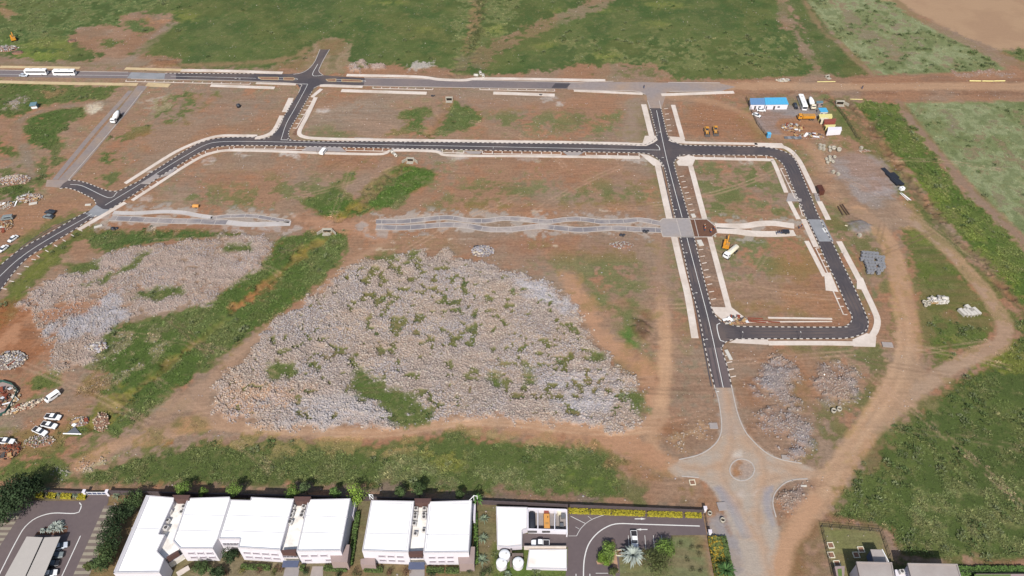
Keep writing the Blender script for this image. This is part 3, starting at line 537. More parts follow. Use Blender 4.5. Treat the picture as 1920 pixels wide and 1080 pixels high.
# east fields
paint([(1694, 192), (1925, 190), (2300, 190), (2300, 640), (1925, 446), (1860, 388), (1800, 325), (1740, 255), (1712, 222)], (148, 156, 126), (136, 148, 112), veg=.8, vh=.5, warp=1); paint([(1760, 200), (1900, 200), (2100, 500), (1900, 420)], (142, 134, 116), cov=.22, veg=.4)
paint([(1684, 190), (1732, 252), (1790, 325), (1860, 395), (1925, 456), (2200, 680)], (150, 122, 102), line=4.6, warp=.7)
paint([(1600, 190), (1677, 193), (1722, 255), (1780, 330), (1850, 400), (1925, 468), (2200, 720), (2200, 900), (1925, 615), (1890, 560), (1830, 485), (1770, 410), (1705, 325), (1650, 255)], (86, 110, 52), (104, 124, 58), veg=.95, vh=.8)
paint([(1820, 470), (1925, 560), (1930, 600), (1880, 540)], (128, 136, 58), cov=.6, op=.7); paint([(1712, 330), (1790, 400), (1900, 530)], (124, 140, 60), line=8, cov=.6, op=.6)
paint([(1580, 188), (1640, 262), (1700, 345), (1760, 422), (1840, 500), (1925, 590), (2200, 860)], (128, 110, 84), (112, 104, 70), line=8, veg=.35, vh=.5, cov=.85); paint([(1590, 190), (1648, 265), (1706, 342), (1768, 420), (1850, 505), (1925, 585)], (120, 92, 70), line=2, z=-1.0, veg=.1, cov=.8)
paint([(1560, 188), (1605, 250), (1650, 305), (1700, 370), (1750, 430), (1810, 490), (1870, 560), (1910, 610), (1950, 660)], (112, 112, 70), (98, 106, 60), line=6, veg=.5, vh=.4, cov=.75)
paint([(1560, 200), (1570, 188), (1592, 215), (1625, 262), (1640, 285), (1600, 262), (1565, 240)], (96, 112, 64), veg=.6, vh=.5); paint([(1565, 190), (1598, 235), (1680, 345)], (140, 112, 90), line=2.5)
paint([(1685, 424), (1738, 440), (1788, 488), (1830, 540), (1868, 598), (1865, 628), (1838, 645), (1790, 670), (1746, 692), (1734, 650), (1724, 600), (1714, 540), (1700, 480)], (118, 112, 76), (100, 110, 62), veg=.5, vh=.4, cn=3); paint([(1730, 590), (1800, 610), (1865, 628), (1830, 650), (1750, 690)], (96, 114, 58), veg=.8, vh=.6, cov=.7); paint([(1700, 490), (1780, 500), (1810, 525), (1740, 530)], (98, 112, 56), veg=.7, vh=.5, cov=.55); paint([(1770, 575), (1795, 590), (1800, 600), (1775, 592)], (142, 110, 86), cov=.8)
paint([(1750, 645), (1790, 640), (1800, 665), (1760, 680)], (134, 140, 60), cov=.6, op=.6); paint([(1690, 425), (1735, 440), (1740, 455), (1700, 445)], (116, 124, 66), veg=.7, vh=.4)
paint([(2200, 700), (1925, 604), (1900, 625), (1885, 660), (1850, 682), (1800, 706), (1745, 745), (1700, 785), (1645, 812), (1612, 870), (1575, 930), (1548, 975), (1640, 982), (1668, 1000), (1690, 1030), (1740, 1052), (1925, 1054), (2300, 1054), (2300, 700)], (86, 102, 58), (96, 114, 62), veg=.9, vh=.8); paint([(1680, 920), (1950, 900), (1950, 1040), (1780, 1045)], (112, 124, 78), veg=1, vh=.9, cov=.55); paint([(1860, 640), (1925, 620), (1925, 700), (1840, 700), (1800, 720)], (118, 126, 58), cov=.7); paint([(1620, 840), (1680, 815), (1670, 865), (1620, 890)], (128, 108, 78), cov=.7, veg=.4)
# ---- bottom grass band with straw margin
paint([(56, 914), (62, 890), (110, 893), (150, 884), (200, 872), (260, 855), (330, 836), (400, 826), (500, 822), (600, 826), (700, 828), (760, 820), (820, 811), (870, 809), (900, 818), (1000, 824), (1080, 829), (1128, 842), (1162, 866), (1160, 905), (1192, 938), (1100, 948), (900, 938), (640, 918), (300, 914)], (96, 110, 64), (86, 104, 56), veg=1, vh=.9)
paint([(400, 826), (600, 826), (760, 820), (820, 812), (800, 842), (700, 858), (600, 838), (500, 850), (420, 838)], (152, 136, 96), veg=.7, vh=.6, cov=.62); paint([(880, 812), (1080, 826), (1100, 838), (960, 832)], (168, 142, 106), veg=.3, cov=.7); paint([(790, 850), (860, 845), (880, 880), (820, 890)], (128, 130, 62), cov=.6); paint([(640, 870), (1100, 850), (1150, 920), (700, 910)], (112, 124, 82), veg=1, vh=.9, cov=.4)
paint([(1060, 880), (1140, 895), (1150, 925), (1060, 925)], (108, 128, 54), cov=.6, op=.7)
paint([(0, 935), (60, 912), (300, 917), (640, 922), (900, 942), (1190, 942), (1320, 960), (1320, 940), (1190, 930), (640, 914), (60, 906)], (132, 112, 98), cov=.75, veg=.1)
paint([(1190, 900), (1290, 920), (1230, 950), (1150, 945)], (118, 112, 84), veg=.6, vh=.5, cov=.45); paint([(1200, 870), (1260, 890), (1240, 910), (1200, 905)], (140, 118, 92), veg=.2, cov=.4)
paint([(313, 795), (335, 781), (368, 780), (391, 795), (388, 806), (350, 812), (318, 806)], (88, 106, 58), (96, 112, 64), veg=.8, vh=.5, warp=1)
# lower left waste ground
paint([(-60, 830), (110, 800), (160, 820), (260, 800), (330, 830), (180, 880), (60, 905), (-60, 900)], (112, 114, 70), veg=.6, vh=.5, cov=.55); paint([(150, 895), (110, 890), (190, 858), (230, 850), (200, 868)], (176, 162, 130), cov=.6, rock=.5)
paint([(-30, 870), (100, 860), (130, 890), (60, 905), (-30, 905)], (98, 112, 62), veg=.8, vh=.5, cov=.6); paint([(330, 834), (290, 825), (310, 822)], (186, 112, 78), cov=.8)
# ---- stream corridor
STR = [(655, 436), (656, 462), (640, 492), (600, 532), (545, 575), (485, 622), (430, 662), (395, 692), (350, 722), (300, 757), (255, 790), (222, 822), (150, 822), (132, 800), (190, 748), (140, 736), (165, 718), (196, 704), (162, 688), (176, 672), (168, 640), (215, 606), (290, 590), (380, 570), (425, 540), (470, 508), (508, 478), (512, 460), (560, 436), (600, 431), (640, 431)]
paint(STR, (86, 108, 54), (98, 118, 66), veg=1, vh=.85); paint([(170, 640), (300, 600), (330, 640), (250, 700), (190, 730)], (136, 134, 98), veg=.8, vh=.8, cov=.45, rock=.2)
paint([(612, 444), (560, 480), (500, 530), (452, 570), (400, 615), (345, 655), (290, 700), (235, 750), (175, 800)], (126, 116, 66), (104, 112, 60), line=2.4, veg=.35, vh=.3, z=-1.1, cov=.7, warp=1.2); paint([(604, 446), (570, 470), (560, 480)], (140, 122, 66), line=3.0, z=-1.1); paint([(500, 535), (440, 575)], (162, 116, 78), line=3, cov=.8)
paint([(190, 745), (235, 720), (250, 745), (215, 795), (170, 812), (150, 800)], (124, 128, 54), (134, 124, 64), veg=.4, vh=.3, cov=.8); paint([(290, 770), (335, 740), (350, 750), (300, 790)], (150, 134, 118), cov=.6, veg=.1)
paint([(752, 306), (812, 317), (822, 326), (800, 345), (772, 364), (745, 388), (700, 392), (662, 408), (630, 413), (600, 406), (572, 390), (566, 376), (605, 358), (636, 338), (652, 366), (668, 374), (690, 348), (722, 322)], (84, 112, 50), (92, 114, 62), veg=1, vh=.8, warp=1.4)
paint([(760, 310), (715, 340), (680, 380), (640, 408)], (118, 106, 70), line=4, veg=.5, z=-.9, cov=.7); paint([(668, 384), (650, 400), (632, 410)], (152, 134, 64), line=4, op=.8)
paint([(645, 332), (662, 328), (664, 338), (648, 340)], (96, 122, 58), veg=.8, vh=.4)
paint([(828, 196), (800, 218), (786, 248), (735, 250), (770, 225), (740, 218), (790, 200)], (92, 112, 64), (110, 118, 76), veg=.9, vh=.6, cov=.85); paint([(852, 190), (896, 204), (898, 225), (870, 243), (830, 254), (800, 258), (820, 232), (840, 205)], (90, 112, 62), (100, 118, 74), veg=.9, vh=.7, cov=.9); paint([(838, 196), (826, 222), (806, 252)], (156, 120, 90), line=4.4, z=-.6, warp=1)
# fringes near the left road
paint([(160, 434), (200, 427), (260, 430), (340, 426), (400, 432), (450, 440), (400, 446), (320, 452), (245, 465), (190, 476), (165, 462)], (84, 106, 58), (94, 114, 66), veg=1, vh=.7); paint([(205, 415), (165, 440), (120, 478), (80, 520), (40, 570), (-20, 650), (-60, 640), (-5, 575), (25, 530), (60, 488), (100, 458), (150, 428)], (112, 114, 70), (98, 106, 56), veg=.6, vh=.4); paint([(100, 475), (60, 515), (30, 560), (-10, 600)], (120, 126, 60), line=5, cov=.7, op=.7)
paint([(155, 400), (120, 418), (80, 440), (40, 465), (0, 500), (0, 470), (50, 440), (90, 415), (130, 395)], (112, 116, 72), veg=.5, vh=.4, cov=.7)
# left blocks
paint([(-300, 153), (0, 154), (216, 163), (196, 186), (140, 192), (100, 194), (66, 203), (40, 215), (-300, 230)], (86, 106, 58), (98, 114, 66), veg=.9, vh=.6, cov=.92); paint([(42, 222), (110, 200), (165, 198), (160, 215), (120, 240), (98, 282), (60, 272), (42, 250)], (86, 108, 58), veg=.9, vh=.6, cov=.9); paint([(75, 175), (110, 165), (122, 172), (90, 182)], (160, 126, 100), cov=.9); paint([(8, 190), (35, 182), (48, 192), (30, 202), (8, 200)], (158, 142, 126), cov=.9, rock=.5)
paint([(-30, 240), (30, 255), (35, 290), (-30, 300)], (96, 108, 62), veg=.7, vh=.5, cov=.5); paint([(0, 320), (80, 300), (110, 270), (120, 300), (60, 360), (0, 375)], (104, 112, 74), veg=.7, vh=.5, cov=.6); paint([(0, 345), (40, 342), (60, 372), (20, 380)], (82, 104, 54), veg=1, vh=.8)
paint([(198, 192), (150, 197), (105, 202), (60, 214), (35, 232), (32, 258), (48, 285), (60, 330)], (146, 126, 106), line=4.4, warp=.6, veg=0, vh=0); paint([(158, 196), (185, 192), (190, 205), (172, 216), (160, 208)], (214, 200, 176), warp=1, rock=.2)
paint([(292, 192), (345, 176), (440, 178), (440, 190), (375, 212), (350, 228), (300, 232)], (104, 116, 76), veg=.8, vh=.5, cov=.55); paint([(262, 190), (300, 180), (330, 196), (290, 210)], (176, 158, 140), cov=.4); paint([(360, 180), (436, 182), (440, 205), (370, 225), (340, 225), (390, 196)], (168, 120, 90), cov=.6, veg=0)
paint([(212, 258), (280, 236), (290, 250), (225, 265)], (98, 112, 68), veg=.7, vh=.5, cov=.6); paint([(180, 296), (200, 290), (228, 298), (195, 308)], (92, 110, 62), veg=.8, vh=.6); paint([(188, 330), (220, 326), (224, 345), (200, 350)], (106, 114, 76), veg=.7, vh=.5, cov=.8)
# middle blocks
for P, cv in (([(590, 250), (620, 238), (660, 250), (655, 258), (590, 257)], .75), ([(918, 208), (1170, 212), (1172, 240), (940, 236)], .6), ([(948, 346), (1015, 344), (1022, 362), (985, 374), (950, 366)], .85), ([(1060, 370), (1180, 362), (1200, 378), (1060, 380)], .6), ([(830, 340), (940, 345), (940, 365), (820, 358)], .5), ([(800, 372), (900, 380), (890, 390), (810, 385)], .6), ([(1030, 340), (1200, 335), (1200, 352), (1040, 355)], .45),
              ([(580, 340), (640, 345), (600, 372)], .6), ([(345, 345), (560, 330), (560, 385), (440, 385), (345, 365)], .33), ([(1030, 470), (1100, 465), (1180, 480), (1210, 500), (1205, 535), (1130, 545), (1080, 520), (1035, 495)], .75), ([(1100, 540), (1135, 545), (1138, 570), (1108, 570)], .8), ([(1165, 552), (1200, 558), (1212, 590), (1180, 604), (1165, 585)], .85), ([(1163, 612), (1190, 605), (1196, 650), (1180, 665), (1215, 690), (1205, 700), (1165, 680), (1172, 645)], .85),
              ([(1195, 200), (1210, 200), (1225, 255), (1200, 258)], .8), ([(1225, 305), (1234, 315), (1258, 408), (1245, 410), (1228, 350)], .8), ([(1240, 455), (1262, 450), (1300, 620), (1290, 628), (1268, 560), (1245, 500)], .6), ([(730, 470), (700, 475), (770, 480), (760, 495), (700, 490)], .7), ([(1290, 305), (1330, 310), (1345, 408), (1320, 405)], .6), ([(1310, 315), (1470, 308), (1490, 400), (1340, 408)], .5), ([(1335, 355), (1400, 350), (1420, 395), (1350, 385)], .8), ([(1345, 450), (1500, 440), (1540, 510), (1370, 530)], .48), ([(1340, 446), (1490, 442), (1500, 462), (1400, 470)], .7), ([(1375, 520), (1400, 580), (1500, 590), (1380, 575)], .6),
              ([(1390, 180), (1410, 188), (1440, 252), (1430, 262), (1395, 225)], .7), ([(1545, 188), (1565, 195), (1600, 255), (1560, 250), (1550, 215)], .9), ([(1455, 190), (1500, 186), (1545, 190), (1545, 200), (1460, 198)], .85), ([(1475, 272), (1500, 285), (1515, 330), (1500, 310)], .7), ([(1580, 270), (1640, 275), (1600, 285)], .5), ([(1630, 300), (1660, 305), (1700, 360), (1680, 370)], .6), ([(1545, 385), (1580, 385), (1590, 410), (1560, 412)], .6), ([(1590, 440), (1640, 440), (1640, 465), (1600, 470)], .6), ([(1590, 470), (1625, 500), (1660, 520), (1620, 530)], .7), ([(1620, 530), (1665, 545), (1645, 570), (1625, 555)], .7),
              ([(1480, 652), (1640, 652), (1640, 660), (1500, 660)], .8), ([(1600, 670), (1690, 668), (1680, 690), (1620, 688)], .6), ([(1640, 690), (1660, 700), (1620, 750), (1570, 770), (1600, 740)], .7), ([(1480, 690), (1510, 700), (1500, 760), (1475, 750)], .7), ([(1650, 640), (1690, 640), (1690, 660), (1650, 658)], .5), ([(1545, 765), (1620, 740), (1590, 780), (1550, 790)], .5), ([(1100, 205), (1170, 205), (1160, 255), (1110, 250)], .3), ([(640, 270), (1000, 290), (1000, 400), (800, 400)], .15), ([(960, 440), (1230, 450), (1230, 600), (1100, 560)], .18), ([(1300, 315), (1480, 310), (1500, 400), (1330, 410)], .3)):
    paint(P, (122, 124, 88), (108, 116, 76), veg=.45, vh=.26, cov=cv, edge=9, op=.85, warp=3.5)
paint([(1165, 620), (1186, 612), (1192, 648), (1178, 650)], (86, 128, 62), veg=.8, vh=.4, warp=.8); paint([(1190, 602), (1215, 605), (1218, 632), (1205, 638), (1188, 622)], (104, 74, 58), z=.9, warp=1); paint([(1198, 582), (1226, 584), (1228, 600), (1200, 598)], (140, 104, 80), warp=1)
for P, c in (([(600, 190), (720, 185), (730, 215), (640, 235), (600, 225)], (160, 138, 120)), ([(660, 220), (740, 225), (760, 255), (680, 258)], (170, 132, 108)), ([(900, 180), (1150, 190), (1180, 200), (900, 205)], (164, 124, 98)), ([(1310, 190), (1400, 215), (1440, 258), (1400, 262), (1290, 255), (1290, 210)], (158, 112, 84)), ([(440, 185), (480, 180), (520, 190), (490, 230), (440, 225)], (152, 128, 110)), ([(240, 250), (400, 225), (480, 240), (400, 255), (280, 300)], (164, 122, 94)), ([(330, 320), (480, 295), (600, 300), (560, 330), (400, 345)], (158, 128, 106)), ([(620, 288), (680, 292), (680, 308), (625, 300)], (150, 104, 76)),
             ([(640, 350), (690, 340), (700, 300), (740, 298), (730, 320), (680, 372)], (162, 128, 108)), ([(740, 395), (820, 355), (860, 310), (880, 312), (850, 345), (800, 380), (770, 400)], (152, 130, 112)), ([(840, 290), (960, 300), (940, 320), (860, 325)], (160, 130, 108)), ([(860, 390), (1220, 385), (1230, 405), (860, 403)], (174, 122, 90)), ([(970, 300), (1200, 305), (1220, 350), (1000, 330)], (164, 124, 100)), ([(850, 440), (1230, 440), (1200, 480), (880, 480)], (160, 118, 94)), ([(1360, 540), (1540, 520), (1560, 590), (1390, 590)], (164, 120, 88)), ([(1460, 460), (1520, 480), (1530, 520), (1460, 530)], (168, 124, 92)), ([(1240, 455), (1262, 560), (1285, 640), (1235, 640), (1215, 520)], (160, 128, 108)), ([(1390, 660), (1500, 660), (1600, 700), (1560, 780), (1420, 760)], (160, 118, 90)), ([(1370, 650), (1440, 655), (1420, 850), (1400, 790)], (152, 110, 84)), ([(1440, 830), (1520, 790), (1560, 800), (1510, 860)], (156, 112, 84))):
    paint(P, c, cov=.8, edge=9, op=.8)
paint([(-20, 405), (30, 395), (100, 375), (160, 380), (90, 412), (20, 450), (-20, 465)], (168, 128, 100), op=.8, edge=5); paint([(-20, 575), (40, 560), (70, 555), (110, 565), (95, 580), (60, 600), (75, 640), (130, 645), (80, 670), (30, 690), (-20, 700)], (156, 104, 72), (142, 96, 68), edge=3); paint([(-20, 680), (15, 630), (60, 590), (80, 578)], (182, 132, 100), line=6); paint([(60, 575), (95, 560), (110, 562), (105, 576), (80, 585)], (110, 70, 48), edge=3); paint([(40, 690), (0, 700), (40, 660), (80, 650)], (138, 92, 64), edge=3)
paint([(-60, 860), (10, 830), (130, 740), (180, 700), (200, 720), (150, 780), (90, 840), (20, 850)], (162, 124, 96), edge=5, op=.8); paint([(100, 720), (60, 745), (55, 720), (110, 690)], (98, 112, 60), veg=.8, vh=.5, cov=.8)
# ---- driven earth tracks
for P_, w_ in (([(1655, 500), (1672, 560), (1678, 640), (1660, 690), (1610, 760), (1570, 820)], 5), ([(1560, 420), (1600, 440), (1650, 470)], 6), ([(1720, 540), (1735, 620), (1748, 680)], 3), ([(1600, 720), (1560, 790), (1520, 860)], 6), ([(1600, 870), (1640, 815), (1700, 770), (1780, 725)], 3)): paint(P_, (128, 118, 84), (116, 112, 76), line=w_, warp=3, edge=4, cov=.6, veg=.45, vh=.3, smo=0)
TR = (186, 142, 112); TR2 = (160, 128, 106)
paint([(1610, 395), (1640, 420), (1668, 460), (1685, 520), (1700, 590), (1705, 650), (1690, 705), (1650, 770), (1605, 835), (1560, 900), (1520, 960), (1478, 1020), (1462, 1090)], (182, 144, 114), (188, 148, 116), line=8, warp=.5, edge=1.4)
paint([(1700, 402), (1745, 438), (1800, 492), (1845, 545), (1880, 598), (1884, 625), (1868, 648), (1820, 670), (1760, 705), (1700, 745), (1640, 800)], (176, 146, 122), line=6.2, warp=.6, edge=1.2); paint([(1560, 300), (1540, 290), (1530, 330), (1560, 380), (1620, 420), (1700, 430), (1720, 400), (1690, 370), (1640, 400), (1580, 380)], (172, 138, 112), edge=3)
paint([(1690, 600), (1712, 660), (1750, 700), (1690, 770), (1600, 850), (1640, 760)], (178, 144, 116), edge=2.4, veg=0, vh=0, smo=.6)
paint([(1690, 560), (1704, 620), (1694, 700), (1650, 775), (1600, 845), (1540, 935), (1490, 1000)], (204, 166, 134), line=1.3, warp=.3, op=.85); paint([(1672, 560), (1686, 620), (1676, 690), (1630, 765), (1580, 840), (1520, 925)], (204, 166, 134), line=1.3, warp=.3, op=.85)
paint([(1065, 520), (1100, 580), (1130, 630), (1180, 670), (1225, 720), (1228, 790)], TR, line=7, warp=1.5); paint([(1241, 585), (1248, 640), (1246, 720), (1234, 780), (1222, 820), (1228, 850), (1255, 870), (1300, 882), (1340, 880)], (184, 146, 116), line=5.5, warp=.9); paint([(1248, 560), (1252, 680), (1246, 760)], (212, 168, 132), line=1.2, warp=.3, op=.8); paint([(1236, 560), (1241, 680), (1236, 760)], (212, 168, 132), line=1.2, warp=.3, op=.8)
paint([(1230, 800), (1150, 808), (1060, 802), (960, 790), (880, 788), (800, 800), (700, 812), (560, 808), (460, 800), (400, 792), (355, 800), (290, 822), (230, 830), (150, 870)], (186, 146, 116), line=5.4, warp=.6, edge=1.6); paint([(1180, 825), (1060, 815), (960, 800)], (180, 138, 108), line=5); paint([(1300, 885), (1230, 860), (1190, 838), (1120, 820)], (182, 138, 108), line=7); paint([(960, 795), (860, 792), (780, 803), (600, 812)], (186, 144, 112), line=1.2, warp=.3, op=.8)
paint([(720, 455), (680, 480), (640, 510), (590, 560), (530, 600), (470, 640), (430, 680), (390, 720), (375, 760), (390, 785), (330, 790), (310, 815)], (176, 140, 114), line=5, warp=1); paint([(400, 720), (360, 735), (320, 770), (280, 810)], (172, 138, 114), line=6)
paint([(560, 410), (640, 420), (705, 425), (720, 445), (650, 430), (600, 422)], (182, 138, 110), line=7); paint([(560, 425), (480, 430), (420, 425), (300, 425), (200, 425)], (158, 112, 86), line=4)
paint([(1215, 185), (1250, 182), (1330, 190), (1400, 215), (1440, 250), (1500, 262), (1540, 300)], (182, 142, 112), line=5, warp=1, op=.8); paint([(880, 190), (960, 200), (1100, 190), (1190, 182)], (166, 124, 98), line=5, op=.7); paint([(1195, 195), (1180, 255)], (158, 134, 116), line=9, cov=.8)
paint([(1140, 868), (1300, 925), (1340, 960), (1330, 945), (1190, 880)], (160, 120, 94), edge=4); paint([(1330, 970), (1345, 960), (1385, 1010), (1420, 1090), (1360, 1090), (1325, 1010)], (146, 136, 132), (156, 136, 122), edge=3); paint([(1412, 1000), (1470, 990), (1470, 1090), (1400, 1090)], (158, 138, 122), edge=4); paint([(1470, 1000), (1520, 960), (1545, 985), (1560, 1080), (1470, 1090)], (140, 108, 80), (150, 112, 84), cov=.8, veg=.25, vh=.4, edge=4); paint([(1540, 960), (1640, 985), (1668, 1000), (1690, 1045), (1670, 1040), (1650, 995), (1545, 978)], (150, 116, 98), edge=1.5, warp=.8)
paint([(1680, 1046), (1760, 1052), (1925, 1052), (2300, 1052), (2300, 1062), (1700, 1062)], (150, 114, 94), edge=1.5, warp=.8, veg=0)
paint([(1236, 440), (1240, 520), (1244, 590)], (172, 136, 112), line=5, warp=1, edge=3, op=.5)
for o_ in (-4, 4): paint([(1220, 805 + o_), (1150, 811 + o_), (1060, 806 + o_), (960, 794 + o_), (880, 791 + o_), (800, 803 + o_), (700, 815 + o_), (560, 811 + o_), (460, 803 + o_)], (206, 168, 136), line=.8, warp=.25, edge=.8, op=.7)
# dark damp soil inside the dirt wedges of the roundabout
for P in ([(1240, 800), (1290, 790), (1345, 770), (1345, 820), (1300, 850), (1265, 855), (1240, 830)], [(1400, 800), (1470, 800), (1520, 850), (1500, 862), (1450, 850), (1415, 825)], [(1465, 912), (1510, 900), (1535, 905), (1480, 975), (1458, 965), (1455, 930)]): paint(P, (148, 106, 78), (158, 118, 92), edge=4, cov=.9)
paint([(1372, 865), (1412, 865), (1412, 898), (1372, 898)], (162, 140, 124), line=None, warp=.2); paint([(1372, 875), (1390, 864), (1390, 890), (1380, 895)], (156, 112, 78), cov=.9, edge=2)
# grey gravel yards
paint([(1562, 292), (1605, 285), (1655, 302), (1682, 342), (1678, 374), (1645, 392), (1605, 376), (1585, 345), (1560, 320)], (152, 137, 132), (158, 142, 134), edge=4, warp=1.5, veg=0); paint([(1590, 420), (1612, 412), (1632, 424), (1630, 436), (1608, 440), (1594, 432)], (140, 132, 132), z=.9, edge=1.5, warp=.6); paint([(1640, 330), (1676, 350), (1672, 372), (1640, 365)], (170, 160, 158), cov=.6, op=.7)
paint([(1406, 206), (1420, 200), (1480, 198), (1538, 204), (1545, 216), (1520, 222), (1465, 224), (1455, 235), (1468, 252), (1444, 252), (1425, 240)], (152, 140, 136), edge=2, warp=.7, veg=0); paint([(1458, 222), (1535, 220), (1552, 250), (1480, 258), (1460, 240)], (164, 120, 90), edge=2, veg=0)
# spill stains by the footpaths
for (x, y, r) in ((860, 291, 18), (545, 290, 14), (1190, 300, 24), (1400, 303, 14), (985, 296, 22), (285, 322, 7), (385, 300, 8), (455, 288, 8), (270, 372, 8), (870, 431, 16), (605, 206, 7), (1030, 185, 12), (1495, 405, 8), (1050, 192, 8), (285, 426, 6)): paint([(x + r * math.cos(a), y + r * .35 * math.sin(a)) for a in np.linspace(0, 6.28, 9)[:-1]], (200, 186, 176), cov=.7, edge=2, op=.8)
for (x, y, w_) in ((795, 468, 6), (1000, 395, 16), (1135, 395, 10), (870, 447, 26), (740, 455, 4), (1000, 442, 4), (1042, 461, 3), (710, 467, 30), (795, 403, 12), (690, 467, 28), (770, 404, 8)): paint([(x - w_, y - 1.5), (x + w_, y - .5), (x + w_, y + 2), (x - w_, y + 1)], (206, 182, 160), cov=.7, edge=.8, warp=.8)
# ---- rubble fields
RB1 = [(745, 478), (790, 472), (812, 490), (835, 470), (856, 484), (900, 492), (950, 508), (1005, 522), (1035, 540), (1062, 565), (1072, 580), (1090, 600), (1105, 625), (1112, 645), (1135, 665), (1150, 690), (1170, 700), (1185, 710), (1195, 740), (1210, 770), (1200, 800), (1140, 806), (1080, 795), (1000, 790), (900, 776), (830, 782), (800, 790), (745, 803), (660, 798), (560, 806), (500, 795), (440, 786), (405, 770), (400, 745), (415, 715), (445, 690), (480, 650), (495, 625), (520, 605), (560, 575), (600, 545), (640, 510), (680, 490)]
RB2 = [(500, 446), (470, 447), (410, 446), (330, 455), (250, 463), (190, 480), (150, 500), (100, 520), (60, 540), (40, 570), (70, 600), (90, 625), (80, 640), (100, 690), (150, 690), (175, 660), (215, 605), (300, 590), (390, 565), (430, 535), (480, 500), (506, 470)]
paint(RB1, (156, 140, 130), (166, 146, 130), rock=1, veg=0, vh=0, warp=1.6); paint(RB2, (160, 138, 122), (168, 148, 136), rock=.75, veg=.05, vh=.2, cov=.85, warp=2)
paint([(80, 625), (160, 580), (210, 545), (250, 590), (200, 620), (100, 635)], (168, 162, 164), rock=1, edge=3); paint([(210, 545), (170, 580), (90, 600), (80, 590), (130, 565)], (168, 124, 98), cov=.7, rock=.3)
paint([(400, 745), (470, 710), (590, 730), (560, 760), (480, 780), (420, 775)], (186, 150, 122), cov=.75, edge=5); paint([(960, 530), (1010, 530), (1065, 570), (1060, 590), (1000, 560)], (178, 172, 174), rock=1, edge=4); paint([(1020, 700), (1130, 690), (1180, 760), (1100, 790), (1020, 770)], (172, 166, 168), cov=.7, edge=6); paint([(560, 740), (700, 740), (745, 790), (600, 800), (540, 790)], (180, 170, 166), cov=.8, edge=5)
for P in ([(498, 692), (520, 676), (550, 680), (565, 700), (545, 712), (505, 718)], [(650, 712), (680, 692), (700, 705), (735, 732), (790, 748), (805, 770), (800, 795), (760, 803), (742, 795), (730, 775), (700, 755), (655, 735)], [(275, 474), (240, 496), (200, 515), (150, 535), (190, 530), (250, 503)], [(300, 540), (345, 532), (350, 552), (310, 560), (255, 560), (260, 545)], [(410, 460), (470, 455), (475, 470), (420, 476)], [(120, 495), (190, 488), (185, 505), (130, 515)], [(690, 480), (745, 480), (740, 488), (705, 490)], [(760, 476), (780, 474), (770, 485)], [(1170, 735), (1200, 738), (1213, 775), (1200, 785)], [(1110, 660), (1130, 665), (1125, 680), (1112, 676)], [(982, 680), (1002, 690), (1000, 720), (985, 718)], [(920, 700), (935, 705), (938, 725), (925, 728)]):
    paint(P, (88, 108, 58), (98, 114, 66), rock=0, veg=1, vh=.6, warp=1.2, cov=.93)
gi = subset(GP(RB1), 2); sd = sdf_poly(GP(RB1), X[gi], Y[gi]); n_g = uni(vn(X / 2.3, Y / 2.3, 61)); mwt = (sd > 3) & ((n_g[gi] * .5 + n_w[gi] * .16 + n_c[gi] * .34) > 0.66) & (ROCK[gi] > .5)
C[gi[mwt]] = L(112, 116, 74); VEG[gi[mwt]] = .9; VH[gi[mwt]] = .45; ROCK[gi[mwt]] = .15
for P in ([(1418, 705), (1440, 680), (1480, 678), (1500, 700), (1475, 720), (1480, 750), (1440, 750), (1422, 735)], [(1525, 715), (1545, 692), (1585, 690), (1615, 712), (1610, 735), (1575, 760), (1545, 745)], [(1432, 782), (1460, 765), (1500, 785), (1525, 808), (1515, 840), (1490, 850), (1475, 825), (1440, 805)], [(1455, 930), (1500, 915), (1510, 935), (1485, 965), (1462, 960)]): paint(P, (150, 126, 110), (146, 134, 130), rock=.75, z=.5, edge=5, warp=2.5, cov=.9)
paint([(1290, 810), (1310, 795), (1335, 800), (1310, 815)], (176, 140, 108), cov=.6, rock=.3); paint([(1240, 820), (1285, 815), (1290, 850), (1255, 855)], (160, 130, 100), cov=.5, rock=.4)
# ---- planting beds between kerb and footpath
for P, w_ in (([(430, 277), (600, 281)], 3.4), ([(640, 282), (735, 281.5)], 3), ([(905, 287), (1195, 291)], 3.4), ([(1300, 294), (1440, 296)], 2.2), ([(250, 371), (320, 326), (380, 288), (420, 279)], 2.6), ([(1225, 205), (1229, 255)], 1.2), ([(1241, 310), (1262, 408)], 1.6), ([(1271, 447), (1300, 560), (1312, 632)], 1.6), ([(1256, 205), (1264, 255)], 5), ([(1280, 315), (1306, 405)], 6), ([(1315, 450), (1346, 570)], 6.5), ([(1465, 310), (1487, 365)], 2.4), ([(1486, 285), (1520, 360)], 2), ([(1522, 455), (1550, 512)], 2.4), ([(1400, 606), (1575, 606)], 3), ([(1580, 560), (1590, 595)], 4), ([(1600, 460), (1635, 560), (1634, 615)], 0.6), ([(1400, 640), (1600, 640)], 0.9), ([(590, 190), (555, 250)], 2.6)):
    paint(P, (146, 108, 86), (132, 98, 80), line=w_, warp=.4, edge=.8, veg=0, vh=0, rock=0)
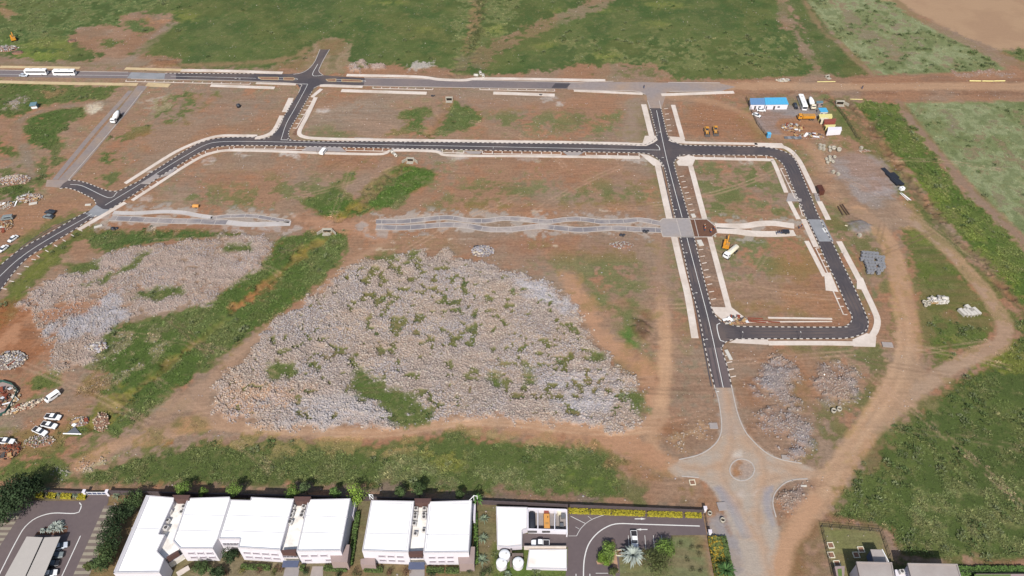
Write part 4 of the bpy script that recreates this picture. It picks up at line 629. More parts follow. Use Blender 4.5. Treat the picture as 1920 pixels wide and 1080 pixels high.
# ---- compounds at the bottom: garden ground
paint([(-60, 900), (62, 925), (250, 930), (640, 935), (920, 945), (1066, 950), (1320, 962), (1330, 1090), (1320, 1200), (-200, 1200)], (134, 122, 92), (120, 112, 78), veg=.12, vh=.1, rock=0, warp=.5, z=0)
paint([(928, 1020), (1066, 1024), (1068, 1080), (1060, 1120), (922, 1120)], (92, 118, 56), veg=1, vh=.45, warp=.5); paint([(1120, 1050), (1150, 1040), (1160, 1060), (1160, 1075), (1120, 1075)], (112, 118, 82)); paint([(1195, 1030), (1258, 1004), (1320, 1006), (1330, 1090), (1160, 1080), (1160, 1030)], (136, 134, 100), (122, 124, 86), veg=.1, vh=.1, warp=.5)
paint([(1540, 985), (1650, 993), (1680, 1070), (1700, 1150), (1580, 1150)], (126, 128, 80), (152, 134, 98), veg=.3, vh=.1, warp=.5); paint([(1685, 1060), (2300, 1060), (2300, 1200), (1690, 1200)], (92, 102, 60), (120, 100, 76), veg=.7, vh=.5)
# patchy hues: dry, olive and fresh growth; reddish and greyish soil
gg = (np.clip(VEG * 1.6, 0, 1) * np.clip(1 - ROCK * 2, 0, 1))
for nn_, lo, sc_, c_, mx_ in ((n_a, .45, 1.6, (108, 114, 74), .3), (n_b, .66, 2.4, (112, 116, 74), .3), (n_c, .84, 4, (146, 138, 104), .35), (1 - n_b, .70, 2.5, (80, 96, 54), .4)):
    t = (np.clip((nn_ - lo) * sc_, 0, mx_) * gg)[:, None]; C = C * (1 - t) + L(*c_) * t
ss = (1 - gg) * np.clip(1 - ROCK * 2, 0, 1) * (1 - SMO)
for nn_, lo, sc_, c_, mx_ in ((n_w, .55, 2, (164, 116, 86), .4), (1 - n_w, .62, 2, (148, 130, 114), .45), (n_e, .7, 2, (136, 106, 86), .35)):
    t = (np.clip((nn_ - lo) * sc_, 0, mx_) * ss)[:, None]; C = C * (1 - t) + L(*c_) * t
gv = np.clip(VEG * 1.8, 0, 1)[:, None] * np.clip(1 - ROCK * 1.5, 0, 1)[:, None]; gs = np.clip(1 - ROCK * 1.5, 0, 1)[:, None] * (1 - gv)
C *= 1 - gv * (1 - np.array([.88, .85, .69])) - gs * (1 - np.array([.91, .935, .935]))
brg = np.zeros(NV); bi = subset(GP([(1925, 604), (1545, 604), (1545, 1054), (1925, 1054)]), 1); brg[bi] = gv[bi, 0] * (Y[bi] < G(0, 604)[1]) * (X[bi] > G(1560, 960)[0]); C *= 1 - .06 * brg[:, None]
for Q in ([(700, 421), (830, 416), (960, 422), (1100, 421), (1240, 427)], [(205, 405), (320, 406), (430, 412), (548, 417)], [(1340, 428), (1420, 429), (1492, 431)]): paint(Q, (196, 180, 166), line=10, cov=.42, edge=2, warp=2.5, op=.6); paint(Q, (150, 140, 134), line=12, cov=.3, edge=2, warp=3, op=.5)
# faint tyre marks left by site traffic
for k in range(60):
    px, py = rng.uniform(200, 1720), rng.uniform(175, 840); x, y = G(px, py); hd = rng.normal(0, .35) if rng.rand() < .6 else rng.uniform(0, 3.1); cv = rng.normal(0, .006); P_ = []
    for s_ in range(int(rng.uniform(6, 18))): P_.append((x, y)); x += 5 * math.cos(hd); y += 5 * math.sin(hd); hd += cv * 5
    lt = rng.rand() < .6; cc = (186, 152, 126) if lt else (124, 98, 80); op_ = rng.uniform(.25, .55)
    for o_ in (-.95, .95):
        N_ = normals(P_); paint([(a + n_[0] * o_, b_ + n_[1] * o_) for (a, b_), n_ in zip(P_, N_)], cc, line=.55, edge=.6, warp=.12, op=op_, world=True, cov=.8)
# roundabout and access road: unsurfaced, dusty, with tyre arcs
def late(pts, c, c2=None, **k): paint(pts, c, c2, veg=0, vh=0, rock=0, z=0, smo=k.pop('smo', .85), **k)
late([(1340, 727), (1372, 727), (1382, 772), (1395, 805), (1410, 825), (1435, 848), (1462, 861), (1503, 869), (1530, 880), (1514, 899), (1490, 900), (1470, 908), (1453, 925), (1449, 945), (1455, 970), (1462, 990), (1465, 1090), (1370, 1090), (1372, 1010), (1358, 965), (1336, 918), (1310, 896), (1270, 895), (1255, 878), (1273, 862), (1310, 853), (1335, 838), (1349, 820), (1353, 795), (1347, 750)], (174, 160, 146), (176, 154, 134), edge=.9, warp=.4, cn=1)
late([(1346, 730), (1368, 730), (1380, 775), (1388, 810), (1358, 815), (1356, 770)], (162, 152, 144), (170, 152, 136), edge=3, warp=1)
for Q in ([(1338, 914), (1352, 910), (1382, 940), (1398, 975), (1410, 1005), (1392, 1008), (1365, 965), (1345, 932)], [(1430, 917), (1449, 912), (1448, 945), (1457, 985), (1446, 997), (1434, 965), (1428, 940)]): late(Q, (156, 148, 148), (162, 154, 150), edge=1.0, warp=.5)
late([(1374, 850), (1388, 847), (1391, 857), (1376, 860)], (196, 184, 172), edge=2, warp=.8, cov=.9); late([(1376, 925), (1394, 923), (1396, 932), (1378, 934)], (192, 178, 166), edge=2, warp=.8, cov=.8); late([(1404, 925), (1418, 922), (1416, 934)], (196, 186, 176), edge=2, cov=.8); late([(1435, 862), (1445, 862), (1443, 872)], (188, 174, 160), edge=2, cov=.8)
for Q in ([(1358, 730), (1366, 790), (1368, 840), (1352, 868), (1300, 880), (1262, 868)], [(1364, 740), (1380, 800), (1412, 840), (1440, 868), (1500, 882), (1540, 885)], [(1352, 872), (1352, 900), (1372, 925), (1395, 970), (1425, 1020), (1440, 1080)], [(1425, 860), (1432, 890), (1420, 930), (1418, 980), (1435, 1030)], [(1430, 900), (1470, 892), (1530, 890)]):
    late(Q, (186, 152, 124), line=2.4, edge=2.4, warp=.5, op=.55); late([(x + 5, y + 1) for x, y in Q], (160, 136, 116), line=.8, edge=1, warp=.2, op=.5)
late([(1371, 881), (1376, 870), (1385, 864), (1398, 864), (1408, 871), (1412, 881), (1408, 892), (1397, 898), (1385, 898), (1375, 892)], (168, 148, 134), edge=.6, warp=.1, smo=.2); late([(1374, 872), (1386, 865), (1392, 866), (1388, 890), (1378, 892)], (158, 118, 86), edge=2, warp=1, smo=.2)
late([(1325, 985), (1345, 962), (1362, 968), (1390, 1015), (1395, 1090), (1345, 1090), (1330, 1030)], (152, 144, 142), (160, 146, 136), edge=2.5, warp=1.2, cn=1)
late([(1458, 1090), (1472, 1030), (1500, 985), (1530, 940)], (182, 144, 114), line=5, edge=2, warp=.6)
# paved and built-over land carries no plants
for k, P, w_ in CLEAR:
    a_ = np.array(P)
    if k == 'line': paint(list(P)[::3] + [P[-1]], veg=0, vh=0, rock=0, z=0, line=2 * w_, warp=0, edge=.8, world=True)
    else: paint(P, veg=0, vh=0, rock=0, z=0, warp=0, edge=1.5, world=True)
for Q, z_ in (([(930, 949), (989, 951), (989, 991), (979, 1023), (950, 1028), (930, 1026)], 2.3), ([(985, 1025), (1066, 1025), (1066, 1070), (985, 1070)], .5), ([(932, 1030), (982, 1030), (982, 1068), (930, 1068)], .5)): paint(GP(Q, z_ / 2), veg=0, vh=0, warp=0, edge=.8, world=True)
# relief
Z = np.minimum(Z, 3) * (0.75 + 0.5 * n_b) - 0.10 * (1 - SMO) * n_b * np.clip(VEG + .3, 0, 1) + ROCK * .8 * (1 - np.abs(2 * vn(X / 4.2, Y / 4.2, 51) - 1)) ** 1.5 * np.clip(ROCK * 2 - .6, 0, 1) + ROCK * (0.1 + 0.35 * np.clip(n_b - .35, 0, 1) + 0.35 * n_c) * (n_w * .7 + .3)
Z[(np.abs(X) > 370) | (Y > 530) | (Y < 70)] = -0.05
V = np.stack([X, Y, Z], 1)
ii = (np.arange(NY - 1)[:, None] * NX + np.arange(NX - 1)[None, :]).ravel()
F = np.stack([ii, ii + 1, ii + 1 + NX, ii + NX], 1)
gm = bpy.data.materials.new('ground'); gm.use_nodes = True
n = gm.node_tree.nodes; l = gm.node_tree.links; b = n['Principled BSDF']; b.inputs['Roughness'].default_value = 0.95; b.inputs['Specular IOR Level'].default_value = 0.15
at = n.new('ShaderNodeAttribute'); at.attribute_name = 'Col'; av = n.new('ShaderNodeAttribute'); av.attribute_name = 'Mask'; geo = n.new('ShaderNodeNewGeometry')
def noise(scale, det=6, ro=.62, stretch=None):
    t = n.new('ShaderNodeTexNoise'); t.inputs['Scale'].default_value = scale; t.inputs['Detail'].default_value = det; t.inputs['Roughness'].default_value = ro
    if stretch:
        mp = n.new('ShaderNodeMapping'); mp.inputs['Scale'].default_value = stretch; l.new(geo.outputs['Position'], mp.inputs[0]); l.new(mp.outputs[0], t.inputs['Vector'])
    else: l.new(geo.outputs['Position'], t.inputs['Vector'])
    return t.outputs[0]
def rngmap(src, a, c, d, e):
    r = n.new('ShaderNodeMapRange'); r.inputs[1].default_value = a; r.inputs[2].default_value = c; r.inputs[3].default_value = d; r.inputs[4].default_value = e; l.new(src, r.inputs[0]); return r.outputs[0]
def math2(op, a, c):
    m_ = n.new('ShaderNodeMath'); m_.operation = op
    for i_, v_ in enumerate((a, c)):
        if hasattr(v_, 'links'): l.new(v_, m_.inputs[i_])
        else: m_.inputs[i_].default_value = v_
    return m_.outputs[0]
sepm = n.new('ShaderNodeSeparateColor'); l.new(av.outputs['Color'], sepm.inputs[0])
vegf, smof, rockf = sepm.outputs[0], sepm.outputs[1], sepm.outputs[2]
f1 = rngmap(noise(0.9), .28, .72, .76, 1.22); f2 = rngmap(noise(3.0, 5, .7), .3, .7, .84, 1.16); f3 = rngmap(noise(1.0, 4, .6, (.10, 1.0, 1)), .3, .7, .85, 1.15)
vg = rngmap(noise(1.6, 6, .75), .32, .68, .74, 1.26); vmx = n.new('ShaderNodeMix'); l.new(vegf, vmx.inputs[0]); l.new(math2('MULTIPLY', f1, f3), vmx.inputs[2]); l.new(vg, vmx.inputs[3])
tot = math2('MULTIPLY', vmx.outputs[0], f2)
vmx2 = n.new('ShaderNodeMix'); l.new(math2('MULTIPLY', smof, 0.8), vmx2.inputs[0]); l.new(tot, vmx2.inputs[2]); vmx2.inputs[3].default_value = 1.0; tot = vmx2.outputs[0]
spk = rngmap(noise(5.0, 2, .5), .70, .76, 0, .5)
sc_ = n.new('ShaderNodeVectorMath'); sc_.operation = 'SCALE'; l.new(at.outputs['Color'], sc_.inputs[0]); l.new(tot, sc_.inputs['Scale'])
wm = n.new('ShaderNodeMix'); wm.data_type = 'RGBA'; l.new(math2('MULTIPLY', spk, math2('SUBTRACT', 1.0, smof)), wm.inputs[0]); l.new(sc_.outputs[0], wm.inputs[6]); wm.inputs[7].default_value = (.42, .36, .30, 1)
l.new(wm.outputs[2], b.inputs['Base Color'])
bp = n.new('ShaderNodeBump'); bp.inputs['Strength'].default_value = .55; bp.inputs['Distance'].default_value = .35; l.new(noise(1.8, 6, .7), bp.inputs['Height']); l.new(bp.outputs[0], b.inputs['Normal'])
ground = np_mesh('ground', V, F, gm, np.clip(C, .004, .8)); ground.data.polygons.foreach_set('use_smooth', np.ones(len(F), bool)); tag(ground, kind='structure')
mk_ = ground.data.color_attributes.new('Mask', 'FLOAT_COLOR', 'POINT'); mm = np.ones((NV, 4), np.float32); mm[:, 0] = np.clip(VEG, 0, 1); mm[:, 1] = SMO; mm[:, 2] = ROCK; mk_.data.foreach_set('color', mm.ravel())

# ---- scattering of plants and stones
depth = Y * cp + CAMH * sp; vis = (np.abs(X) < depth / FPX * 1060) & (Y > 84) & (Y < 475)
cellw = np.zeros((NY, NX)); cellw[1:, :] = np.diff(ys)[:, None]; cellw *= 0.62; area = cellw.ravel()
def sample(w, k):
    w = w * area * vis; cs = np.cumsum(w); idx = np.searchsorted(cs, rng.rand(k) * cs[-1]); jx = X[idx] + rng.uniform(-.4, .4, k); jy = Y[idx] + rng.uniform(-.5, .5, k); return idx, jx, jy
def scatter(name, tmplV, tmplF, idx, px, py, pz, size, sz, cols, m, shade=None, ntm=4):
    """many copies of a few small templates in ONE mesh"""
    VV = []; FF = []; CC = []; o = 0; tid = rng.randint(0, len(tmplV), len(idx))
    for t in range(len(tmplV)):
        s_ = np.where(tid == t)[0]; n_ = len(s_); tv = tmplV[t]; a = rng.rand(n_) * 6.283; ca, sa = np.cos(a), np.sin(a)
        x = (tv[None, :, 0] * ca[:, None] - tv[None, :, 1] * sa[:, None]) * size[s_][:, None] + px[s_][:, None]
        y = (tv[None, :, 0] * sa[:, None] + tv[None, :, 1] * ca[:, None]) * size[s_][:, None] + py[s_][:, None]
        z = tv[None, :, 2] * (size[s_] * sz[s_])[:, None] + pz[s_][:, None]
        VV.append(np.stack([x, y, z], 2).reshape(-1, 3)); FF.append((tmplF[t][None] + (np.arange(n_) * len(tv))[:, None, None]).reshape(-1, tmplF[t].shape[1]) + o)
        c = np.repeat(cols[s_][:, None, :], len(tv), 1)
        if shade is not None: c = c * shade[t][None, :, None]
        CC.append(c.reshape(-1, 3)); o += n_ * len(tv)
    return np_mesh(name, np.concatenate(VV), np.concatenate(FF), m, np.clip(np.concatenate(CC), .004, .85))
def bush_template(nq, seed, flat=.75, leaf=.34):
    r = np.random.RandomState(seed); V_ = []; F_ = []; S_ = []
    for k in range(nq):
        th = r.rand() * 6.283; rr = r.rand() ** .6 * .5; h = flat * (1 - (rr / .55) ** 2) * r.uniform(.35, 1); c = np.array([rr * math.cos(th), rr * math.sin(th), h])
        d = np.array([math.cos(th) * (.3 + rr), math.sin(th) * (.3 + rr), r.uniform(.2, .9)]) + r.uniform(-.45, .45, 3); d /= np.linalg.norm(d); s_ = np.cross(d, r.uniform(-1, 1, 3)); s_ /= np.linalg.norm(s_)
        w_ = leaf * r.uniform(.3, .7); ln_ = leaf * r.uniform(.8, 1.4); o = len(V_)
        V_ += [c - s_ * w_ * .5, c + s_ * w_ * .5, c + d * ln_ + s_ * w_ * .2, c + d * ln_ - s_ * w_ * .2]; F_.append((o, o + 1, o + 2, o + 3)); q = r.uniform(.7, 1.3); S_ += [q] * 4
    return np.array(V_), np.array(F_), np.array(S_)
def plants(name, w, k, s0, s1, nq, hh, bright, tint=(1, 1, 1), seed=0, tops=.25):
    idx, px, py = sample(w, k); T = [bush_template(nq, seed + q) for q in range(5)]
    c = C[idx] * rng.uniform(.8, 1.25, (k, 1)) * bright * np.array(tint); gm_ = c.mean(1, keepdims=True); c = c * .86 + gm_ * .14; yl = rng.rand(k, 1) < tops; c = np.where(yl, c * np.array([1.3, 1.2, 1.2]), c)
    o = scatter(name, [t_[0] for t_ in T], [t_[1] for t_ in T], idx, px, py, Z[idx] - .03, rng.uniform(s0, s1, k) * (.6 + .6 * VH[idx]), np.full(k, hh), c, M['veg'], [t_[2] for t_ in T]); return tag(o, kind='stuff')
tag(plants('grass', VEG * (VH + .15) * np.where(Y > 330, .5, 1) * (1 - .5 * brg) * (.35 + n_b), 60000, .6, 1.1, 9, .38, 1.3, seed=10), 'rough green grass and weeds growing over the open ground', 'grass')
tag(plants('shrubs', np.clip(VEG - .55, 0, 1) * np.clip(VH - .45, 0, 1) * (n_b > .35), 8000, .9, 1.7, 16, .42, 1.42, seed=30, tops=.35), 'low leafy scrub growing in the lush green strips', 'shrubs')
idx_, px_, py_ = sample((np.clip(VEG - .5, 0, 1) * (n_c > .5) * (1 + 3 * brg) * (1 + 2 * ((Y > G(0, 140)[1]) & (X > G(1050, 80)[0])))) * (VH > .3) * n_a ** 1.5, 1500); T_ = [bush_template(34, 70 + q, .8, .3) for q in range(5)]
c_ = np.where(rng.rand(1500, 1) < .55, L(116, 124, 88)[None], L(88, 104, 60)[None]) * rng.uniform(.8, 1.2, (1500, 1))
tag(scatter('weeds', [t_[0] for t_ in T_], [t_[1] for t_ in T_], idx_, px_, py_, Z[idx_] - .05, rng.uniform(.8, 1.0, 1500) * (.9 + 1.9 * rng.rand(1500) ** 2.5), np.full(1500, .8), c_, M['veg'], [t_[2] for t_ in T_]), 'pale tall weeds standing singly in the green fields', 'weeds', kind='stuff')
def rock_template(seed):
    r = np.random.RandomState(seed); p = (1 + 5 ** .5) / 2
    V_ = np.array([(-1, p, 0), (1, p, 0), (-1, -p, 0), (1, -p, 0), (0, -1, p), (0, 1, p), (0, -1, -p), (0, 1, -p), (p, 0, -1), (p, 0, 1), (-p, 0, -1), (-p, 0, 1)], float) / 1.9
    F_ = np.array([(0, 11, 5), (0, 5, 1), (0, 1, 7), (0, 7, 10), (0, 10, 11), (1, 5, 9), (5, 11, 4), (11, 10, 2), (10, 7, 6), (7, 1, 8), (3, 9, 4), (3, 4, 2), (3, 2, 6), (3, 6, 8), (3, 8, 9), (4, 9, 5), (2, 4, 11), (6, 2, 10), (8, 6, 7), (9, 8, 1)])
    V_ *= r.uniform(.65, 1.15, (12, 1)); V_ *= r.uniform(.7, 1.1, 3); return V_ * .5, F_
RT = [rock_template(s_) for s_ in range(7)]
def stones(name, w, k, s0, s1, bright=1.0, lab='', zz=.1):
    idx, px, py = sample(w, k); tone = rng.rand(k, 1); hue = uni(vn(px / 9, py / 9, 41) + .5 * vn(px / 3, py / 3, 43))[:, None]
    c1 = L(172, 167, 170); c2 = L(178, 160, 147); c3 = L(196, 184, 170); c = c1 * (1 - hue) + c2 * hue; c = np.where(rng.rand(k, 1) < .25, c3, c); c = c * (.77 + .30 * tone ** 1.4) * bright * 1.09; c = c * .6 + C[idx] * .42
    sz_ = s0 + (s1 - s0) * rng.rand(k) ** 2.2
    o = scatter(name, [t_[0] for t_ in RT], [t_[1] for t_ in RT], idx, px, py, Z[idx] + sz_ * zz, sz_, rng.uniform(.55, .95, k), c, M['rock']); tag(o, lab, 'rubble', kind='stuff'); return o
in1 = np.zeros(NV); g1 = subset(GP(RB1), 2); in1[g1] = (sdf_poly(GP(RB1), X[g1], Y[g1]) > -3)
stones('rubble', ROCK * in1, 46000, .3, 1.15, lab='wide field of loose pale grey and pink broken stone in the middle')
stones('broken_stone', ROCK * (1 - in1), 17000, .28, .95, .93, lab='loose broken stone spread over the mounds and waste ground beside the stream and roundabout')
bare = np.clip(1 - VEG * 1.2 - ROCK * 2 - SMO, 0, 1) * (n_b > .45) * 1.0
for k_, P, w_ in CLEAR:
    if k_ == 'poly':
        g_ = subset(P, 1); bare[g_] *= (sdf_poly(P, X[g_], Y[g_]) < -.5)
    else:
        g_ = subset(P, w_ + 1); bare[g_] *= (sdf_line(list(P)[::3] + [P[-1]], w_ + .3, X[g_], Y[g_]) < 0)
stones('scattered_stones', bare, 5200, .22, .75, 1.15, 'small pale stones lying scattered over the bare red soil')

# ================================================================= BUILDINGS
def centre(poly): return (sum(p[0] for p in poly) / len(poly), sum(p[1] for p in poly) / len(poly))
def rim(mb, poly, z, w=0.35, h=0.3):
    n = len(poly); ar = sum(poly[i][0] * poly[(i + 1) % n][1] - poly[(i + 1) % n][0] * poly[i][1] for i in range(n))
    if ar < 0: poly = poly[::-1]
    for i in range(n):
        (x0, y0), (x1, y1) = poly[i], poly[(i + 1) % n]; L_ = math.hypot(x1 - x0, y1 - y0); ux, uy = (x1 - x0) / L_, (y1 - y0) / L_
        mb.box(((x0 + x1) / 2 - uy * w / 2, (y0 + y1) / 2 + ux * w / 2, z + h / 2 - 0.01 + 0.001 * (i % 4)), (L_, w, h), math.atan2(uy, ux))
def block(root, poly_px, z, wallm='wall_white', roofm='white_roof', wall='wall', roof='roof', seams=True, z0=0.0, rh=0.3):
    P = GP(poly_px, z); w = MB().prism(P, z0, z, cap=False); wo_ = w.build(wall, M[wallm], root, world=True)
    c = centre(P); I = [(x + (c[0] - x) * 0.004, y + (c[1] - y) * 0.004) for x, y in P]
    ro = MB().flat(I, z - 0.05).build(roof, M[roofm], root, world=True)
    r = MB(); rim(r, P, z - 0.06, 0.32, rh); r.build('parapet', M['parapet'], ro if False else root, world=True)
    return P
def seams(root, lines, z):
    mb = MB()
    for a, b in lines: strip_mb(mb, [G(*a, z), G(*b, z)], 0.2, z + 0.02, clear=False)
    mb.build('roof_seam', M['parapet'], root, world=True)
def windows(root, a, b, z, items, w, h, cols=1, pane='glass', frame='wall_lilac', rows=1):
    """windows on the wall below the roof edge a-b: items are (fraction along, height)"""
    p0, p1 = G(*a, z), G(*b, z); L_ = math.hypot(p1[0] - p0[0], p1[1] - p0[1]); ux, uy = (p1[0] - p0[0]) / L_, (p1[1] - p0[1]) / L_; nx, ny = uy, -ux; rz = math.atan2(uy, ux)
    if ny > 0.3: nx, ny = -nx, -ny
    for u, zc in items:
        x, y = p0[0] + ux * L_ * u, p0[1] + uy * L_ * u
        f = MB()
        for s in (-1, 1):
            f.box((x + ux * s * (w / 2) + nx * .08, y + uy * s * (w / 2) + ny * .08, zc), (.12, .16, h), rz); f.box((x + nx * .08, y + ny * .08, zc + s * h / 2), (w + .12, .18, .12), rz)
        for k in range(1, cols): f.box((x + ux * (k / cols - .5) * w + nx * .06, y + uy * (k / cols - .5) * w + ny * .06, zc), (.08, .12, h), rz)
        for k in range(1, rows): f.box((x + nx * .055, y + ny * .055, zc + (k / rows - .5) * h), (w, .11, .08), rz)
        fo = f.build('window', M[frame], root, world=True)
        g = MB().box((x + nx * .02, y + ny * .02, zc), (w - .06, .05, h - .06), rz).build('pane', M[pane], None, world=True, org=root.location); g.location = (0, 0, 0); g.parent = fo
def panel(root, name, poly_px, z, z0, m, world=True): return MB().prism(GP(poly_px, z), z0, z).build(name, M[m], root, world=True)
def ac_unit():
    o = thing('air_conditioner', '', 'air conditioner')
    MB().box((0, 0, .62), (1.25, 1.05, .95)).box((-.5, 0, .07), (.1, 1.0, .14)).box((.5, 0, .07), (.1, 1.0, .14)).build('casing', M['unit_white'], o)
    MB().cyl((0, 0, 1.1), (0, 0, 1.17), .40, n=14).build('fan', M['unit_dark'], o); return o
AC = Maker(ac_unit)
Z8, ZV = 7.2, 5.6
# --- west office building with four white roof wings
A0 = G(430, 1060); bw = thing('office_building', 'long white office building with four white roof wings beside the west car park', 'office building', (A0[0], A0[1], 0))
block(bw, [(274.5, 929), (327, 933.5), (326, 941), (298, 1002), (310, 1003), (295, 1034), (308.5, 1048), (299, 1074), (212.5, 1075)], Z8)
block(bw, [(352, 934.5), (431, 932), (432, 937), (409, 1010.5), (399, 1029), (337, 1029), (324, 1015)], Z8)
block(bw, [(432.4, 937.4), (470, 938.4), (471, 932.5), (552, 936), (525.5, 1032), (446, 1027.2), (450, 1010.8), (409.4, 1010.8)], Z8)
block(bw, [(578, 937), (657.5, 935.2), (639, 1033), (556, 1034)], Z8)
panel(bw, 'roof_eave', [(274.5, 929), (280.5, 930.5), (221, 1071.5), (299, 1070.5), (299, 1074), (212.5, 1075)], Z8 + .14, Z8 - .2, 'parapet')
panel(bw, 'valley_roof', [(327.5, 940), (352, 940), (326, 1015), (336, 1030), (309, 1047), (296, 1034), (311, 1003), (299, 1002)], ZV, 0, 'valley')
panel(bw, 'valley_roof', [(553, 942), (578, 942), (555, 1036), (527, 1036)], ZV, 0, 'valley')
panel(bw, 'stair_panel', [(323, 928), (356.5, 928), (353, 936), (327.3, 936)], 8.2, 0, 'brown_panel'); panel(bw, 'stair_panel', [(551, 931), (583, 931), (578, 939.8), (553, 939.8)], 8.2, 0, 'brown_panel')
panel(bw, 'brown_parapet', [(312, 1044), (333.5, 1032), (334, 1036), (313.5, 1048)], 7.0, 5.2, 'brown_panel'); panel(bw, 'brown_parapet', [(527, 1031.5), (555.5, 1029.5), (554, 1036.5), (527.5, 1035.8)], 7.3, 5.3, 'brown_panel')
seams(bw, [((246, 990), (300, 992)), ((345, 965), (422, 967)), ((330, 994), (414, 996)), ((432, 966), (545, 970)), ((420, 995), (535, 999)), ((568, 967), (652, 970)), ((562, 998), (645, 1000))], Z8)
windows(bw, (337, 1029), (399, 1029), Z8, [(u, z) for z in (4.7, 2.2) for u in (.27, .55, .83)], 1.7, 1.25, pane='glass_pale')
windows(bw, (446, 1027.2), (525.5, 1032), Z8, [(u, z) for z in (4.6, 2.1) for u in (.16, .38, .60, .82)], 1.8, 1.25, pane='glass_pale')
windows(bw, (556, 1034), (639, 1033), Z8, [(.14, 4.7), (.36, 4.7), (.58, 4.7), (.18, 2.0), (.66, 2.0)], 1.8, 1.25, pane='glass_pale')
windows(bw, (527.3, 1037), (555, 1037), 5.6, [(.5, 4.0)], 3.9, 1.9, cols=4, rows=2); windows(bw, (409.4, 1010.8), (450, 1010.8), Z8, [(.5, 4.4)], 4.8, 1.6, cols=5, rows=2)
windows(bw, (309, 1047), (336, 1030), ZV, [(.5, 3.9)], 4.2, 2.4, cols=4, rows=2)
panel(bw, 'entrance_canopy', [(531, 1051), (561, 1051), (558, 1063), (528.5, 1063)], 3.0, 2.7, 'canopy_blue'); panel(bw, 'entrance_canopy', [(330, 1073), (352.5, 1060), (356, 1067), (334, 1081)], 3.0, 2.7, 'footpath')
panel(bw, 'side_wing', [(619, 1041), (642, 1040), (650, 1021), (655.5, 1021), (651, 1054), (621, 1054)], 4.6, 0, 'wall_taupe')
MB().prism(GP([(661, 941), (667, 941), (662, 968), (657, 968)], 3.0), 0, 3.0).build('side_wall', M['wall_lilac'], bw, world=True)
# --- centre office building
B0 = G(780, 1060); bc = thing('office_building', 'square white office building with two white roofs, right of the long one', 'office building', (B0[0], B0[1], 0))
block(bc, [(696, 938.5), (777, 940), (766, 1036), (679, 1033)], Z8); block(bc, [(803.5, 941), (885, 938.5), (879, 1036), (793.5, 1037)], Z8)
panel(bc, 'valley_roof', [(777.5, 945), (803, 945), (793.5, 1038), (766.5, 1038)], ZV, 0, 'valley')
panel(bc, 'stair_panel', [(777, 934.5), (808.5, 934.5), (804, 943), (778, 943)], 8.2, 0, 'brown_panel'); panel(bc, 'brown_parapet', [(765.5, 1034), (793.5, 1032.5), (792, 1039), (766, 1039)], 7.3, 5.3, 'brown_panel')
seams(bc, [((690, 1000), (764, 1001)), ((797, 1002), (882, 1002)), ((772, 945), (762, 1030)), ((808, 945), (799, 1030)), ((700, 943), (772, 945)), ((809, 945), (881, 944))], Z8)
windows(bc, (679, 1033), (766, 1036), Z8, [(u, z) for z in (4.6, 2.1) for u in (.40, .60, .80)], 1.8, 1.25, pane='glass_pale'); windows(bc, (793.5, 1037), (879, 1036), Z8, [(u, z) for z in (4.6, 2.1) for u in (.18, .38, .58)], 1.8, 1.25, pane='glass_pale')
windows(bc, (766.5, 1039), (793, 1039), 5.6, [(.5, 4.0)], 3.9, 1.9, cols=4, rows=2)
panel(bc, 'entrance_canopy', [(767, 1054), (796, 1054), (796, 1067), (765.5, 1067)], 3.0, 2.7, 'canopy_blue')
panel(bc, 'side_wing', [(858, 1041), (881, 1041), (883, 1025), (890.5, 1025), (889, 1057), (861, 1057)], 4.6, 0, 'wall_taupe'); panel(bc, 'side_wing', [(676, 1048), (703, 1044), (704, 1060), (676, 1058)], 3.2, 0, 'wall_taupe')
MB().prism(GP([(886, 944), (892, 944), (891, 975), (887, 975)], 3.0), 0, 3.0).build('side_wall', M['wall_lilac'], bc, world=True)
for a, b in (((692, 928), (700, 936)), ((888, 930), (880, 938))):
    p, q = G(*a, 8.6), G(*b, 7.6); fr = MB(); fr.cyl((*p, 8.6), (*q, 7.6), .09, n=6); fr.cyl((p[0], p[1], 6.2), (p[0], p[1], 8.9), .1, n=6); fr.cyl((p[0] + 1.0, p[1], 6.9), (p[0] + 1.0, p[1], 8.6), .1, n=6); fr.cyl((p[0], p[1], 8.8), (p[0] + 1.0, p[1], 8.6), .09, n=6); fr.build('corner_bracket', M['paint_white'], bc, world=True)
nth = ['first', 'second', 'third', 'fourth', 'fifth', 'sixth', 'seventh', 'eighth', 'ninth', 'tenth']
for nm, pts in (('west', [(322, 950), (345, 951), (319, 960), (341, 961), (315, 977), (312, 991)]), ('east', [(550, 951), (570, 951), (548, 961), (568, 961), (546, 968), (566, 968), (544, 980)])):
    for i, (x, y) in enumerate(pts):
        g = G(x, y, ZV + .5); AC((g[0], g[1], ZV), .0 - .25, 'white air conditioner, %s from the back in the %s gap of the long office roof' % (nth[i], nm), 'rooftop air conditioners', (1.15, 1.15, 1.1) if i > 4 else None)
for i, (x, y) in enumerate([(780, 955), (796, 955), (779, 965), (795, 965), (778.5, 971), (795, 971), (777, 983), (795, 996), (779, 1002)]):
    g = G(x, y, ZV + .5); AC((g[0], g[1], ZV), -.06, 'white air conditioner, %s from the back in the gap of the square office roof' % nth[i], 'rooftop air conditioners')
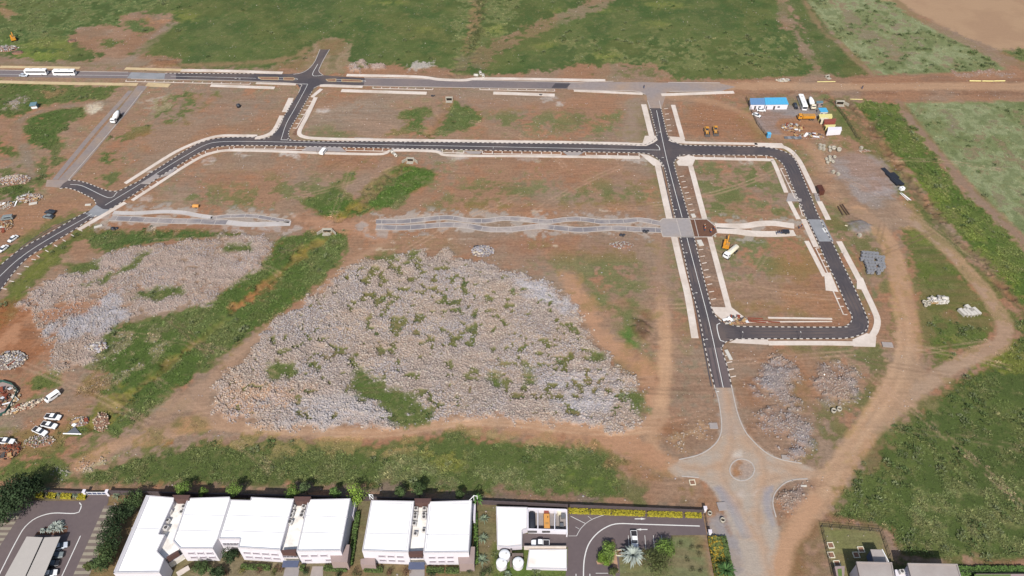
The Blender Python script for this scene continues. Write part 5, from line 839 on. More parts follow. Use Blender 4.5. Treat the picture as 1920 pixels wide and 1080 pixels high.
# --- carport
zc = 2.9; g0 = G(60, 1060); cpn = thing('carport', 'long carport with two pale grey roof panels over parked cars, bottom left', 'carport', (g0[0], g0[1], 0))
panel(cpn, 'roof_panel', [(50, 1006), (80.5, 1007.5), (20, 1140), (-24, 1140)], zc, zc - .12, 'carport'); panel(cpn, 'roof_panel', [(83.5, 1007.5), (113.2, 1006), (57, 1140), (22, 1140)], zc + .15, zc + .03, 'carport')
for k in range(6):
    x, y = G(80 - 11 * k, 1012 + 24 * k, zc); MB().cyl((x, y, 0), (x, y, zc - .12), .09, n=8).build('post', M['metal_grey'], cpn, world=True)
# --- pump house slabs, yard, tanks
pw = G(955, 990); ph = thing('plant_building', 'low flat white plant room beside the yard with the yellow generator', 'plant room', (pw[0], pw[1], 0)); block(ph, [(930, 949.5), (989, 951), (989, 991.5), (979.5, 994), (979, 1023), (950, 1026), (932, 1024)], 2.3, 'wall_lilac', 'slab_white', rh=.12)
gw = G(1028, 980); yd = thing('generator_enclosure', 'open topped white walled enclosure of three bays around the generators', 'enclosure', (gw[0], gw[1], 0))
MB().prism(GP([(990, 952.5), (1062, 955), (1063, 993), (990, 992)]), 0.0, .10).build('floor_slab', M['slab'], yd, world=True)
for a, b, w_ in (((989.5, 953), (1062, 955.5), .4), ((1062.3, 955), (1063.3, 1000), .35), ((990, 991.8), (1063, 994), .4), ((990, 954), (990, 991), .3), ((1008.5, 955), (1008.5, 992), .25), ((1040.5, 956), (1040, 993), .25)):
    P = [G(*a, 2.2), G(*b, 2.2)]; m_ = MB(); (x0, y0), (x1, y1) = P; m_.box(((x0 + x1) / 2, (y0 + y1) / 2, 1.1 + .002 * w_), (math.hypot(x1 - x0, y1 - y0), w_, 2.2 + .01 * w_), math.atan2(y1 - y0, x1 - x0)); m_.build('wall', M['wall_white'], yd, world=True)
for x0, x1 in ((989, 1006.5), (1016, 1031)):
    f = MB()
    for k in range(5): p0, p1 = G(x0, 1000), G(x1, 1000); yb = G(1000, 993.5, 2.2)[1] - .22; f.box(((p0[0] + p1[0]) / 2, yb, 1.0 + k * .22), (p1[0] - p0[0], .06, .1))
    f.build('louvre', M['unit_dark'], yd, world=True)
g = G(997.5, 977, 1.0); t = thing('fuel_tank', 'long black tank with a rounded end in the left bay of the enclosure', 'tank', (g[0], g[1], .1))
tk = MB(); tk.loft([[(1.0 * math.cos(a) * s_, yy_, .95 + .85 * math.sin(a) * s_) for a in np.linspace(0, 6.283, 15)[:-1]] for yy_, s_ in ((-3.0, .9), (-2.9, 1), (2.0, 1), (2.6, .8), (2.9, .45), (3.0, .1))]); tk.build('tank_shell', M['black_plastic'], t, True); MB().box((0, -1.8, .12), (1.6, .3, .24)).box((0, 1.5, .12), (1.6, .3, .24)).build('cradle', M['dark_metal'], t); MB().cyl((0, 0, 1.7), (0, 0, 1.95), .25, n=10).build('hatch', M['dark_metal'], t)
g = G(1025, 977, 1.0); t = thing('generator', 'yellow generator housing in the middle bay of the enclosure', 'generator', (g[0], g[1], .1)); MB().box((0, -.4, 1.0), (1.7, 4.6, 1.6), 0, 0, .97).build('housing', M['orange'], t); MB().box((0, 2.5, .95), (1.4, .9, 1.2)).build('radiator', M['container_red'], t); MB().box((0, -.3, .1), (1.8, 5.8, .2)).build('skid', M['dark_metal'], t); MB().cyl((.3, .6, 1.8), (.3, .6, 2.3), .12, n=8).build('exhaust', M['steel_dark'], t); MB().box((0, -1.2, 1.83), (.9, .6, .05)).build('hatch', M['yellow_dull'], t)
g = G(1051, 976, .6); t = thing('pump_set', 'grey pumps and pipework in the right bay of the enclosure', 'pumps', (g[0], g[1], .1)); p_ = MB()
for k in range(5): p_.cyl((-1.6 + .0 * k, -2.4 + 1.1 * k, 0), (-1.6, -2.4 + 1.1 * k, .9), .22, n=8)
p_.cyl((-1.6, -2.6, .7), (-1.6, 2.4, .7), .1, n=6).cyl((-.3, -2, .7), (-.3, 2.2, .7), .12, n=6).cyl((-.3, 1.4, .5), (1.2, 1.4, .5), .1, n=6); p_.build('pipework', M['unit_dark'], t); MB().box((.8, 1.3, .6), (1.2, 1.3, 1.1)).box((.3, -1.5, .5), (1.0, 1.0, .9)).build('pump_casing', M['metal_grey'], t); MB().cyl((-.3, 2.2, 0), (-.3, 2.2, 1.4), .6, n=14).build('pressure_vessel', M['paint_cream'], t)
pz = G(1030, 1045); p2 = thing('tank_cover', 'large white stained concrete slab roof of the buried water tank', 'tank roof', (pz[0], pz[1], 0)); block(p2, [(992, 1030), (1063, 1029.5), (1063, 1067), (987, 1065.5)], 1.0, 'wall_lilac', 'slab_white', rh=.08)
MB().box((*G(1022, 1027, 1.0), .9), (11.8, .35, 1.8)).build('kerb_wall', M['footpath'], p2, world=True)
def wtank(px, py, r, lab):
    g = G(px, py, 2.4); o = thing('water_tank', lab, 'water tank', (g[0], g[1], 0), group='white water tanks beside the plant room'); m_ = MB(); m_.cyl((0, 0, 0), (0, 0, 2.2), r, n=24, cap=False); m_.build('tank_wall', M['wall_white'], o, True); MB().dome((0, 0, 2.2), r * 1.02, .5, 24).build('tank_top', M['paint_white'], o, True); MB().cyl((r * .3, 0, 2.5), (r * .3, 0, 2.78), .28, n=12).build('hatch', M['unit_white'], o)
wtank(940.5, 1054, 1.5, 'round white water tank, left one of the two in front'); wtank(971.5, 1053, 1.5, 'round white water tank under the grey arched hood'); wtank(946, 1039, 1.55, 'white capsule shaped water tank behind the other two')
g = G(972, 1045); o = thing('tank_bay', 'grey concrete surround with an arch around the right water tank', 'concrete surround', (g[0], g[1], 0)); MB().prism(GP([(957, 1037), (981, 1037), (981, 1041), (957, 1043)], 2.0), 0, 2.0).box((*G(958, 1050), 1.0), (.5, 4.2, 2.0)).build('surround_wall', M['wall_stone'], o, world=True)
# --- south east building with grey roofs
g0 = G(1640, 1090); bd = thing('grey_building', 'building with two flat grey concrete roofs at the bottom right', 'building', (g0[0], g0[1], 0))
panel(bd, 'roof', [(1605, 1053.5), (1672, 1055), (1690, 1150), (1627, 1150)], 7.0, 6.6, 'roof_grey'); panel(bd, 'roof', [(1701, 1056.3), (1794.5, 1058), (1822, 1150), (1725, 1150)], 7.0, 6.6, 'roof_grey')
panel(bd, 'wall', [(1607, 1056), (1671, 1057), (1688, 1149), (1629, 1149)], 6.6, 0, 'wall_lilac'); panel(bd, 'wall', [(1703, 1058), (1793, 1060), (1820, 1149), (1727, 1149)], 6.6, 0, 'wall_lilac'); panel(bd, 'link_roof', [(1678, 1068), (1703, 1068), (1712, 1140), (1688, 1140)], 4.6, 0, 'wall_white')
r_ = MB(); rim(r_, GP([(1605, 1053.5), (1672, 1055), (1690, 1150), (1627, 1150)], 7.0), 6.99, .3, .25); rim(r_, GP([(1701, 1056.3), (1794.5, 1058), (1822, 1150), (1725, 1150)], 7.0), 6.99, .3, .25); r_.build('parapet', M['roof_grey'], bd, world=True)
g = G(1690, 1073, 5); AC((g[0], g[1], 4.6), .1, 'white air conditioner on the link between the two grey roofs', 'rooftop air conditioners')
g0 = G(1650, 1050); gd = thing('guard_house', 'small guard house with a flat grey roof and blue side wall', 'guard house', (g0[0], g0[1], 0)); panel(gd, 'roof', [(1632, 1030), (1653, 1030.5), (1665, 1054), (1639, 1053.5)], 4.2, 3.9, 'roof_grey'); panel(gd, 'wall', [(1633, 1031), (1652, 1031.5), (1664, 1053.5), (1640, 1052.5)], 3.9, 0, 'canopy_blue'); MB().prism(GP([(1653.4, 1030), (1655, 1030), (1667, 1053), (1665.5, 1053)], 4.3), 4.0, 4.3).build('gutter', M['paint_white'], gd, world=True)
g0 = G(1575, 1080); ut = thing('planter_box', 'raised grey planter box with a grass top beside the fence', 'planter', (g0[0], g0[1], 0)); panel(ut, 'planter_wall', [(1565, 1062), (1584, 1061), (1582, 1095), (1572, 1095)], 2.2, 0, 'wall_taupe'); MB().flat(GP([(1570, 1067), (1578, 1066), (1580, 1094), (1574, 1094)], 2.2), 2.23).build('planting', mk('lawn_green', A(104, 124, 66), .95, 2.0, .2), ut, world=True)
g0 = G(1840, 1100); sb = thing('lawn_terrace', 'walled terrace with a clipped green top at the bottom right corner', 'terrace', (g0[0], g0[1], 0)); panel(sb, 'terrace_wall', [(1830, 1076), (1960, 1076), (1960, 1120), (1830, 1120)], 2.0, 0, 'wall_taupe'); MB().flat(GP([(1827, 1077), (1895, 1077), (1895, 1119), (1827, 1119)], 2.0), 2.03).build('lawn', M['lawn_green'], sb, world=True)
for (x, y, lab) in ((1557, 1023, 'square white manhole kerb by the lawn fence, upper of two'), (1558, 1041, 'square white manhole kerb by the lawn fence, lower of two'), (1614, 1031, 'square white manhole kerb near the guard house'), (1605, 1041, 'long white manhole kerb at the edge of the building shadow'), (1569, 1057, 'square white manhole kerb above the planter box'), (1160, 1037, 'square pale manhole kerb on the green strip of the car park'), (1298, 905, 'square concrete manhole on the bare soil left of the roundabout')):
    g = G(x, y); o = thing('manhole', lab, 'manhole', (g[0], g[1], 0), .05, 'square manholes'); f = MB(); s_ = .8
    for a in range(4): f.box((math.cos(a * 1.5708) * s_, math.sin(a * 1.5708) * s_, .15 + .002 * a), (.2, 2 * s_ + .2, .3), a * 1.5708)
    f.build('manhole_kerb', M['paint_cream'], o); MB().box((0, 0, .08), (1.4, 1.4, .12)).build('cover', M['bed'], o)

# --- walls, fences, gates
def wall(px, z, w_, m_, name, lab, cat='wall', coping=True):
    P = GP(px); o = thing(name, lab, cat, (P[0][0], P[0][1], 0)); mb = MB(); cb = MB()
    for i in range(len(P) - 1):
        (x0, y0), (x1, y1) = P[i], P[i + 1]; L_ = math.hypot(x1 - x0, y1 - y0); rz = math.atan2(y1 - y0, x1 - x0); mb.box(((x0 + x1) / 2, (y0 + y1) / 2, z / 2), (L_, w_, z), rz); cb.box(((x0 + x1) / 2, (y0 + y1) / 2, z + .06), (L_ + .05, w_ + .12, .12), rz)
    mb.build('wall_panel', M[m_], o, world=True); cb.build('coping', M[m_], o, world=True)
    pb = 0; PP = catmull(P, 3.2) if len(P) > 2 else catmull(P, 3.2)
    for (x, y) in PP[::1][:60]: MB().box((x, y, z / 2 + .1), (.36, w_ + .18, z + .2)).build('pillar', M[m_], o, world=True)
    return o
wall([(208, 927), (330, 930), (500, 934), (680, 938)], 1.9, .25, 'wall_dark', 'boundary_wall', 'dark boundary wall behind the long office building')
wall([(680, 938), (900, 945), (1066, 953)], 1.9, .25, 'wall_dark', 'boundary_wall', 'dark boundary wall behind the square office building and plant room'); wall([(1066, 953), (1190, 958), (1317, 963.5)], 1.9, .25, 'wall_dark', 'boundary_wall', 'dark boundary wall behind the yellow hedge of the east car park')
wall([(66, 924), (163, 928)], 1.6, .25, 'wall_dark', 'boundary_wall', 'dark boundary wall behind the yellow hedge of the west car park')
def fence(px, z, name, lab, rails=3, step=2.6):
    P = GP(px); o = thing(name, lab, 'fence', (P[0][0], P[0][1], 0)); rb = MB()
    for i in range(len(P) - 1):
        for k in range(rails):
            zz = z * (k + .6) / rails; rb.cyl((*P[i], zz), (*P[i + 1], zz), .035, n=4)
        Q = catmull([P[i], P[i + 1]], .33)
        for (x, y) in Q: rb.cyl((x, y, .05), (x, y, z - .1), .018, n=3, cap=False)
    rb.build('mesh_panel', M['dark_metal'], o, world=True)
    for (x, y) in catmull(P, step) if len(P) == 2 else sum([catmull([P[i], P[i + 1]], step) for i in range(len(P) - 1)], []): MB().cyl((x, y, 0), (x, y, z), .07, n=5).build('post', M['dark_metal'], o, world=True)
    return o
fence([(1321, 966), (1327, 1003)], 2.0, 'metal_fence', 'dark metal fence closing the east end of the car park'); fence([(1327, 1006), (1334, 1045), (1345, 1110)], 2.0, 'metal_fence', 'dark metal fence between the lawn and the mixed hedge')
fence([(1562, 1090), (1548, 1030), (1538, 988), (1650, 998), (1670, 1060)], 2.2, 'mesh_fence', 'mesh fence around the lawn of the grey roofed building'); fence([(1800, 1075), (1990, 1082)], 1.8, 'mesh_fence', 'mesh fence on the wall at the bottom right edge')
fence([(1398, 186), (1418, 232), (1436, 256)], 2.0, 'site_fence', 'thin site fence left of the blue roofed offices'); fence([(1545, 188), (1562, 195), (1582, 220), (1605, 258), (1612, 262)], 2.0, 'site_fence', 'thin site fence curving round the right side of the depot')
g = G(184, 928); o = thing('entrance_gate', 'white framed blue entrance gate between two white pillars', 'gate', (g[0], g[1], 0)); fr = MB(); pn = MB()
W_ = G(202, 928)[0] - G(166, 928)[0]; fr.box((0, 0, 1.5), (W_, .12, .12)).box((0, 0, .25), (W_, .12, .12))
for k in range(5): fr.box((-W_ / 2 + W_ * k / 4, 0, .87), (.14, .14, 1.4))
for k in range(4): pn.box((-W_ / 2 + W_ * (k + .5) / 4, 0, .87), (W_ / 4 - .2, .05, 1.1))
fr.build('gate_frame', M['paint_white'], o); pn.build('gate_panel', M['canopy_blue'], o)
for s in (-1, 1): MB().box((s * (W_ / 2 + .5), 0, 1.1), (.7, .9, 2.2)).box((s * (W_ / 2 + .5), 0, 2.25), (.9, 1.1, .14)).build('pillar', M['wall_white'], o)
for (x, y, lab) in ((1320, 959, 'white gate pillar at the east end of the yellow hedge'), (1329, 1003, 'white gate pillar at the corner of the mixed hedge')):
    g = G(x, y); o = thing('gate_pillar', lab, 'pillar', (g[0], g[1], 0)); MB().box((0, 0, 1.1), (.8, .8, 2.2)).build('shaft', M['paint_white'], o); MB().box((0, 0, 2.26), (1.0, 1.0, .12)).build('cap', M['wall_lilac'], o)

# ================================================================= TREES, HEDGES, GARDEN PLANTS
def leafcloud(V_, F_, Cc, c, r, k, col, leaf, rs, zr=1.0):
    for _ in range(k):
        d = rs.normal(size=3); d /= np.linalg.norm(d); d[2] = abs(d[2]) * .9 - .15 if d[2] < 0 else d[2]; p = np.array(c) + d * np.array([r, r, r * zr]) * rs.uniform(.55, 1.08)
        nrm = d + rs.uniform(-.6, .6, 3); nrm /= np.linalg.norm(nrm); t1 = np.cross(nrm, rs.uniform(-1, 1, 3)); t1 /= np.linalg.norm(t1) + 1e-9; t2 = np.cross(nrm, t1); s_ = leaf * rs.uniform(.6, 1.3); o = len(V_)
        V_ += [p - t1 * s_ * .5, p + t2 * s_ * .35, p + t1 * s_ * .5, p - t2 * s_ * .35]; F_.append((o, o + 1, o + 2, o + 3)); q = rs.uniform(.65, 1.35); cc = np.array(col) * q * (1, rs.uniform(.92, 1.08), 1); Cc += [cc] * 4
def tree(px, py, h, r, col, lab, name='broadleaf_tree', cat='tree', seed=1, leaf=.42, nb=10, per=110, grp=None, zr=.8, hp=.65, stretch=(1, 1)):
    rs = np.random.RandomState(seed); g = G(px, py, h * hp); o = thing(name, lab, cat, (g[0], g[1], 0), group=grp)
    V_ = []; F_ = []; Cc = []; tr = MB(); tr.cyl((0, 0, -.1), (0, 0, h * .5), max(.1, r * .09), max(.07, r * .055), n=7)
    for k in range(nb):
        a = k * 2.399 + rs.rand(); rr = r * .62 * math.sqrt((k + .3) / nb); bx, by = rr * math.cos(a) * stretch[0], rr * math.sin(a) * stretch[1]; bz = h * (.62 + .22 * rs.rand()) - .12 * h * (rr / r); br = r * rs.uniform(.32, .52)
        tr.cyl((0, 0, h * rs.uniform(.25, .45)), (bx, by, bz), max(.05, r * .04), .03, n=5, cap=False)
        leafcloud(V_, F_, Cc, (bx, by, bz), br, per, np.array(col) * rs.uniform(.75, 1.25), leaf, rs, zr)
    c = np_mesh('crown', np.array(V_), np.array(F_), M['veg'], np.clip(np.array(Cc), .003, .8)); c.parent = o; tr.build('trunk', M['bark'], o); return o
def shrub(px, py, h, r, col, lab, seed=1, name='shrub', cat='shrub', grp=None, leaf=.25, k=260):
    rs = np.random.RandomState(seed); g = G(px, py, h * .5); V_ = []; F_ = []; Cc = []
    for q in range(5): leafcloud(V_, F_, Cc, (rs.uniform(-.5, .5) * r, rs.uniform(-.5, .5) * r, h * rs.uniform(.3, .6)), r * .6, k // 5, np.array(col) * rs.uniform(.7, 1.3), leaf, rs, h / r * .5)
    o = thing(name, lab, cat, (g[0], g[1], 0), group=grp); c = np_mesh('foliage', np.array(V_), np.array(F_), M['veg'], np.clip(np.array(Cc), .003, .8)); c.parent = o; st = MB()
    for q in range(4): st.cyl((0, 0, -.05), (rs.uniform(-.4, .4) * r, rs.uniform(-.4, .4) * r, h * .6), .05, .03, n=4)
    st.build('stem', M['bark'], o); return o
def hedge(a, b, w_, h, col, lab, seed=1, name='hedge', dens=26, leaf=.22, extra=None):
    rs = np.random.RandomState(seed); P = G(*a); Q = G(*b); L_ = math.hypot(Q[0] - P[0], Q[1] - P[1]); rz = math.atan2(Q[1] - P[1], Q[0] - P[0]); k = int(L_ * (w_ + h) * dens); V_ = []; F_ = []; Cc = []
    for i in range(k):
        x = rs.uniform(0, L_); f = rs.rand() * (w_ + 2 * h)
        if f < w_: y, z, nn_ = f - w_ / 2, h * rs.uniform(.88, 1.04), np.array([0, 0, 1.])
        elif f < w_ + h: y, z, nn_ = -w_ / 2 * rs.uniform(.9, 1.05), f - w_, np.array([0, -1., .3])
        else: y, z, nn_ = w_ / 2 * rs.uniform(.9, 1.05), f - w_ - h, np.array([0, 1., .3])
        nn_ = nn_ + rs.uniform(-.6, .6, 3); nn_ /= np.linalg.norm(nn_); t1 = np.cross(nn_, rs.uniform(-1, 1, 3)); t1 /= np.linalg.norm(t1); t2 = np.cross(nn_, t1); s_ = leaf * rs.uniform(.7, 1.5); p = np.array([x, y, z]); o = len(V_)
        cc = np.array(col if extra is None or rs.rand() > .4 else extra) * rs.uniform(.65, 1.35); V_ += [p - t1 * s_, p + t2 * s_ * .7, p + t1 * s_, p - t2 * s_ * .7]; F_.append((o, o + 1, o + 2, o + 3)); Cc += [cc] * 4
    ob = thing(name, lab, 'hedge', (P[0], P[1], 0), rz); c = np_mesh('foliage', np.array(V_), np.array(F_), M['veg'], np.clip(np.array(Cc), .003, .8)); c.parent = ob
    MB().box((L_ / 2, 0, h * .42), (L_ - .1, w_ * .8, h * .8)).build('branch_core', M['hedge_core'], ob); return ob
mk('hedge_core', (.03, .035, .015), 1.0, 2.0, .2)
DKG, MDG, BRG, YEL, RED, SIL, OLV = (.026, .042, .017), (.05, .075, .026), (.11, .165, .035), (.24, .205, .02), (.10, .055, .035), (.25, .275, .24), (.075, .085, .03)
tree(25, 930, 9, 7.5, DKG, 'huge dark green tree at the left edge of the west car park', seed=3, nb=20, per=210, leaf=.6); tree(62, 912, 7, 4.0, DKG, 'dark green tree beside the huge one, nearest the yellow hedge', seed=4, nb=12, per=170, leaf=.5)
tree(0, 965, 7, 5, DKG, 'dark green tree at the left edge below the huge one', seed=5, nb=12, per=170, leaf=.5)
for i, (x, y, h, r, c, lab) in enumerate([(250, 935, 6, 3.6, MDG, 'rounded green tree left of the back corner of the long office building'), (222, 962, 6, 4.0, DKG, 'dark green tree, uppermost in the row along the striped paving'), (212, 985, 6.5, 4.2, DKG, 'dark green tree, second down in the row along the striped paving'), (207, 1010, 6.5, 4.2, DKG, 'dark green tree, third down in the row along the striped paving'), (200, 1032, 6, 4.0, MDG, 'green tree, fourth down in the row along the striped paving'), (192, 1056, 5, 3.2, MDG, 'loose green tree, last in the row along the striped paving'), (240, 958, 5, 2.6, DKG, 'small dark tree between the tree row and the office wall'), (166, 1062, 2.5, 1.6, OLV, 'small olive tree standing on the striped paving')]):
    tree(x, y, h, r, c, lab, seed=10 + i, nb=11, per=150, grp='trees between the car park and the offices')
TB = 1.35
for i, (x, y, h, r, c, lab) in enumerate([(343, 917, 4.5, 2.6, BRG, 'bright green tree behind the first roof gap of the long office building'), (381, 925, 3, 1.4, BRG, 'small bright green tree behind the second roof of the long office building'), (440, 922, 4.5, 2.4, BRG, 'bright green tree behind the step in the third roof'), (548, 925, 4.2, 2.2, BRG, 'bright green tree left of the brown stair panel of the east gap'), (572, 917, 4.2, 1.8, (.07, .10, .04), 'thin grey green tree right of the east brown stair panel'), (627, 926, 4.2, 1.7, (.09, .15, .04), 'small green tree behind the last roof of the long office building'), (669, 930, 5.5, 3.3, (.15, .22, .035), 'lime green round tree between the two office buildings'), (750, 925, 4, 1.8, MDG, 'small tree behind the left roof of the square office building'), (785, 920, 5, 2.2, MDG, 'dark feathery tree behind the brown stair panel of the square building'), (862, 930, 4, 1.5, MDG, 'small tree behind the right roof of the square office building')]):
    tree(x, y - 3, h * TB, r * 1.2, c, lab, seed=30 + i, nb=8, per=140, leaf=.36, grp='trees along the boundary wall')
tree(1247, 1027, 4.5, 3.4, BRG, 'bright green tree at the end of the parking bays', seed=50, nb=11, per=170); tree(1232, 1055, 5, 5.2, OLV, 'wide olive brown tree below the bright green one in the car park', seed=51, nb=16, per=190, leaf=.35); tree(1142, 1032, 3.4, 3.0, BRG, 'bright yellow green bush tree in the rounded planter bed', seed=52, nb=9, per=170, zr=.6, stretch=(.7, 1.3)); tree(1132, 1048, 2.8, 2.4, (.09, .14, .02), 'darker bush tree at the lower end of the rounded planter bed', seed=53, nb=8, per=150, zr=.6); tree(1150, 1072, 3.0, 1.5, OLV, 'small olive tree by the lower parking row', seed=54, nb=6, per=110)
tree(432, 1042, 4.5, 2.8, DKG, 'dark green tree in front of the recessed window band', seed=55, nb=9, per=160); tree(380, 1064, 3.0, 3.0, MDG, 'green tree in front of the second office wing', seed=56, nb=8, per=150, stretch=(1.4, .7)); tree(408, 1074, 3.0, 2.4, DKG, 'dark tree in front of the second office wing near its corner', seed=57, nb=7, per=150)
def rosette(px, py, z, r, h, n_, col, lab, name, cat, seed, w_=.3, grp=None, trunk=0, droop=.5):
    rs = np.random.RandomState(seed); g = G(px, py, trunk + h * .5); o = thing(name, lab, cat, (g[0], g[1], 0), group=grp); V_ = []; F_ = []; Cc = []
    for k in range(n_):
        a = k * 2.399 + rs.uniform(-.2, .2); t = (k + .5) / n_; L_ = r * (.55 + .5 * t) * rs.uniform(.85, 1.15); up = h * (1.15 - .75 * t); prev = None; c = np.array(col) * rs.uniform(.7, 1.3)
        for s_ in range(5):
            u = s_ / 4; rr = L_ * u; zz = trunk + .08 + up * (math.sin(u * 2.2) if droop else u) - droop * u * u * h * t; ww = w_ * (1 - u) ** .6 * (.6 + .8 * min(u * 3, 1)); p = np.array([math.cos(a) * rr, math.sin(a) * rr, zz]); sd_ = np.array([-math.sin(a), math.cos(a), 0]) * ww * .5; V_ += [p - sd_, p + sd_]; Cc += [c, c]
            if s_: q = len(V_) - 4; F_.append((q, q + 1, q + 3, q + 2))
    c = np_mesh('leaves', np.array(V_), np.array(F_), M['veg'], np.clip(np.array(Cc), .003, .8)); c.parent = o
    MB().cyl((0, 0, -.05), (0, 0, max(.25, trunk + .1)), .22 if trunk else .3, .16, n=8).build('trunk' if trunk else 'root_crown', M['bark'], o); return o
AG = 'silver agaves in the planted beds'
for i, (x, y, r, lab) in enumerate([(104, 985, 2.1, 'largest silver agave in the red soil bed beyond the carport'), (95, 992, 1.6, 'silver agave at the lower middle of the red soil bed'), (113, 990, 1.8, 'silver agave at the right end of the red soil bed'), (112, 982, 1.5, 'silver agave at the top of the red soil bed'), (80, 995, 1.1, 'small silver agave at the left end of the red soil bed'), (87, 920, 1.5, 'grey agave, left one among the yellow hedge clumps'), (112, 925, 1.4, 'grey agave, middle one among the yellow hedge clumps'), (142, 927, 1.6, 'grey agave, right one among the yellow hedge clumps'), (219, 928, 1.8, 'grey agave just right of the entrance gate'),
      (908, 972, 1.9, 'grey agave on the side lawn of the square building, upper'), (906, 1009, 2.1, 'grey agave on the side lawn of the square building, middle'), (904, 1049, 2.3, 'grey agave on the side lawn of the square building, lower'), (952, 1076, 1.4, 'grey agave in the ground cover below the round tanks')]):
    rosette(x, y, 0, r, 1.1, 26, (.15, .185, .12) if i > 4 else SIL, lab, 'agave', 'agave', 60 + i, .26 if i > 4 else .34, AG)
rosette(1187, 1040, 0, 3.8, 2.2, 60, SIL, 'large silver fan palm in front of the parked pickup', 'silver_palm', 'palm', 80, .75, None, 2.4); rosette(1362, 1068, 0, 3.4, 1.8, 46, (.05, .10, .03), 'dark green palm at the lower end of the mixed hedge', 'palm_tree', 'palm', 81, .35, None, 2.8); rosette(895, 935, 0, 2.4, 1.4, 34, (.07, .14, .03), 'small green palm at the back right corner of the square office building', 'palm_tree', 'palm', 82, .3, None, 3.0)
hs = [((1066, 959.5), (1105, 961), 'yellow flowering hedge along the east car park wall, first piece from the left'), ((1107, 961), (1145, 962.5), 'yellow flowering hedge along the east car park wall, second piece'), ((1147, 962.5), (1209, 964.5), 'yellow flowering hedge along the east car park wall, third piece'), ((1214, 965), (1278, 967), 'yellow flowering hedge along the east car park wall, long fourth piece'), ((1284, 967), (1314, 968), 'yellow flowering hedge along the east car park wall, last piece')]
for i, (a, b, lab) in enumerate(hs): hedge(a, b, 1.35, 1.0, YEL, lab, 90 + i, 'yellow_hedge', 34)
for i, (a, b, lab) in enumerate([((68, 929), (84, 929.5), 'yellow flowering clump by the west car park, first from the left'), ((92, 930), (107, 930.5), 'yellow flowering clump by the west car park, second from the left'), ((116, 931), (136, 931.5), 'yellow flowering clump by the west car park, third and longest'), ((148, 932), (163, 932.5), 'yellow flowering clump by the west car park, nearest the gate')]): hedge(a, b, 1.6, 1.0, YEL, lab, 100 + i, 'yellow_hedge', 34)
HG = (.06, .085, .025)
for i, (a, b, lab) in enumerate([((453, 1064), (508, 1066), 'clipped box hedge in front of the third office wing'), ((563, 1067), (572, 1067), 'short clipped hedge right of the blue canopy of the long building'), ((608, 1067), (651, 1068.5), 'clipped box hedge at the right end of the long building'), ((684, 1069), (718, 1070), 'clipped box hedge at the left end of the square building'), ((800, 1070), (833, 1071), 'clipped box hedge right of the blue canopy of the square building'), ((836, 1071), (860, 1071.5), 'short clipped hedge at the right end of the square building')]): hedge(a, b, 1.3, 1.2, HG, lab, 110 + i)
hedge((657, 1062), (672, 962), 1.3, 1.3, (.07, .11, .03), 'creeper hedge between the two office buildings', 120); hedge((893, 1060), (892, 965), 1.0, 1.3, (.08, .13, .03), 'creeper hedge along the right side of the square building', 121)
hedge((1338, 1010), (1352, 1085), 3.4, 1.5, (.10, .12, .035), 'tall mixed hedge beside the access road, yellow and green', 122, 'mixed_hedge', 22, .28, (.26, .17, .02)); hedge((1350, 1008), (1366, 1085), 3.0, 1.1, (.07, .10, .03), 'low green hedge outside the mixed one', 123, 'hedge', 22, .28)
hedge((1792, 1072), (1925, 1072), 2.4, .9, (.07, .12, .03), 'ragged green hedge along the bottom right boundary', 124, 'hedge', 22, .3)
for i, (x, y, c, lab) in enumerate([(424, 1074, RED, 'reddish shrub'), (453, 1070, (.12, .11, .03), 'yellowish shrub'), (486, 1068, RED, 'dark reddish shrub'), (513, 1072, (.09, .1, .03), 'olive shrub'), (524, 1066, RED, 'tall red shrub'), (572, 1070, DKG, 'dark shrub'), (637, 1076, DKG, 'dark shrub'), (668, 1074, (.07, .08, .03), 'olive shrub'), (731, 1070, RED, 'red leaved shrub'), (762, 1073, RED, 'red leaved shrub'), (808, 1078, DKG, 'dark shrub'), (878, 1070, DKG, 'dark shrub'), (903, 1074, MDG, 'green shrub'), (918, 1072, MDG, 'green shrub')]):
    pl = ['in front of the second wing of the long building', 'at the left end of the long box hedge', 'in the middle below the long box hedge', 'left of the cream path of the long building', 'beside the blue canopy of the long building', 'between the cream path and the drive', 'below the right hand box hedge of the long building', 'in the gap between the two office buildings', 'left of the path of the square building', 'beside the blue canopy of the square building', 'below the right hand hedge of the square building', 'at the right corner of the square building', 'beside the side lawn of the square building', 'below the round water tanks'][i]
    shrub(x, y, 1.8, 1.5, c, lab + ' ' + pl, 130 + i, grp='front garden shrubs')
for i, (x, y, lab) in enumerate([(1297, 1025, 'upper left'), (1312, 1024, 'upper right'), (1311, 1038, 'middle right'), (1276, 1019, 'nearest the kerb'), (1288, 1048, 'middle left'), (1298, 1068, 'lower left'), (1315, 1071, 'lower right')]): shrub(x, y, .9, 1.1, (.09, .085, .04), 'small round brown green bush on the fenced lawn, %s' % lab, 150 + i, grp='round bushes on the fenced lawn', leaf=.18, k=200)
sl = MB(); sl.prism(GP([(1146, 1012), (1152, 1012), (1160, 1074), (1150, 1074)]), 0, .12); sl.prism(GP([(1118, 1052), (1150, 1052), (1150, 1058), (1120, 1058)]), 0, .115); tag(sl.build('pavement', mk('path_pink', A(188, 150, 122), .9, .6, .08)), kind='structure')
sl = MB(); sl.flat(GP([(535, 1063), (562, 1062), (557, 1095), (528, 1095)]), .05); sl.flat(GP([(586, 1062), (606, 1062), (605, 1095), (578, 1095)]), .05); sl.flat(GP([(768, 1066), (796, 1066), (796, 1095), (766, 1095)]), .05); tag(sl.build('garden_path', M['slab']), kind='structure')
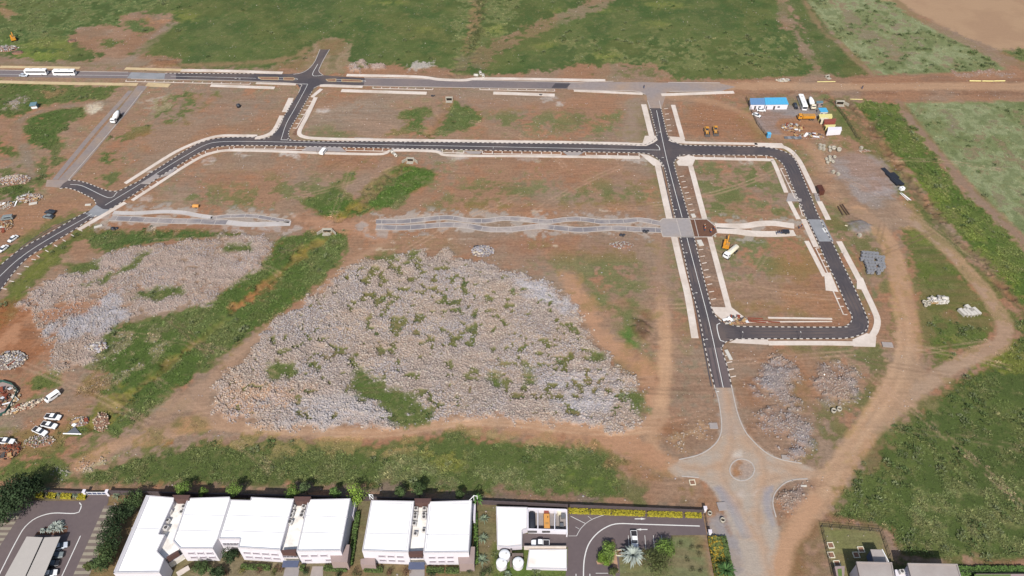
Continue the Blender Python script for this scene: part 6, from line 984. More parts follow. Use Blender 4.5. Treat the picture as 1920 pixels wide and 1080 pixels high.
sl = MB(); sl.flat(GP([(65, 1003), (72, 997), (85, 988), (128, 986), (126, 999), (116, 1003)]), .055); tag(sl.build('planting_bed', M['soil_dark']), kind='structure')

# ================================================================= VEHICLES AND MACHINES (x = forward)
def wheels(o, xs_, yw, r, w=.26, name='wheel'):
    for x in xs_:
        for s in (-1, 1):
            t_ = MB().cyl((x, s * (yw - w), r), (x, s * yw, r), r, n=14).build(name, M['rubber'], o)
            hb = MB().cyl((x, s * (yw - .02), r), (x, s * (yw + .015), r), r * .55, n=10).build('hub', M['metal_grey'], None); hb.parent = t_
def ring(x, hw, zb, zt, ch=.08): return [(x, -hw, zb), (x, hw, zb), (x, hw, zt - ch), (x, hw - ch * 1.5, zt), (x, -hw + ch * 1.5, zt), (x, -hw, zt - ch)]
def lights(o, x, yw, z, sx):
    for s in (-1, 1): MB().box((x, s * yw, z), (.06, .34, .16)).build('headlight' if sx > 0 else 'tail_light', M['metal_grey'] if sx > 0 else M['rust'], o)
def make_car(kind, paint, bed='dark_metal'):
    def f():
        o = thing({'pickup': 'pickup_truck', 'sedan': 'parked_car', 'suv': 'parked_car', 'van': 'parked_van'}[kind], '', {'pickup': 'pickup', 'sedan': 'car', 'suv': 'car', 'van': 'van'}[kind]); P_ = M[paint]
        if kind == 'pickup':
            MB().loft([ring(-2.6, .86, .45, 1.05), ring(-2.5, .92, .4, 1.08), ring(1.0, .93, .38, 1.10), ring(2.2, .90, .4, 1.02), ring(2.55, .8, .45, .85)]).build('body', P_, o)
            MB().loft([[(-.75, -.84, 1.06), (-.75, .84, 1.06), (1.25, .84, 1.06), (1.25, -.84, 1.06)], [(-.6, -.7, 1.72), (-.6, .7, 1.72), (.65, .7, 1.72), (.65, -.7, 1.72)]]).build('cabin_glass', M['glass'], o); MB().box((.02, 0, 1.75), (1.2, 1.4, .07)).build('roof', P_, o)
            MB().box((-1.68, 0, 1.1), (1.6, 1.6, .06)).build('cargo_bed', M[bed], o); MB().box((-1.68, .86, 1.16), (1.7, .08, .14)).box((-1.68, -.86, 1.16), (1.7, .08, .14)).box((-2.52, 0, 1.16), (.08, 1.7, .14)).build('bed_rail', P_, o); wheels(o, (-1.6, 1.6), .93, .38)
        elif kind in ('sedan', 'suv'):
            zt = 1.42 if kind == 'sedan' else 1.7; x0, x1 = (-1.5, .95) if kind == 'sedan' else (-2.0, .9)
            MB().loft([ring(-2.2, .75, .4, .85), ring(-2.05, .86, .35, .93), ring(-.2, .9, .3, .95), ring(1.2, .88, .32, .9), ring(2.1, .8, .38, .72)]).build('body', P_, o)
            MB().loft([[(x0 - .25, -.8, .92), (x0 - .25, .8, .92), (x1 + .2, .8, .92), (x1 + .2, -.8, .92)], [(x0 + .35, -.62, zt), (x0 + .35, .62, zt), (x1 - .6, .62, zt), (x1 - .6, -.62, zt)]]).build('cabin_glass', M['glass'], o); MB().box(((x0 + x1 - .25) / 2, 0, zt + .02), ((x1 - .6) - (x0 + .35), 1.26, .06)).build('roof', P_, o); wheels(o, (-1.35, 1.35), .88, .33)
        else:
            MB().loft([ring(-2.4, .88, .4, 2.0, .15), ring(1.2, .9, .38, 2.0, .15), ring(1.75, .88, .38, 1.35, .1), ring(2.35, .82, .42, 1.0, .1)]).build('body', P_, o); MB().loft([[(1.2, -.8, 1.3), (1.2, .8, 1.3), (1.85, .8, 1.32), (1.85, -.8, 1.32)], [(1.15, -.72, 1.95), (1.15, .72, 1.95), (1.33, .72, 1.9), (1.33, -.72, 1.9)]]).build('windscreen', M['glass'], o)
            for s in (-1, 1): MB().box((-.5, s * .9, 1.5), (2.6, .03, .5)).build('side_window', M['glass'], o)
            wheels(o, (-1.5, 1.5), .9, .36)
        lights(o, 2.2 if kind != 'pickup' else 2.5, .58, .7, 1); lights(o, -2.22 if kind != 'pickup' else -2.6, .62, .75, -1)
        MB().box((2.3 if kind != 'pickup' else 2.6, 0, .45), (.12, 1.5, .22)).build('bumper', M['dark_metal'], o); return o
    return Maker(f)
PU = make_car('pickup', 'paint_white'); SD = make_car('sedan', 'paint_white'); SB = make_car('suv', 'paint_black'); SG = make_car('suv', 'paint_grey'); SS = make_car('sedan', 'paint_silver'); VN = make_car('van', 'paint_white'); VG = make_car('van', 'paint_grey')
def put(mk_, a, b, lab, grp=None, z=0):
    """a vehicle whose rear and front lie over these two survey points"""
    mx_, my_ = (a[0] + b[0]) / 2, (a[1] + b[1]) / 2; g = G(mx_, my_, z + .8); h = math.atan2(G(*b)[1] - G(*a)[1], G(*b)[0] - G(*a)[0]); return mk_((g[0], g[1], z), h, lab, grp)
WC = 'vehicles parked on the waste ground'
put(PU, (84, 780), (115, 783), 'white pickup with a black cargo bed, topmost of three parked on the red soil', WC); put(PU, (78, 794), (107, 800), 'white pickup, middle one of three parked on the red soil', WC); put(PU, (62, 803), (88, 814), 'white pickup turned askew, lowest of three parked on the red soil', WC); put(PU, (-4, 826), (27, 828), 'white pickup at the left edge just above the orange scrap', WC)
put(VN, (108, 737), (88, 751), 'white van with a flat roof beside the line of broken blocks', WC); put(SD, (32, 441), (15, 453), 'white car at the left edge, upper of two near the curved road', WC); put(SD, (14, 459), (-3, 472), 'white car at the left edge, lower of two near the curved road', WC)
put(SB, (104, 398), (83, 396), 'black car, upper of two parked side by side near the road junction', WC); put(SG, (101, 407), (79, 404), 'dark grey car, lower of two parked side by side near the road junction', WC); put(VG, (24, 407), (2, 410), 'grey green van parked among the left debris heaps', WC)
put(VN, (602, 289), (611, 278), 'white van on the concrete driveway below the collector road'); put(PU, (1027, 1019), (999, 1018), 'white pickup with a dark bed in the service yard'); put(PU, (1188, 997), (1191, 1026), 'white pickup with a dark bed in the parking bay by the silver palm')
put(SS, (34, 140), (54, 141), 'silver car directly in front of the white coach on the main road'); put(SD, (1418, 205), (1437, 206), 'white car in front of the blue roofed office'); put(SD, (1414, 213), (1424, 217), 'small white car by the left fence of the depot'); put(SB, (1489, 194), (1494, 203), 'dark car left of the parked white coach in the depot')
CPG = 'cars under the carport'; put(SS, (104, 1026), (118, 1022), 'silver blue car under the carport edge, first from the top', CPG); put(SG, (96, 1042), (110, 1040), 'dark olive car under the carport, second from the top', CPG); put(SB, (88, 1058), (102, 1056), 'black car under the carport, third from the top', CPG); put(SD, (82, 1077), (101, 1073), 'white car under the carport, lowest one visible', CPG)
def coach():
    o = thing('coach', '', 'coach'); MB().loft([ring(-5.8, 1.2, .45, 3.0, .2), ring(-5.6, 1.25, .4, 3.15, .2), ring(5.4, 1.25, .4, 3.15, .2), ring(5.85, 1.18, .5, 2.7, .2)]).build('body', M['paint_white'], o)
    for s in (-1, 1): MB().box((-.3, s * 1.255, 2.1), (10.4, .05, .85)).build('window_band', M['glass'], o)
    MB().box((5.72, 0, 1.9), (.3, 2.2, 1.2), top=.98).build('windscreen', M['glass'], o); MB().box((-5.8, 0, 2.2), (.12, 1.9, .8)).build('rear_window', M['glass'], o)
    for x in (-3, 2.4): MB().box((x, 0, 3.19), (1.2, 1.0, .1)).build('roof_hatch', M['unit_white'], o)
    for s in (-1, 1): MB().box((5.9, s * 1.35, 2.3), (.12, .2, .5)).build('mirror', M['dark_metal'], o)
    wheels(o, (-3.2, 3.9), 1.24, .5, .3); lights(o, 5.86, .9, .9, 1); return o
CO = Maker(coach); put(CO, (88, 137), (50, 137), 'white coach on the main road, left of the two', 'coaches', 0.05); put(CO, (141, 138), (103, 138), 'white coach on the main road, right of the two', 'coaches', .05); put(CO, (1500, 184), (1508, 205), 'white coach parked in the depot beside the blue roof', 'coaches')
def truck(body, paint):
    def f():
        o = thing({'mixer': 'mixer_truck', 'tank': 'water_truck', 'tip': 'dump_truck'}[body], '', {'mixer': 'concrete mixer', 'tank': 'tank truck', 'tip': 'dump truck'}[body]); P_ = M[paint]
        MB().box((-.3, 0, .8), (7.6, .9, .3)).box((3.4, 0, .7), (.9, 2.2, .4)).build('chassis', M['dark_metal'], o); MB().loft([[(2.2, -1.15, .9), (2.2, 1.15, .9), (4.1, 1.15, .9), (4.1, -1.15, .9)], [(2.2, -1.15, 1.9), (2.2, 1.15, 1.9), (4.1, 1.15, 1.8), (4.1, -1.15, 1.8)], [(2.3, -1.05, 2.75), (2.3, 1.05, 2.75), (3.7, 1.05, 2.75), (3.7, -1.05, 2.75)]]).build('cab', P_, o)
        MB().box((3.97, 0, 2.2), (.12, 1.9, .7), top=.95).build('windscreen', M['glass'], o)
        for s in (-1, 1): MB().box((3.1, s * 1.13, 2.2), (1.0, .06, .55)).build('side_window', M['glass'], o)
        if body == 'mixer':
            MB().loft([[(x, r_ * math.cos(a), zc_ + r_ * math.sin(a)) for a in np.linspace(0, 6.283, 15)[:-1]] for x, r_, zc_ in ((1.9, .7, 1.9), (1.2, 1.15, 2.1), (-.6, 1.3, 2.35), (-2.4, .95, 2.75), (-3.5, .55, 3.05))]).build('drum', M['paint_white'], o, True); MB().box((-3.9, 0, 2.7), (.5, .9, 1.0), top=.6).cyl((-3.9, 0, 2.0), (-4.4, 0, 1.1), .2, n=8).build('chute', M['metal_grey'], o); MB().box((1.9, 0, 1.5), (.2, 1.6, 1.2)).box((-3.0, 0, 1.6), (.2, 1.4, 1.5)).build('drum_support', M['dark_metal'], o)
        elif body == 'tank':
            MB().loft([[(x, 1.15 * s_ * math.cos(a), 1.95 + .85 * s_ * math.sin(a)) for a in np.linspace(0, 6.283, 17)[:-1]] for x, s_ in ((1.95, .9), (1.8, 1), (-3.9, 1), (-4.05, .9))]).build('tank', M['paint_cream'], o, True); MB().box((-1, 0, 2.84), (4.6, .5, .08)).build('walkway', M['unit_white'], o)
        else:
            m_ = MB(); m_.loft([[(-4.0, -1.15, 1.05), (-4.0, 1.15, 1.05), (1.9, 1.15, 1.05), (1.9, -1.15, 1.05)], [(-4.2, -1.22, 2.4), (-4.2, 1.22, 2.4), (1.9, 1.22, 2.4), (1.9, -1.22, 2.4)]]); m_.build('tipper_body', P_, o); MB().box((-1.1, 0, 2.35), (5.6, 2.1, .12)).build('load', M['yellow_dull'], o); MB().box((1.95, 0, 2.45), (.12, 2.4, .5)).build('headboard', P_, o); MB().box((-4.25, 0, 1.7), (.1, 2.3, 1.2)).build('tailgate', M['paint_cream'], o)
        wheels(o, (-3.2, -1.9, 3.2), 1.2, .5, .35); lights(o, 4.12, .85, 1.1, 1); return o
    return Maker(f)
put(truck('mixer', 'paint_white'), (227, 213), (211, 232), 'white concrete mixer truck on the old twin track road'); put(truck('tank', 'paint_white'), (1381, 465), (1359, 484), 'white tank truck with a cream barrel beside the yellow excavator'); put(truck('tip', 'yellow'), (1529, 221), (1493, 221), 'yellow dump truck in the middle of the depot yard'); put(truck('mixer', 'paint_cream'), (1517, 190), (1524, 203), 'dusty concrete mixer truck parked right of the coach in the depot')
def excavator():
    o = thing('excavator', '', 'excavator')
    for s in (-1, 1): MB().loft([[(-1.9, s * 1.25 - .3, .35), (-1.6, s * 1.25 - .3, 0), (1.6, s * 1.25 - .3, 0), (1.9, s * 1.25 - .3, .35), (1.6, s * 1.25 - .3, .8), (-1.6, s * 1.25 - .3, .8)], [(-1.9, s * 1.25 + .3, .35), (-1.6, s * 1.25 + .3, 0), (1.6, s * 1.25 + .3, 0), (1.9, s * 1.25 + .3, .35), (1.6, s * 1.25 + .3, .8), (-1.6, s * 1.25 + .3, .8)]]).build('track', M['steel_dark'], o)
    MB().box((-.3, 0, 1.35), (3.2, 2.5, .8)).build('house', M['yellow'], o); MB().box((-1.75, 0, 1.5), (.8, 2.5, 1.2), top=.9).build('counterweight', M['yellow'], o); MB().box((-.6, -.5, 1.95), (1.6, 1.3, .5)).build('engine_cover', M['yellow_dull'], o); cb = MB().box((.75, .75, 2.2), (1.4, .95, 1.5), top=.88).build('cab', M['yellow'], o)
    MB().box((.78, .75, 2.35), (1.36, .99, .8), top=.9).build('cab_glass', M['glass'], cb); MB().cyl((1.0, -.1, 1.6), (3.0, -.1, 3.6), .24, .2, n=6).cyl((3.0, -.1, 3.6), (4.7, -.1, 3.0), .2, .17, n=6).build('boom', M['yellow'], o); MB().cyl((4.7, -.1, 3.1), (4.5, -.1, .9), .17, .13, n=6).build('arm', M['yellow_dull'], o); MB().box((4.35, -.1, .55), (.8, .9, .7), top=.7).build('bucket', M['steel_dark'], o); return o
EX = Maker(excavator); g = G(1362, 459, 1.2); EX((*g, 0), heading((1362, 462), (1366, 445)), 'yellow excavator digging beside the white tank truck', 'excavators'); g = G(25, 72, 1.2); EX((*g, 0), heading((25, 78), (23, 66)), 'orange yellow excavator in the weeds at the top left', 'excavators')
def loader():
    o = thing('wheel_loader', '', 'wheel loader'); MB().loft([ring(-2.9, .9, .8, 1.9, .15), ring(-.6, 1.0, .7, 2.0, .15), ring(.9, .6, .7, 1.5, .1), ring(1.6, .6, .7, 1.3, .1)]).build('body', M['yellow_dull'], o); cb = MB().box((-.3, 0, 2.4), (1.3, 1.3, 1.2), top=.9).build('cab', M['glass'], o); MB().box((-.3, 0, 3.03), (1.5, 1.5, .1)).build('cab_roof', M['yellow'], cb)
    for s in (-1, 1): MB().cyl((.8, s * .5, 1.4), (2.7, s * .5, .7), .15, n=6).build('lift_arm', M['yellow'], o)
    MB().loft([[(2.6, -1.3, .1), (2.6, -1.3, 1.1), (2.9, -1.3, 1.1), (3.5, -1.3, .1)], [(2.6, 1.3, .1), (2.6, 1.3, 1.1), (2.9, 1.3, 1.1), (3.5, 1.3, .1)]]).build('bucket', M['steel_dark'], o); wheels(o, (-1.8, 1.3), 1.2, .75, .5); return o
LD = Maker(loader); put(LD, (1323, 240), (1327, 254), 'dull yellow wheel loader, left of the pair parked above the crossroads', 'wheel loaders'); put(LD, (1339, 238), (1343, 253), 'yellow wheel loader, right of the pair parked above the crossroads', 'wheel loaders')
def compressor():
    o = thing('compressor_trailer', '', 'compressor'); MB().loft([ring(-1.3, .7, .5, 1.3, .2), ring(1.0, .75, .5, 1.45, .25), ring(1.4, .6, .55, 1.1, .2)]).build('housing', M['orange'], o); MB().cyl((1.3, 0, .6), (2.4, 0, .5), .06, n=5).build('drawbar', M['dark_metal'], o); wheels(o, (0,), .8, .3, .2); return o
put(Maker(compressor), (371, 386), (363, 386), 'small orange compressor trailer on the soil above the left promenade')
# people
def person(vest):
    def f():
        o = thing('person', '', 'person'); vs = [(0, 0, .95), (0, 0, 1.15), (0, 0, 1.4), (.02, 0, 1.52), (.04, 0, 1.66), (0, .1, .9), (.06, .12, .5), (0, .13, .06), (.14, .13, .03), (0, -.1, .9), (-.08, -.12, .5), (-.1, -.13, .06), (.04, -.13, .03), (0, .2, 1.38), (.05, .27, 1.1), (.2, .25, .92), (0, -.2, 1.38), (-.03, -.27, 1.1), (.1, -.27, .9)]
        ed = [(0, 1), (1, 2), (2, 3), (3, 4), (0, 5), (5, 6), (6, 7), (7, 8), (0, 9), (9, 10), (10, 11), (11, 12), (2, 13), (13, 14), (14, 15), (2, 16), (16, 17), (17, 18)]; rad = [.15, .14, .15, .06, .105, .09, .065, .045, .04, .09, .065, .045, .04, .06, .045, .035, .06, .045, .035]
        def sk(name, vv, ee, rr, m_):
            me = bpy.data.meshes.new(name); me.from_pydata(vv, ee, []); ob = bpy.data.objects.new(name, me); SC.collection.objects.link(ob); ob.parent = o; me.materials.append(M[m_]); md = ob.modifiers.new('skin', 'SKIN')
            for i, r_ in enumerate(rr): me.skin_vertices[0].data[i].radius = (r_, r_)
            me.skin_vertices[0].data[0].use_root = True; ob.modifiers.new('sub', 'SUBSURF').levels = 1
        sk('body', vs, ed, rad, 'skin'); sk('trousers', [vs[0], vs[5], vs[6], (0, .13, .12), vs[9], vs[10], (-.1, -.13, .12)], [(0, 1), (1, 2), (2, 3), (0, 4), (4, 5), (5, 6)], [.17, .115, .085, .07, .115, .085, .07], 'cloth_blue'); sk('vest', [(0, 0, 1.0), (0, 0, 1.2), (0, 0, 1.42), (0, .2, 1.4), (0, -.2, 1.4)], [(0, 1), (1, 2), (2, 3), (2, 4)], [.18, .18, .17, .08, .08], vest)
        MB().dome((.04, 0, 1.68), .13, .12, 12, 4).box((.13, 0, 1.69), (.12, .2, .02)).build('helmet', M['paint_cream'] if vest != 'cloth_dark' else M['cloth_dark'], o, True); return o
    return Maker(f)
PO = person('cloth_orange'); PD = person('cloth_dark'); WK = 'site workers'
for i, (x, y, k, lab) in enumerate([(1320, 428, PO, 'worker in an orange vest in the middle of the excavated bay'), (1321, 433, PO, 'worker in an orange vest bending line, just below the first one'), (1332, 437, PO, 'worker in an orange vest at the lower right corner of the excavated bay'), (1338, 431, PO, 'worker in an orange vest at the right corner of the excavated bay'), (1456, 440, PD, 'person in dark clothes, left of three by the dark trailer'), (1460, 438.5, PD, 'person in dark clothes, middle of three by the dark trailer'), (1464, 439, PD, 'person in dark clothes, right of three by the dark trailer'), (1498, 429, PO, 'worker in orange at the end of the east promenade'), (1502, 426, PO, 'worker in orange beside the crossing slab'), (1616, 167, PD, 'person in dark clothes walking on the east earth road'), (1207, 166, PD, 'person in dark clothes crossing the dusty main road'), (1436, 206, PD, 'person in dark clothes in front of the blue roofed office'), (317, 432, PD, 'person standing below the left promenade') ][:12]):
    k((*G(x, y), .02), .8 * i, lab, WK, (1.25, 1.25, 1.25))
# ================================================================= DEPOT
def hut(name, cat, px, z, wallm, roofm, lab, over=0.3, wallpx=None, grp=None):
    P = GP(px, z); c = centre(P); o = thing(name, lab, cat, (*c, 0), group=grp); W2 = [(c[0] + (x - c[0]) * (1 - over * .12), c[1] + (y - c[1]) * (1 - over * .3)) for x, y in P]
    MB().prism(W2, 0, z - .15).build('wall', M[wallm], o, world=True); r = MB().prism(P, z - .15, z); r.build('roof', M[roofm], o, world=True)
    rb = MB(); a, b, c2, d = P
    for k in range(1, 8): t = k / 8; x0, y0 = a[0] + (b[0] - a[0]) * t, a[1] + (b[1] - a[1]) * t; x1, y1 = d[0] + (c2[0] - d[0]) * t, d[1] + (c2[1] - d[1]) * t; rb.cyl((x0, y0, z + .01), (x1, y1, z + .01), .06, n=4)
    rb.build('roof_ridge', M[roofm], o, world=True)
    yb = min(p[1] for p in W2) - .03; x0, x1 = min(p[0] for p in W2[2:]), max(p[0] for p in W2[2:]); MB().box(((x0 + x1) / 2 - 1, yb, 1.0), (.9, .08, 2.0)).build('door', M['unit_dark'], o, world=True); MB().box(((x0 + x1) / 2 + 1.2, yb, 1.5), (1.1, .07, .7)).build('window', M['glass'], o, world=True); return o
hut('site_office', 'site office', [(1406, 184), (1433, 183.5), (1435, 196), (1407.5, 196)], 3.0, 'wall_white', 'blue_dull', 'site office with a faded blue grey roof, left half of the pair'); hut('site_office', 'site office', [(1433.3, 183), (1474, 182.5), (1479, 195.5), (1435.3, 196)], 3.05, 'wall_white', 'blue_roof', 'long site office with a bright sky blue roof')
hut('storage_shed', 'shed', [(1531, 189.5), (1543, 189), (1544, 193), (1531, 193.5)], 2.4, 'wall_taupe', 'blue_grey', 'small shed with a grey green roof at the back of the depot'); hut('storage_shed', 'shed', [(1534, 202), (1549, 202), (1553, 209.5), (1539, 210)], 2.8, 'unit_white', 'blue_roof', 'small shed with a sky blue roof right of the yellow truck')
def container(px, z, m_, lab, name='shipping_container'):
    P = GP(px, z); o = thing(name, lab, 'container', (*centre(P), 0)); MB().prism(P, .1, z).build('shell', M[m_], o, world=True); rb = MB(); a, b, c2, d = P
    for k in range(0, 15): t = (k + .5) / 15; x0, y0 = a[0] + (b[0] - a[0]) * t, a[1] + (b[1] - a[1]) * t; x1, y1 = d[0] + (c2[0] - d[0]) * t, d[1] + (c2[1] - d[1]) * t; rb.box(((x0 + x1) / 2, (y0 + y1) / 2, z + .02), (.12, math.hypot(x1 - x0, y1 - y0) + .06, .04), math.atan2(y1 - y0, x1 - x0) - 1.5708); rb.box((x1, y1 - .02, z / 2), (.12, .06, z - .3))
    rb.build('corrugation', M[m_], o, world=True); MB().box((*((d[0] + a[0]) / 2 - .04, (d[1] + a[1]) / 2), z / 2), (.06, 1.9, z * .85)).build('door', M['steel_dark'], o, world=True); return o
container([(1535, 214), (1560, 213.5), (1561, 219), (1537, 220)], 2.5, 'yellow_pale', 'pale yellow container behind the red one in the depot'); container([(1538, 221), (1553, 220.5), (1554, 224), (1540, 226)], 2.3, 'paint_cream', 'cream container squeezed between the yellow and red ones'); container([(1545, 223.5), (1568, 222), (1567, 228), (1546, 229)], 2.6, 'container_red', 'rust red shipping container in the depot row'); container([(1546, 234), (1567, 233.5), (1566, 237), (1549, 238)], 2.4, 'yellow_pale', 'pale yellow container directly behind the white cabin'); container([(1553, 238), (1578, 238), (1578.5, 243), (1552, 245)], 2.9, 'wall_white', 'white office cabin with a window at the front of the depot', 'portable_cabin')
container([(1531.5, 347), (1541, 346.5), (1547, 358), (1537, 359.5)], 2.3, 'container_brown', 'dark brown steel container beside the loop road footpath')
g = G(1441.5, 252, 1.5); o = thing('portable_toilet', 'sky blue portable toilet by the depot entrance', 'toilet cabin', (*g, 0), .05); MB().box((0, 0, 1.15), (1.6, 1.6, 2.3)).build('cabin', M['blue_roof'], o); MB().box((0, 0, 2.38), (1.75, 1.75, .16), top=.8).build('roof', M['blue_roof'], o); MB().box((0, -.82, 1.1), (.9, .05, 1.9)).build('door', M['blue_dull'], o)
g = G(64, 198, 1.2); o = thing('tin_shelter', 'small blue grey tin shelter with a white front by the curved track', 'shelter', (*g, 0), .25); MB().box((0, .3, 1.1), (2.8, 2.6, 2.2)).build('wall', M['blue_grey'], o); MB().box((0, -.3, 2.28), (3.1, 3.6, .12)).build('roof', M['blue_grey'], o); MB().box((0, -1.05, 1.1), (2.6, .08, 1.9)).build('door', M['paint_white'], o)
# ================================================================= HEAPS, PRECAST CONCRETE, MATERIALS
def heap(px, py, rx, ry, h, n_, s0, s1, cols, lab, name='debris_heap', cat='heap', planks=0, seed=1, base='wall_stone', rz=0.0, boxy=.0):
    rs = np.random.RandomState(seed); g = G(px, py); o = thing(name, lab, cat, (*g, 0), rz); V_ = []; F_ = []; Cc = []; T = RT; ov = 0; Vb = []; Fb = []
    mb = MB(); mb.dome((0, 0, -.05), 1, h * .75, 18, 5); 
    mb.v = [(x * rx * .92, y * ry * .92, z + rs.uniform(-.1, .1) * h) for x, y, z in mb.v]; mb.build('mound', M[base], o, True)
    for i in range(n_):
        a = rs.rand() * 6.283; rr = rs.rand() ** .55; x, y = rx * rr * math.cos(a), ry * rr * math.sin(a); z = h * .78 * math.sqrt(max(0, 1 - rr * rr)) + rs.uniform(0, .15); tv, tf = T[rs.randint(len(T))]; s_ = rs.uniform(s0, s1) * (1 if rs.rand() < .85 else 1.6)
        t = rs.rand() * 6.283; v = tv * s_; v = np.stack([v[:, 0] * math.cos(t) - v[:, 1] * math.sin(t) + x, v[:, 0] * math.sin(t) + v[:, 1] * math.cos(t) + y, v[:, 2] * .8 + z], 1); c = np.array(cols[rs.randint(len(cols))]) * rs.uniform(.7, 1.2); V_.append(v); F_.append(tf + ov); ov += len(v); Cc.append(np.repeat(c[None], len(v), 0))
    c = np_mesh('rubble_pieces', np.concatenate(V_), np.concatenate(F_), M['rock'], np.clip(np.concatenate(Cc), .003, .85)); c.parent = o
    for i in range(planks):
        a = rs.rand() * 6.283; rr = rs.rand() ** .7; x, y = rx * rr * math.cos(a), ry * rr * math.sin(a); z = h * .8 * math.sqrt(max(0, 1 - rr * rr)) + .25; L_ = rs.uniform(1.0, 3.2); w_ = rs.choice([.2, .5, 1.1]); Mx = Matrix.Translation((x, y, z)) @ Matrix.Rotation(rs.rand() * 6.28, 4, 'Z') @ Matrix.Rotation(rs.uniform(-.4, .4), 4, 'Y'); MB().box((0, 0, 0), (L_, w_, .12), M=Mx).build('broken_panel', M[['wood', 'concrete_white', 'rust', 'paint_white', 'wood', 'unit_dark'][rs.randint(6)]], o)
    return o
GR, PK, CR, WH, BR, DK = A(168, 162, 166), A(188, 158, 138), A(206, 190, 168), A(196, 188, 178), A(130, 96, 76), A(66, 60, 58)
heap(905, 472, 4.6, 3.4, 1.6, 420, .3, .8, [GR, A(158, 152, 158), GR, CR], 'steep grey stone heap with black bags on top, above the rubble field', 'stone_heap', seed=1); g = G(898, 460, 1.2); o = thing('black_bags', 'black plastic bags on the grey stone heap', 'bags', (*g, .2)); b_ = MB()
for k in range(4): b_.dome((-1.6 + 1.0 * k, .3 * (k % 2), .2), .65, .6, 9, 3)
b_.build('bag', M['black_plastic'], o, True)
HD = [(28, 338, 7, 4, 1.6, 260, .4, 1.4, [CR, GR, PK], 'pale stone heap in the bushes at the left edge', 0), (55, 372, 6, 3.2, 1.2, 200, .3, 1.2, [WH, CR, GR, PK], 'debris heap with a red sheet, right one at the left junction', 14), (8, 386, 5, 2.6, 1.0, 150, .3, 1.1, [WH, CR, BR], 'debris heap with white boards at the left edge', 10), (10, 425, 3.2, 3.6, 1.2, 120, .3, 1.0, [PK, CR, BR], 'reddish brick and plank heap below the grey green van', 12), (18, 677, 6, 4.5, 1.6, 220, .4, 1.5, [WH, GR, WH, CR], 'white broken concrete heap above the green netted pit', 4), (12, 845, 5, 3.6, 1.4, 160, .3, 1.0, [BR, A(160, 82, 50), DK], 'rusty orange scrap heap at the left edge', 14), (50, 762, 7, 1.6, .9, 130, .5, 1.5, [CR, PK, CR], 'row of broken cream blocks beside the white van', 6), (1519, 256, 8, 2.6, 1.0, 200, .3, .9, [CR, GR, PK, BR], 'mixed scrap heap below the depot row', 26), (1485, 240, 5.5, 4.2, 1.0, 170, .3, .8, [CR, GR, DK], 'scaffold and formwork heap in the depot', 40), (1735, 0, 1, 1, .1, 1, .1, .2, [CR], '', 0),
      (190, 792, 2.4, 4.4, .8, 60, .5, 1.3, [CR, PK, A(160, 140, 116)], 'stone pile at the lower end of the stream', 0), (150, 791, 3.2, 2, .8, 60, .4, 1.0, [CR, GR], 'small stones and planks above the grey sheet', 3), (75, 828, 5, 2.4, .9, 110, .4, 1.1, [CR, GR, A(120, 120, 90)], 'stone pile in the grass below the askew pickup', 0), (182, 651, 4, 2.4, 1.2, 90, .5, 1.6, [CR, WH, GR], 'pale boulder pile with a black gap by the stream', 0), (1620, 283, 3.4, 1.2, .5, 40, .3, .7, [WH, CR], 'low white rubble strip above the gravel yard', 0), (1180, 792, 2, 2, .5, 30, .3, .8, [WH, GR], 'small pale stones at the lower tip of the rubble field', 0), (1148, 803, 3, 1.4, .5, 36, .4, .9, [WH, CR], 'white stones at the lower edge of the rubble field', 0), (1165, 460, 5, 2.2, .7, 80, .3, .8, [A(196, 196, 184), GR], 'grey green stone patch left of the spine road footpath', 0),
      (8, 92, 8, 4, 1.6, 120, .5, 1.2, [WH, GR, WH], 'white and grey spoil heap at the top left edge', 3), (33, 99, 3.4, 2.4, 1.3, 90, .2, .5, [A(110, 98, 98)], 'dark grey gravel heap near the top left spoil', 0), (135, 77, 2.6, 1.8, 1.2, 70, .2, .5, [A(112, 98, 96)], 'dark grey gravel heap beside the bare patch', 0), (1170, 164, 1, 1, .1, 1, .1, .2, [CR], '', 0), (1735, 152, .1, .1, .1, 1, .1, .2, [CR], '', 0)]
for i, (x, y, rx, ry, h, n_, s0, s1, cols, lab, pl) in enumerate(HD):
    if lab: heap(x, y, rx, ry, h * .7, int(n_ * 1.5), s0 * .7, s1 * .62, cols, lab, planks=pl, seed=20 + i, base='bed' if i != 4 else 'wall_stone', rz=.5 if i in (6, 10) else 0)
# green netted pit
g = G(14, 750); o = thing('netted_enclosure', 'green netting round a pit of broken boards at the left edge', 'enclosure', (*g, 0)); P = GP([(-20, 725), (5, 716), (24, 722), (35, 734), (28, 750), (12, 775), (-20, 790)]); nb_ = MB()
for i in range(len(P) - 1): (x0, y0), (x1, y1) = P[i], P[i + 1]; nb_.box(((x0 + x1) / 2, (y0 + y1) / 2, .6), (math.hypot(x1 - x0, y1 - y0), .12, 1.2), math.atan2(y1 - y0, x1 - x0))
nb_.build('netting', M['green_net'], o, world=True); MB().flat(P, .06).build('pit_floor', M['wall_taupe'], o, world=True); heap(10, 748, 4.5, 5, .9, 120, .3, 1.0, [CR, PK, DK], 'broken boards and plaster heaped inside the green netting', planks=22, seed=60, base='bed')
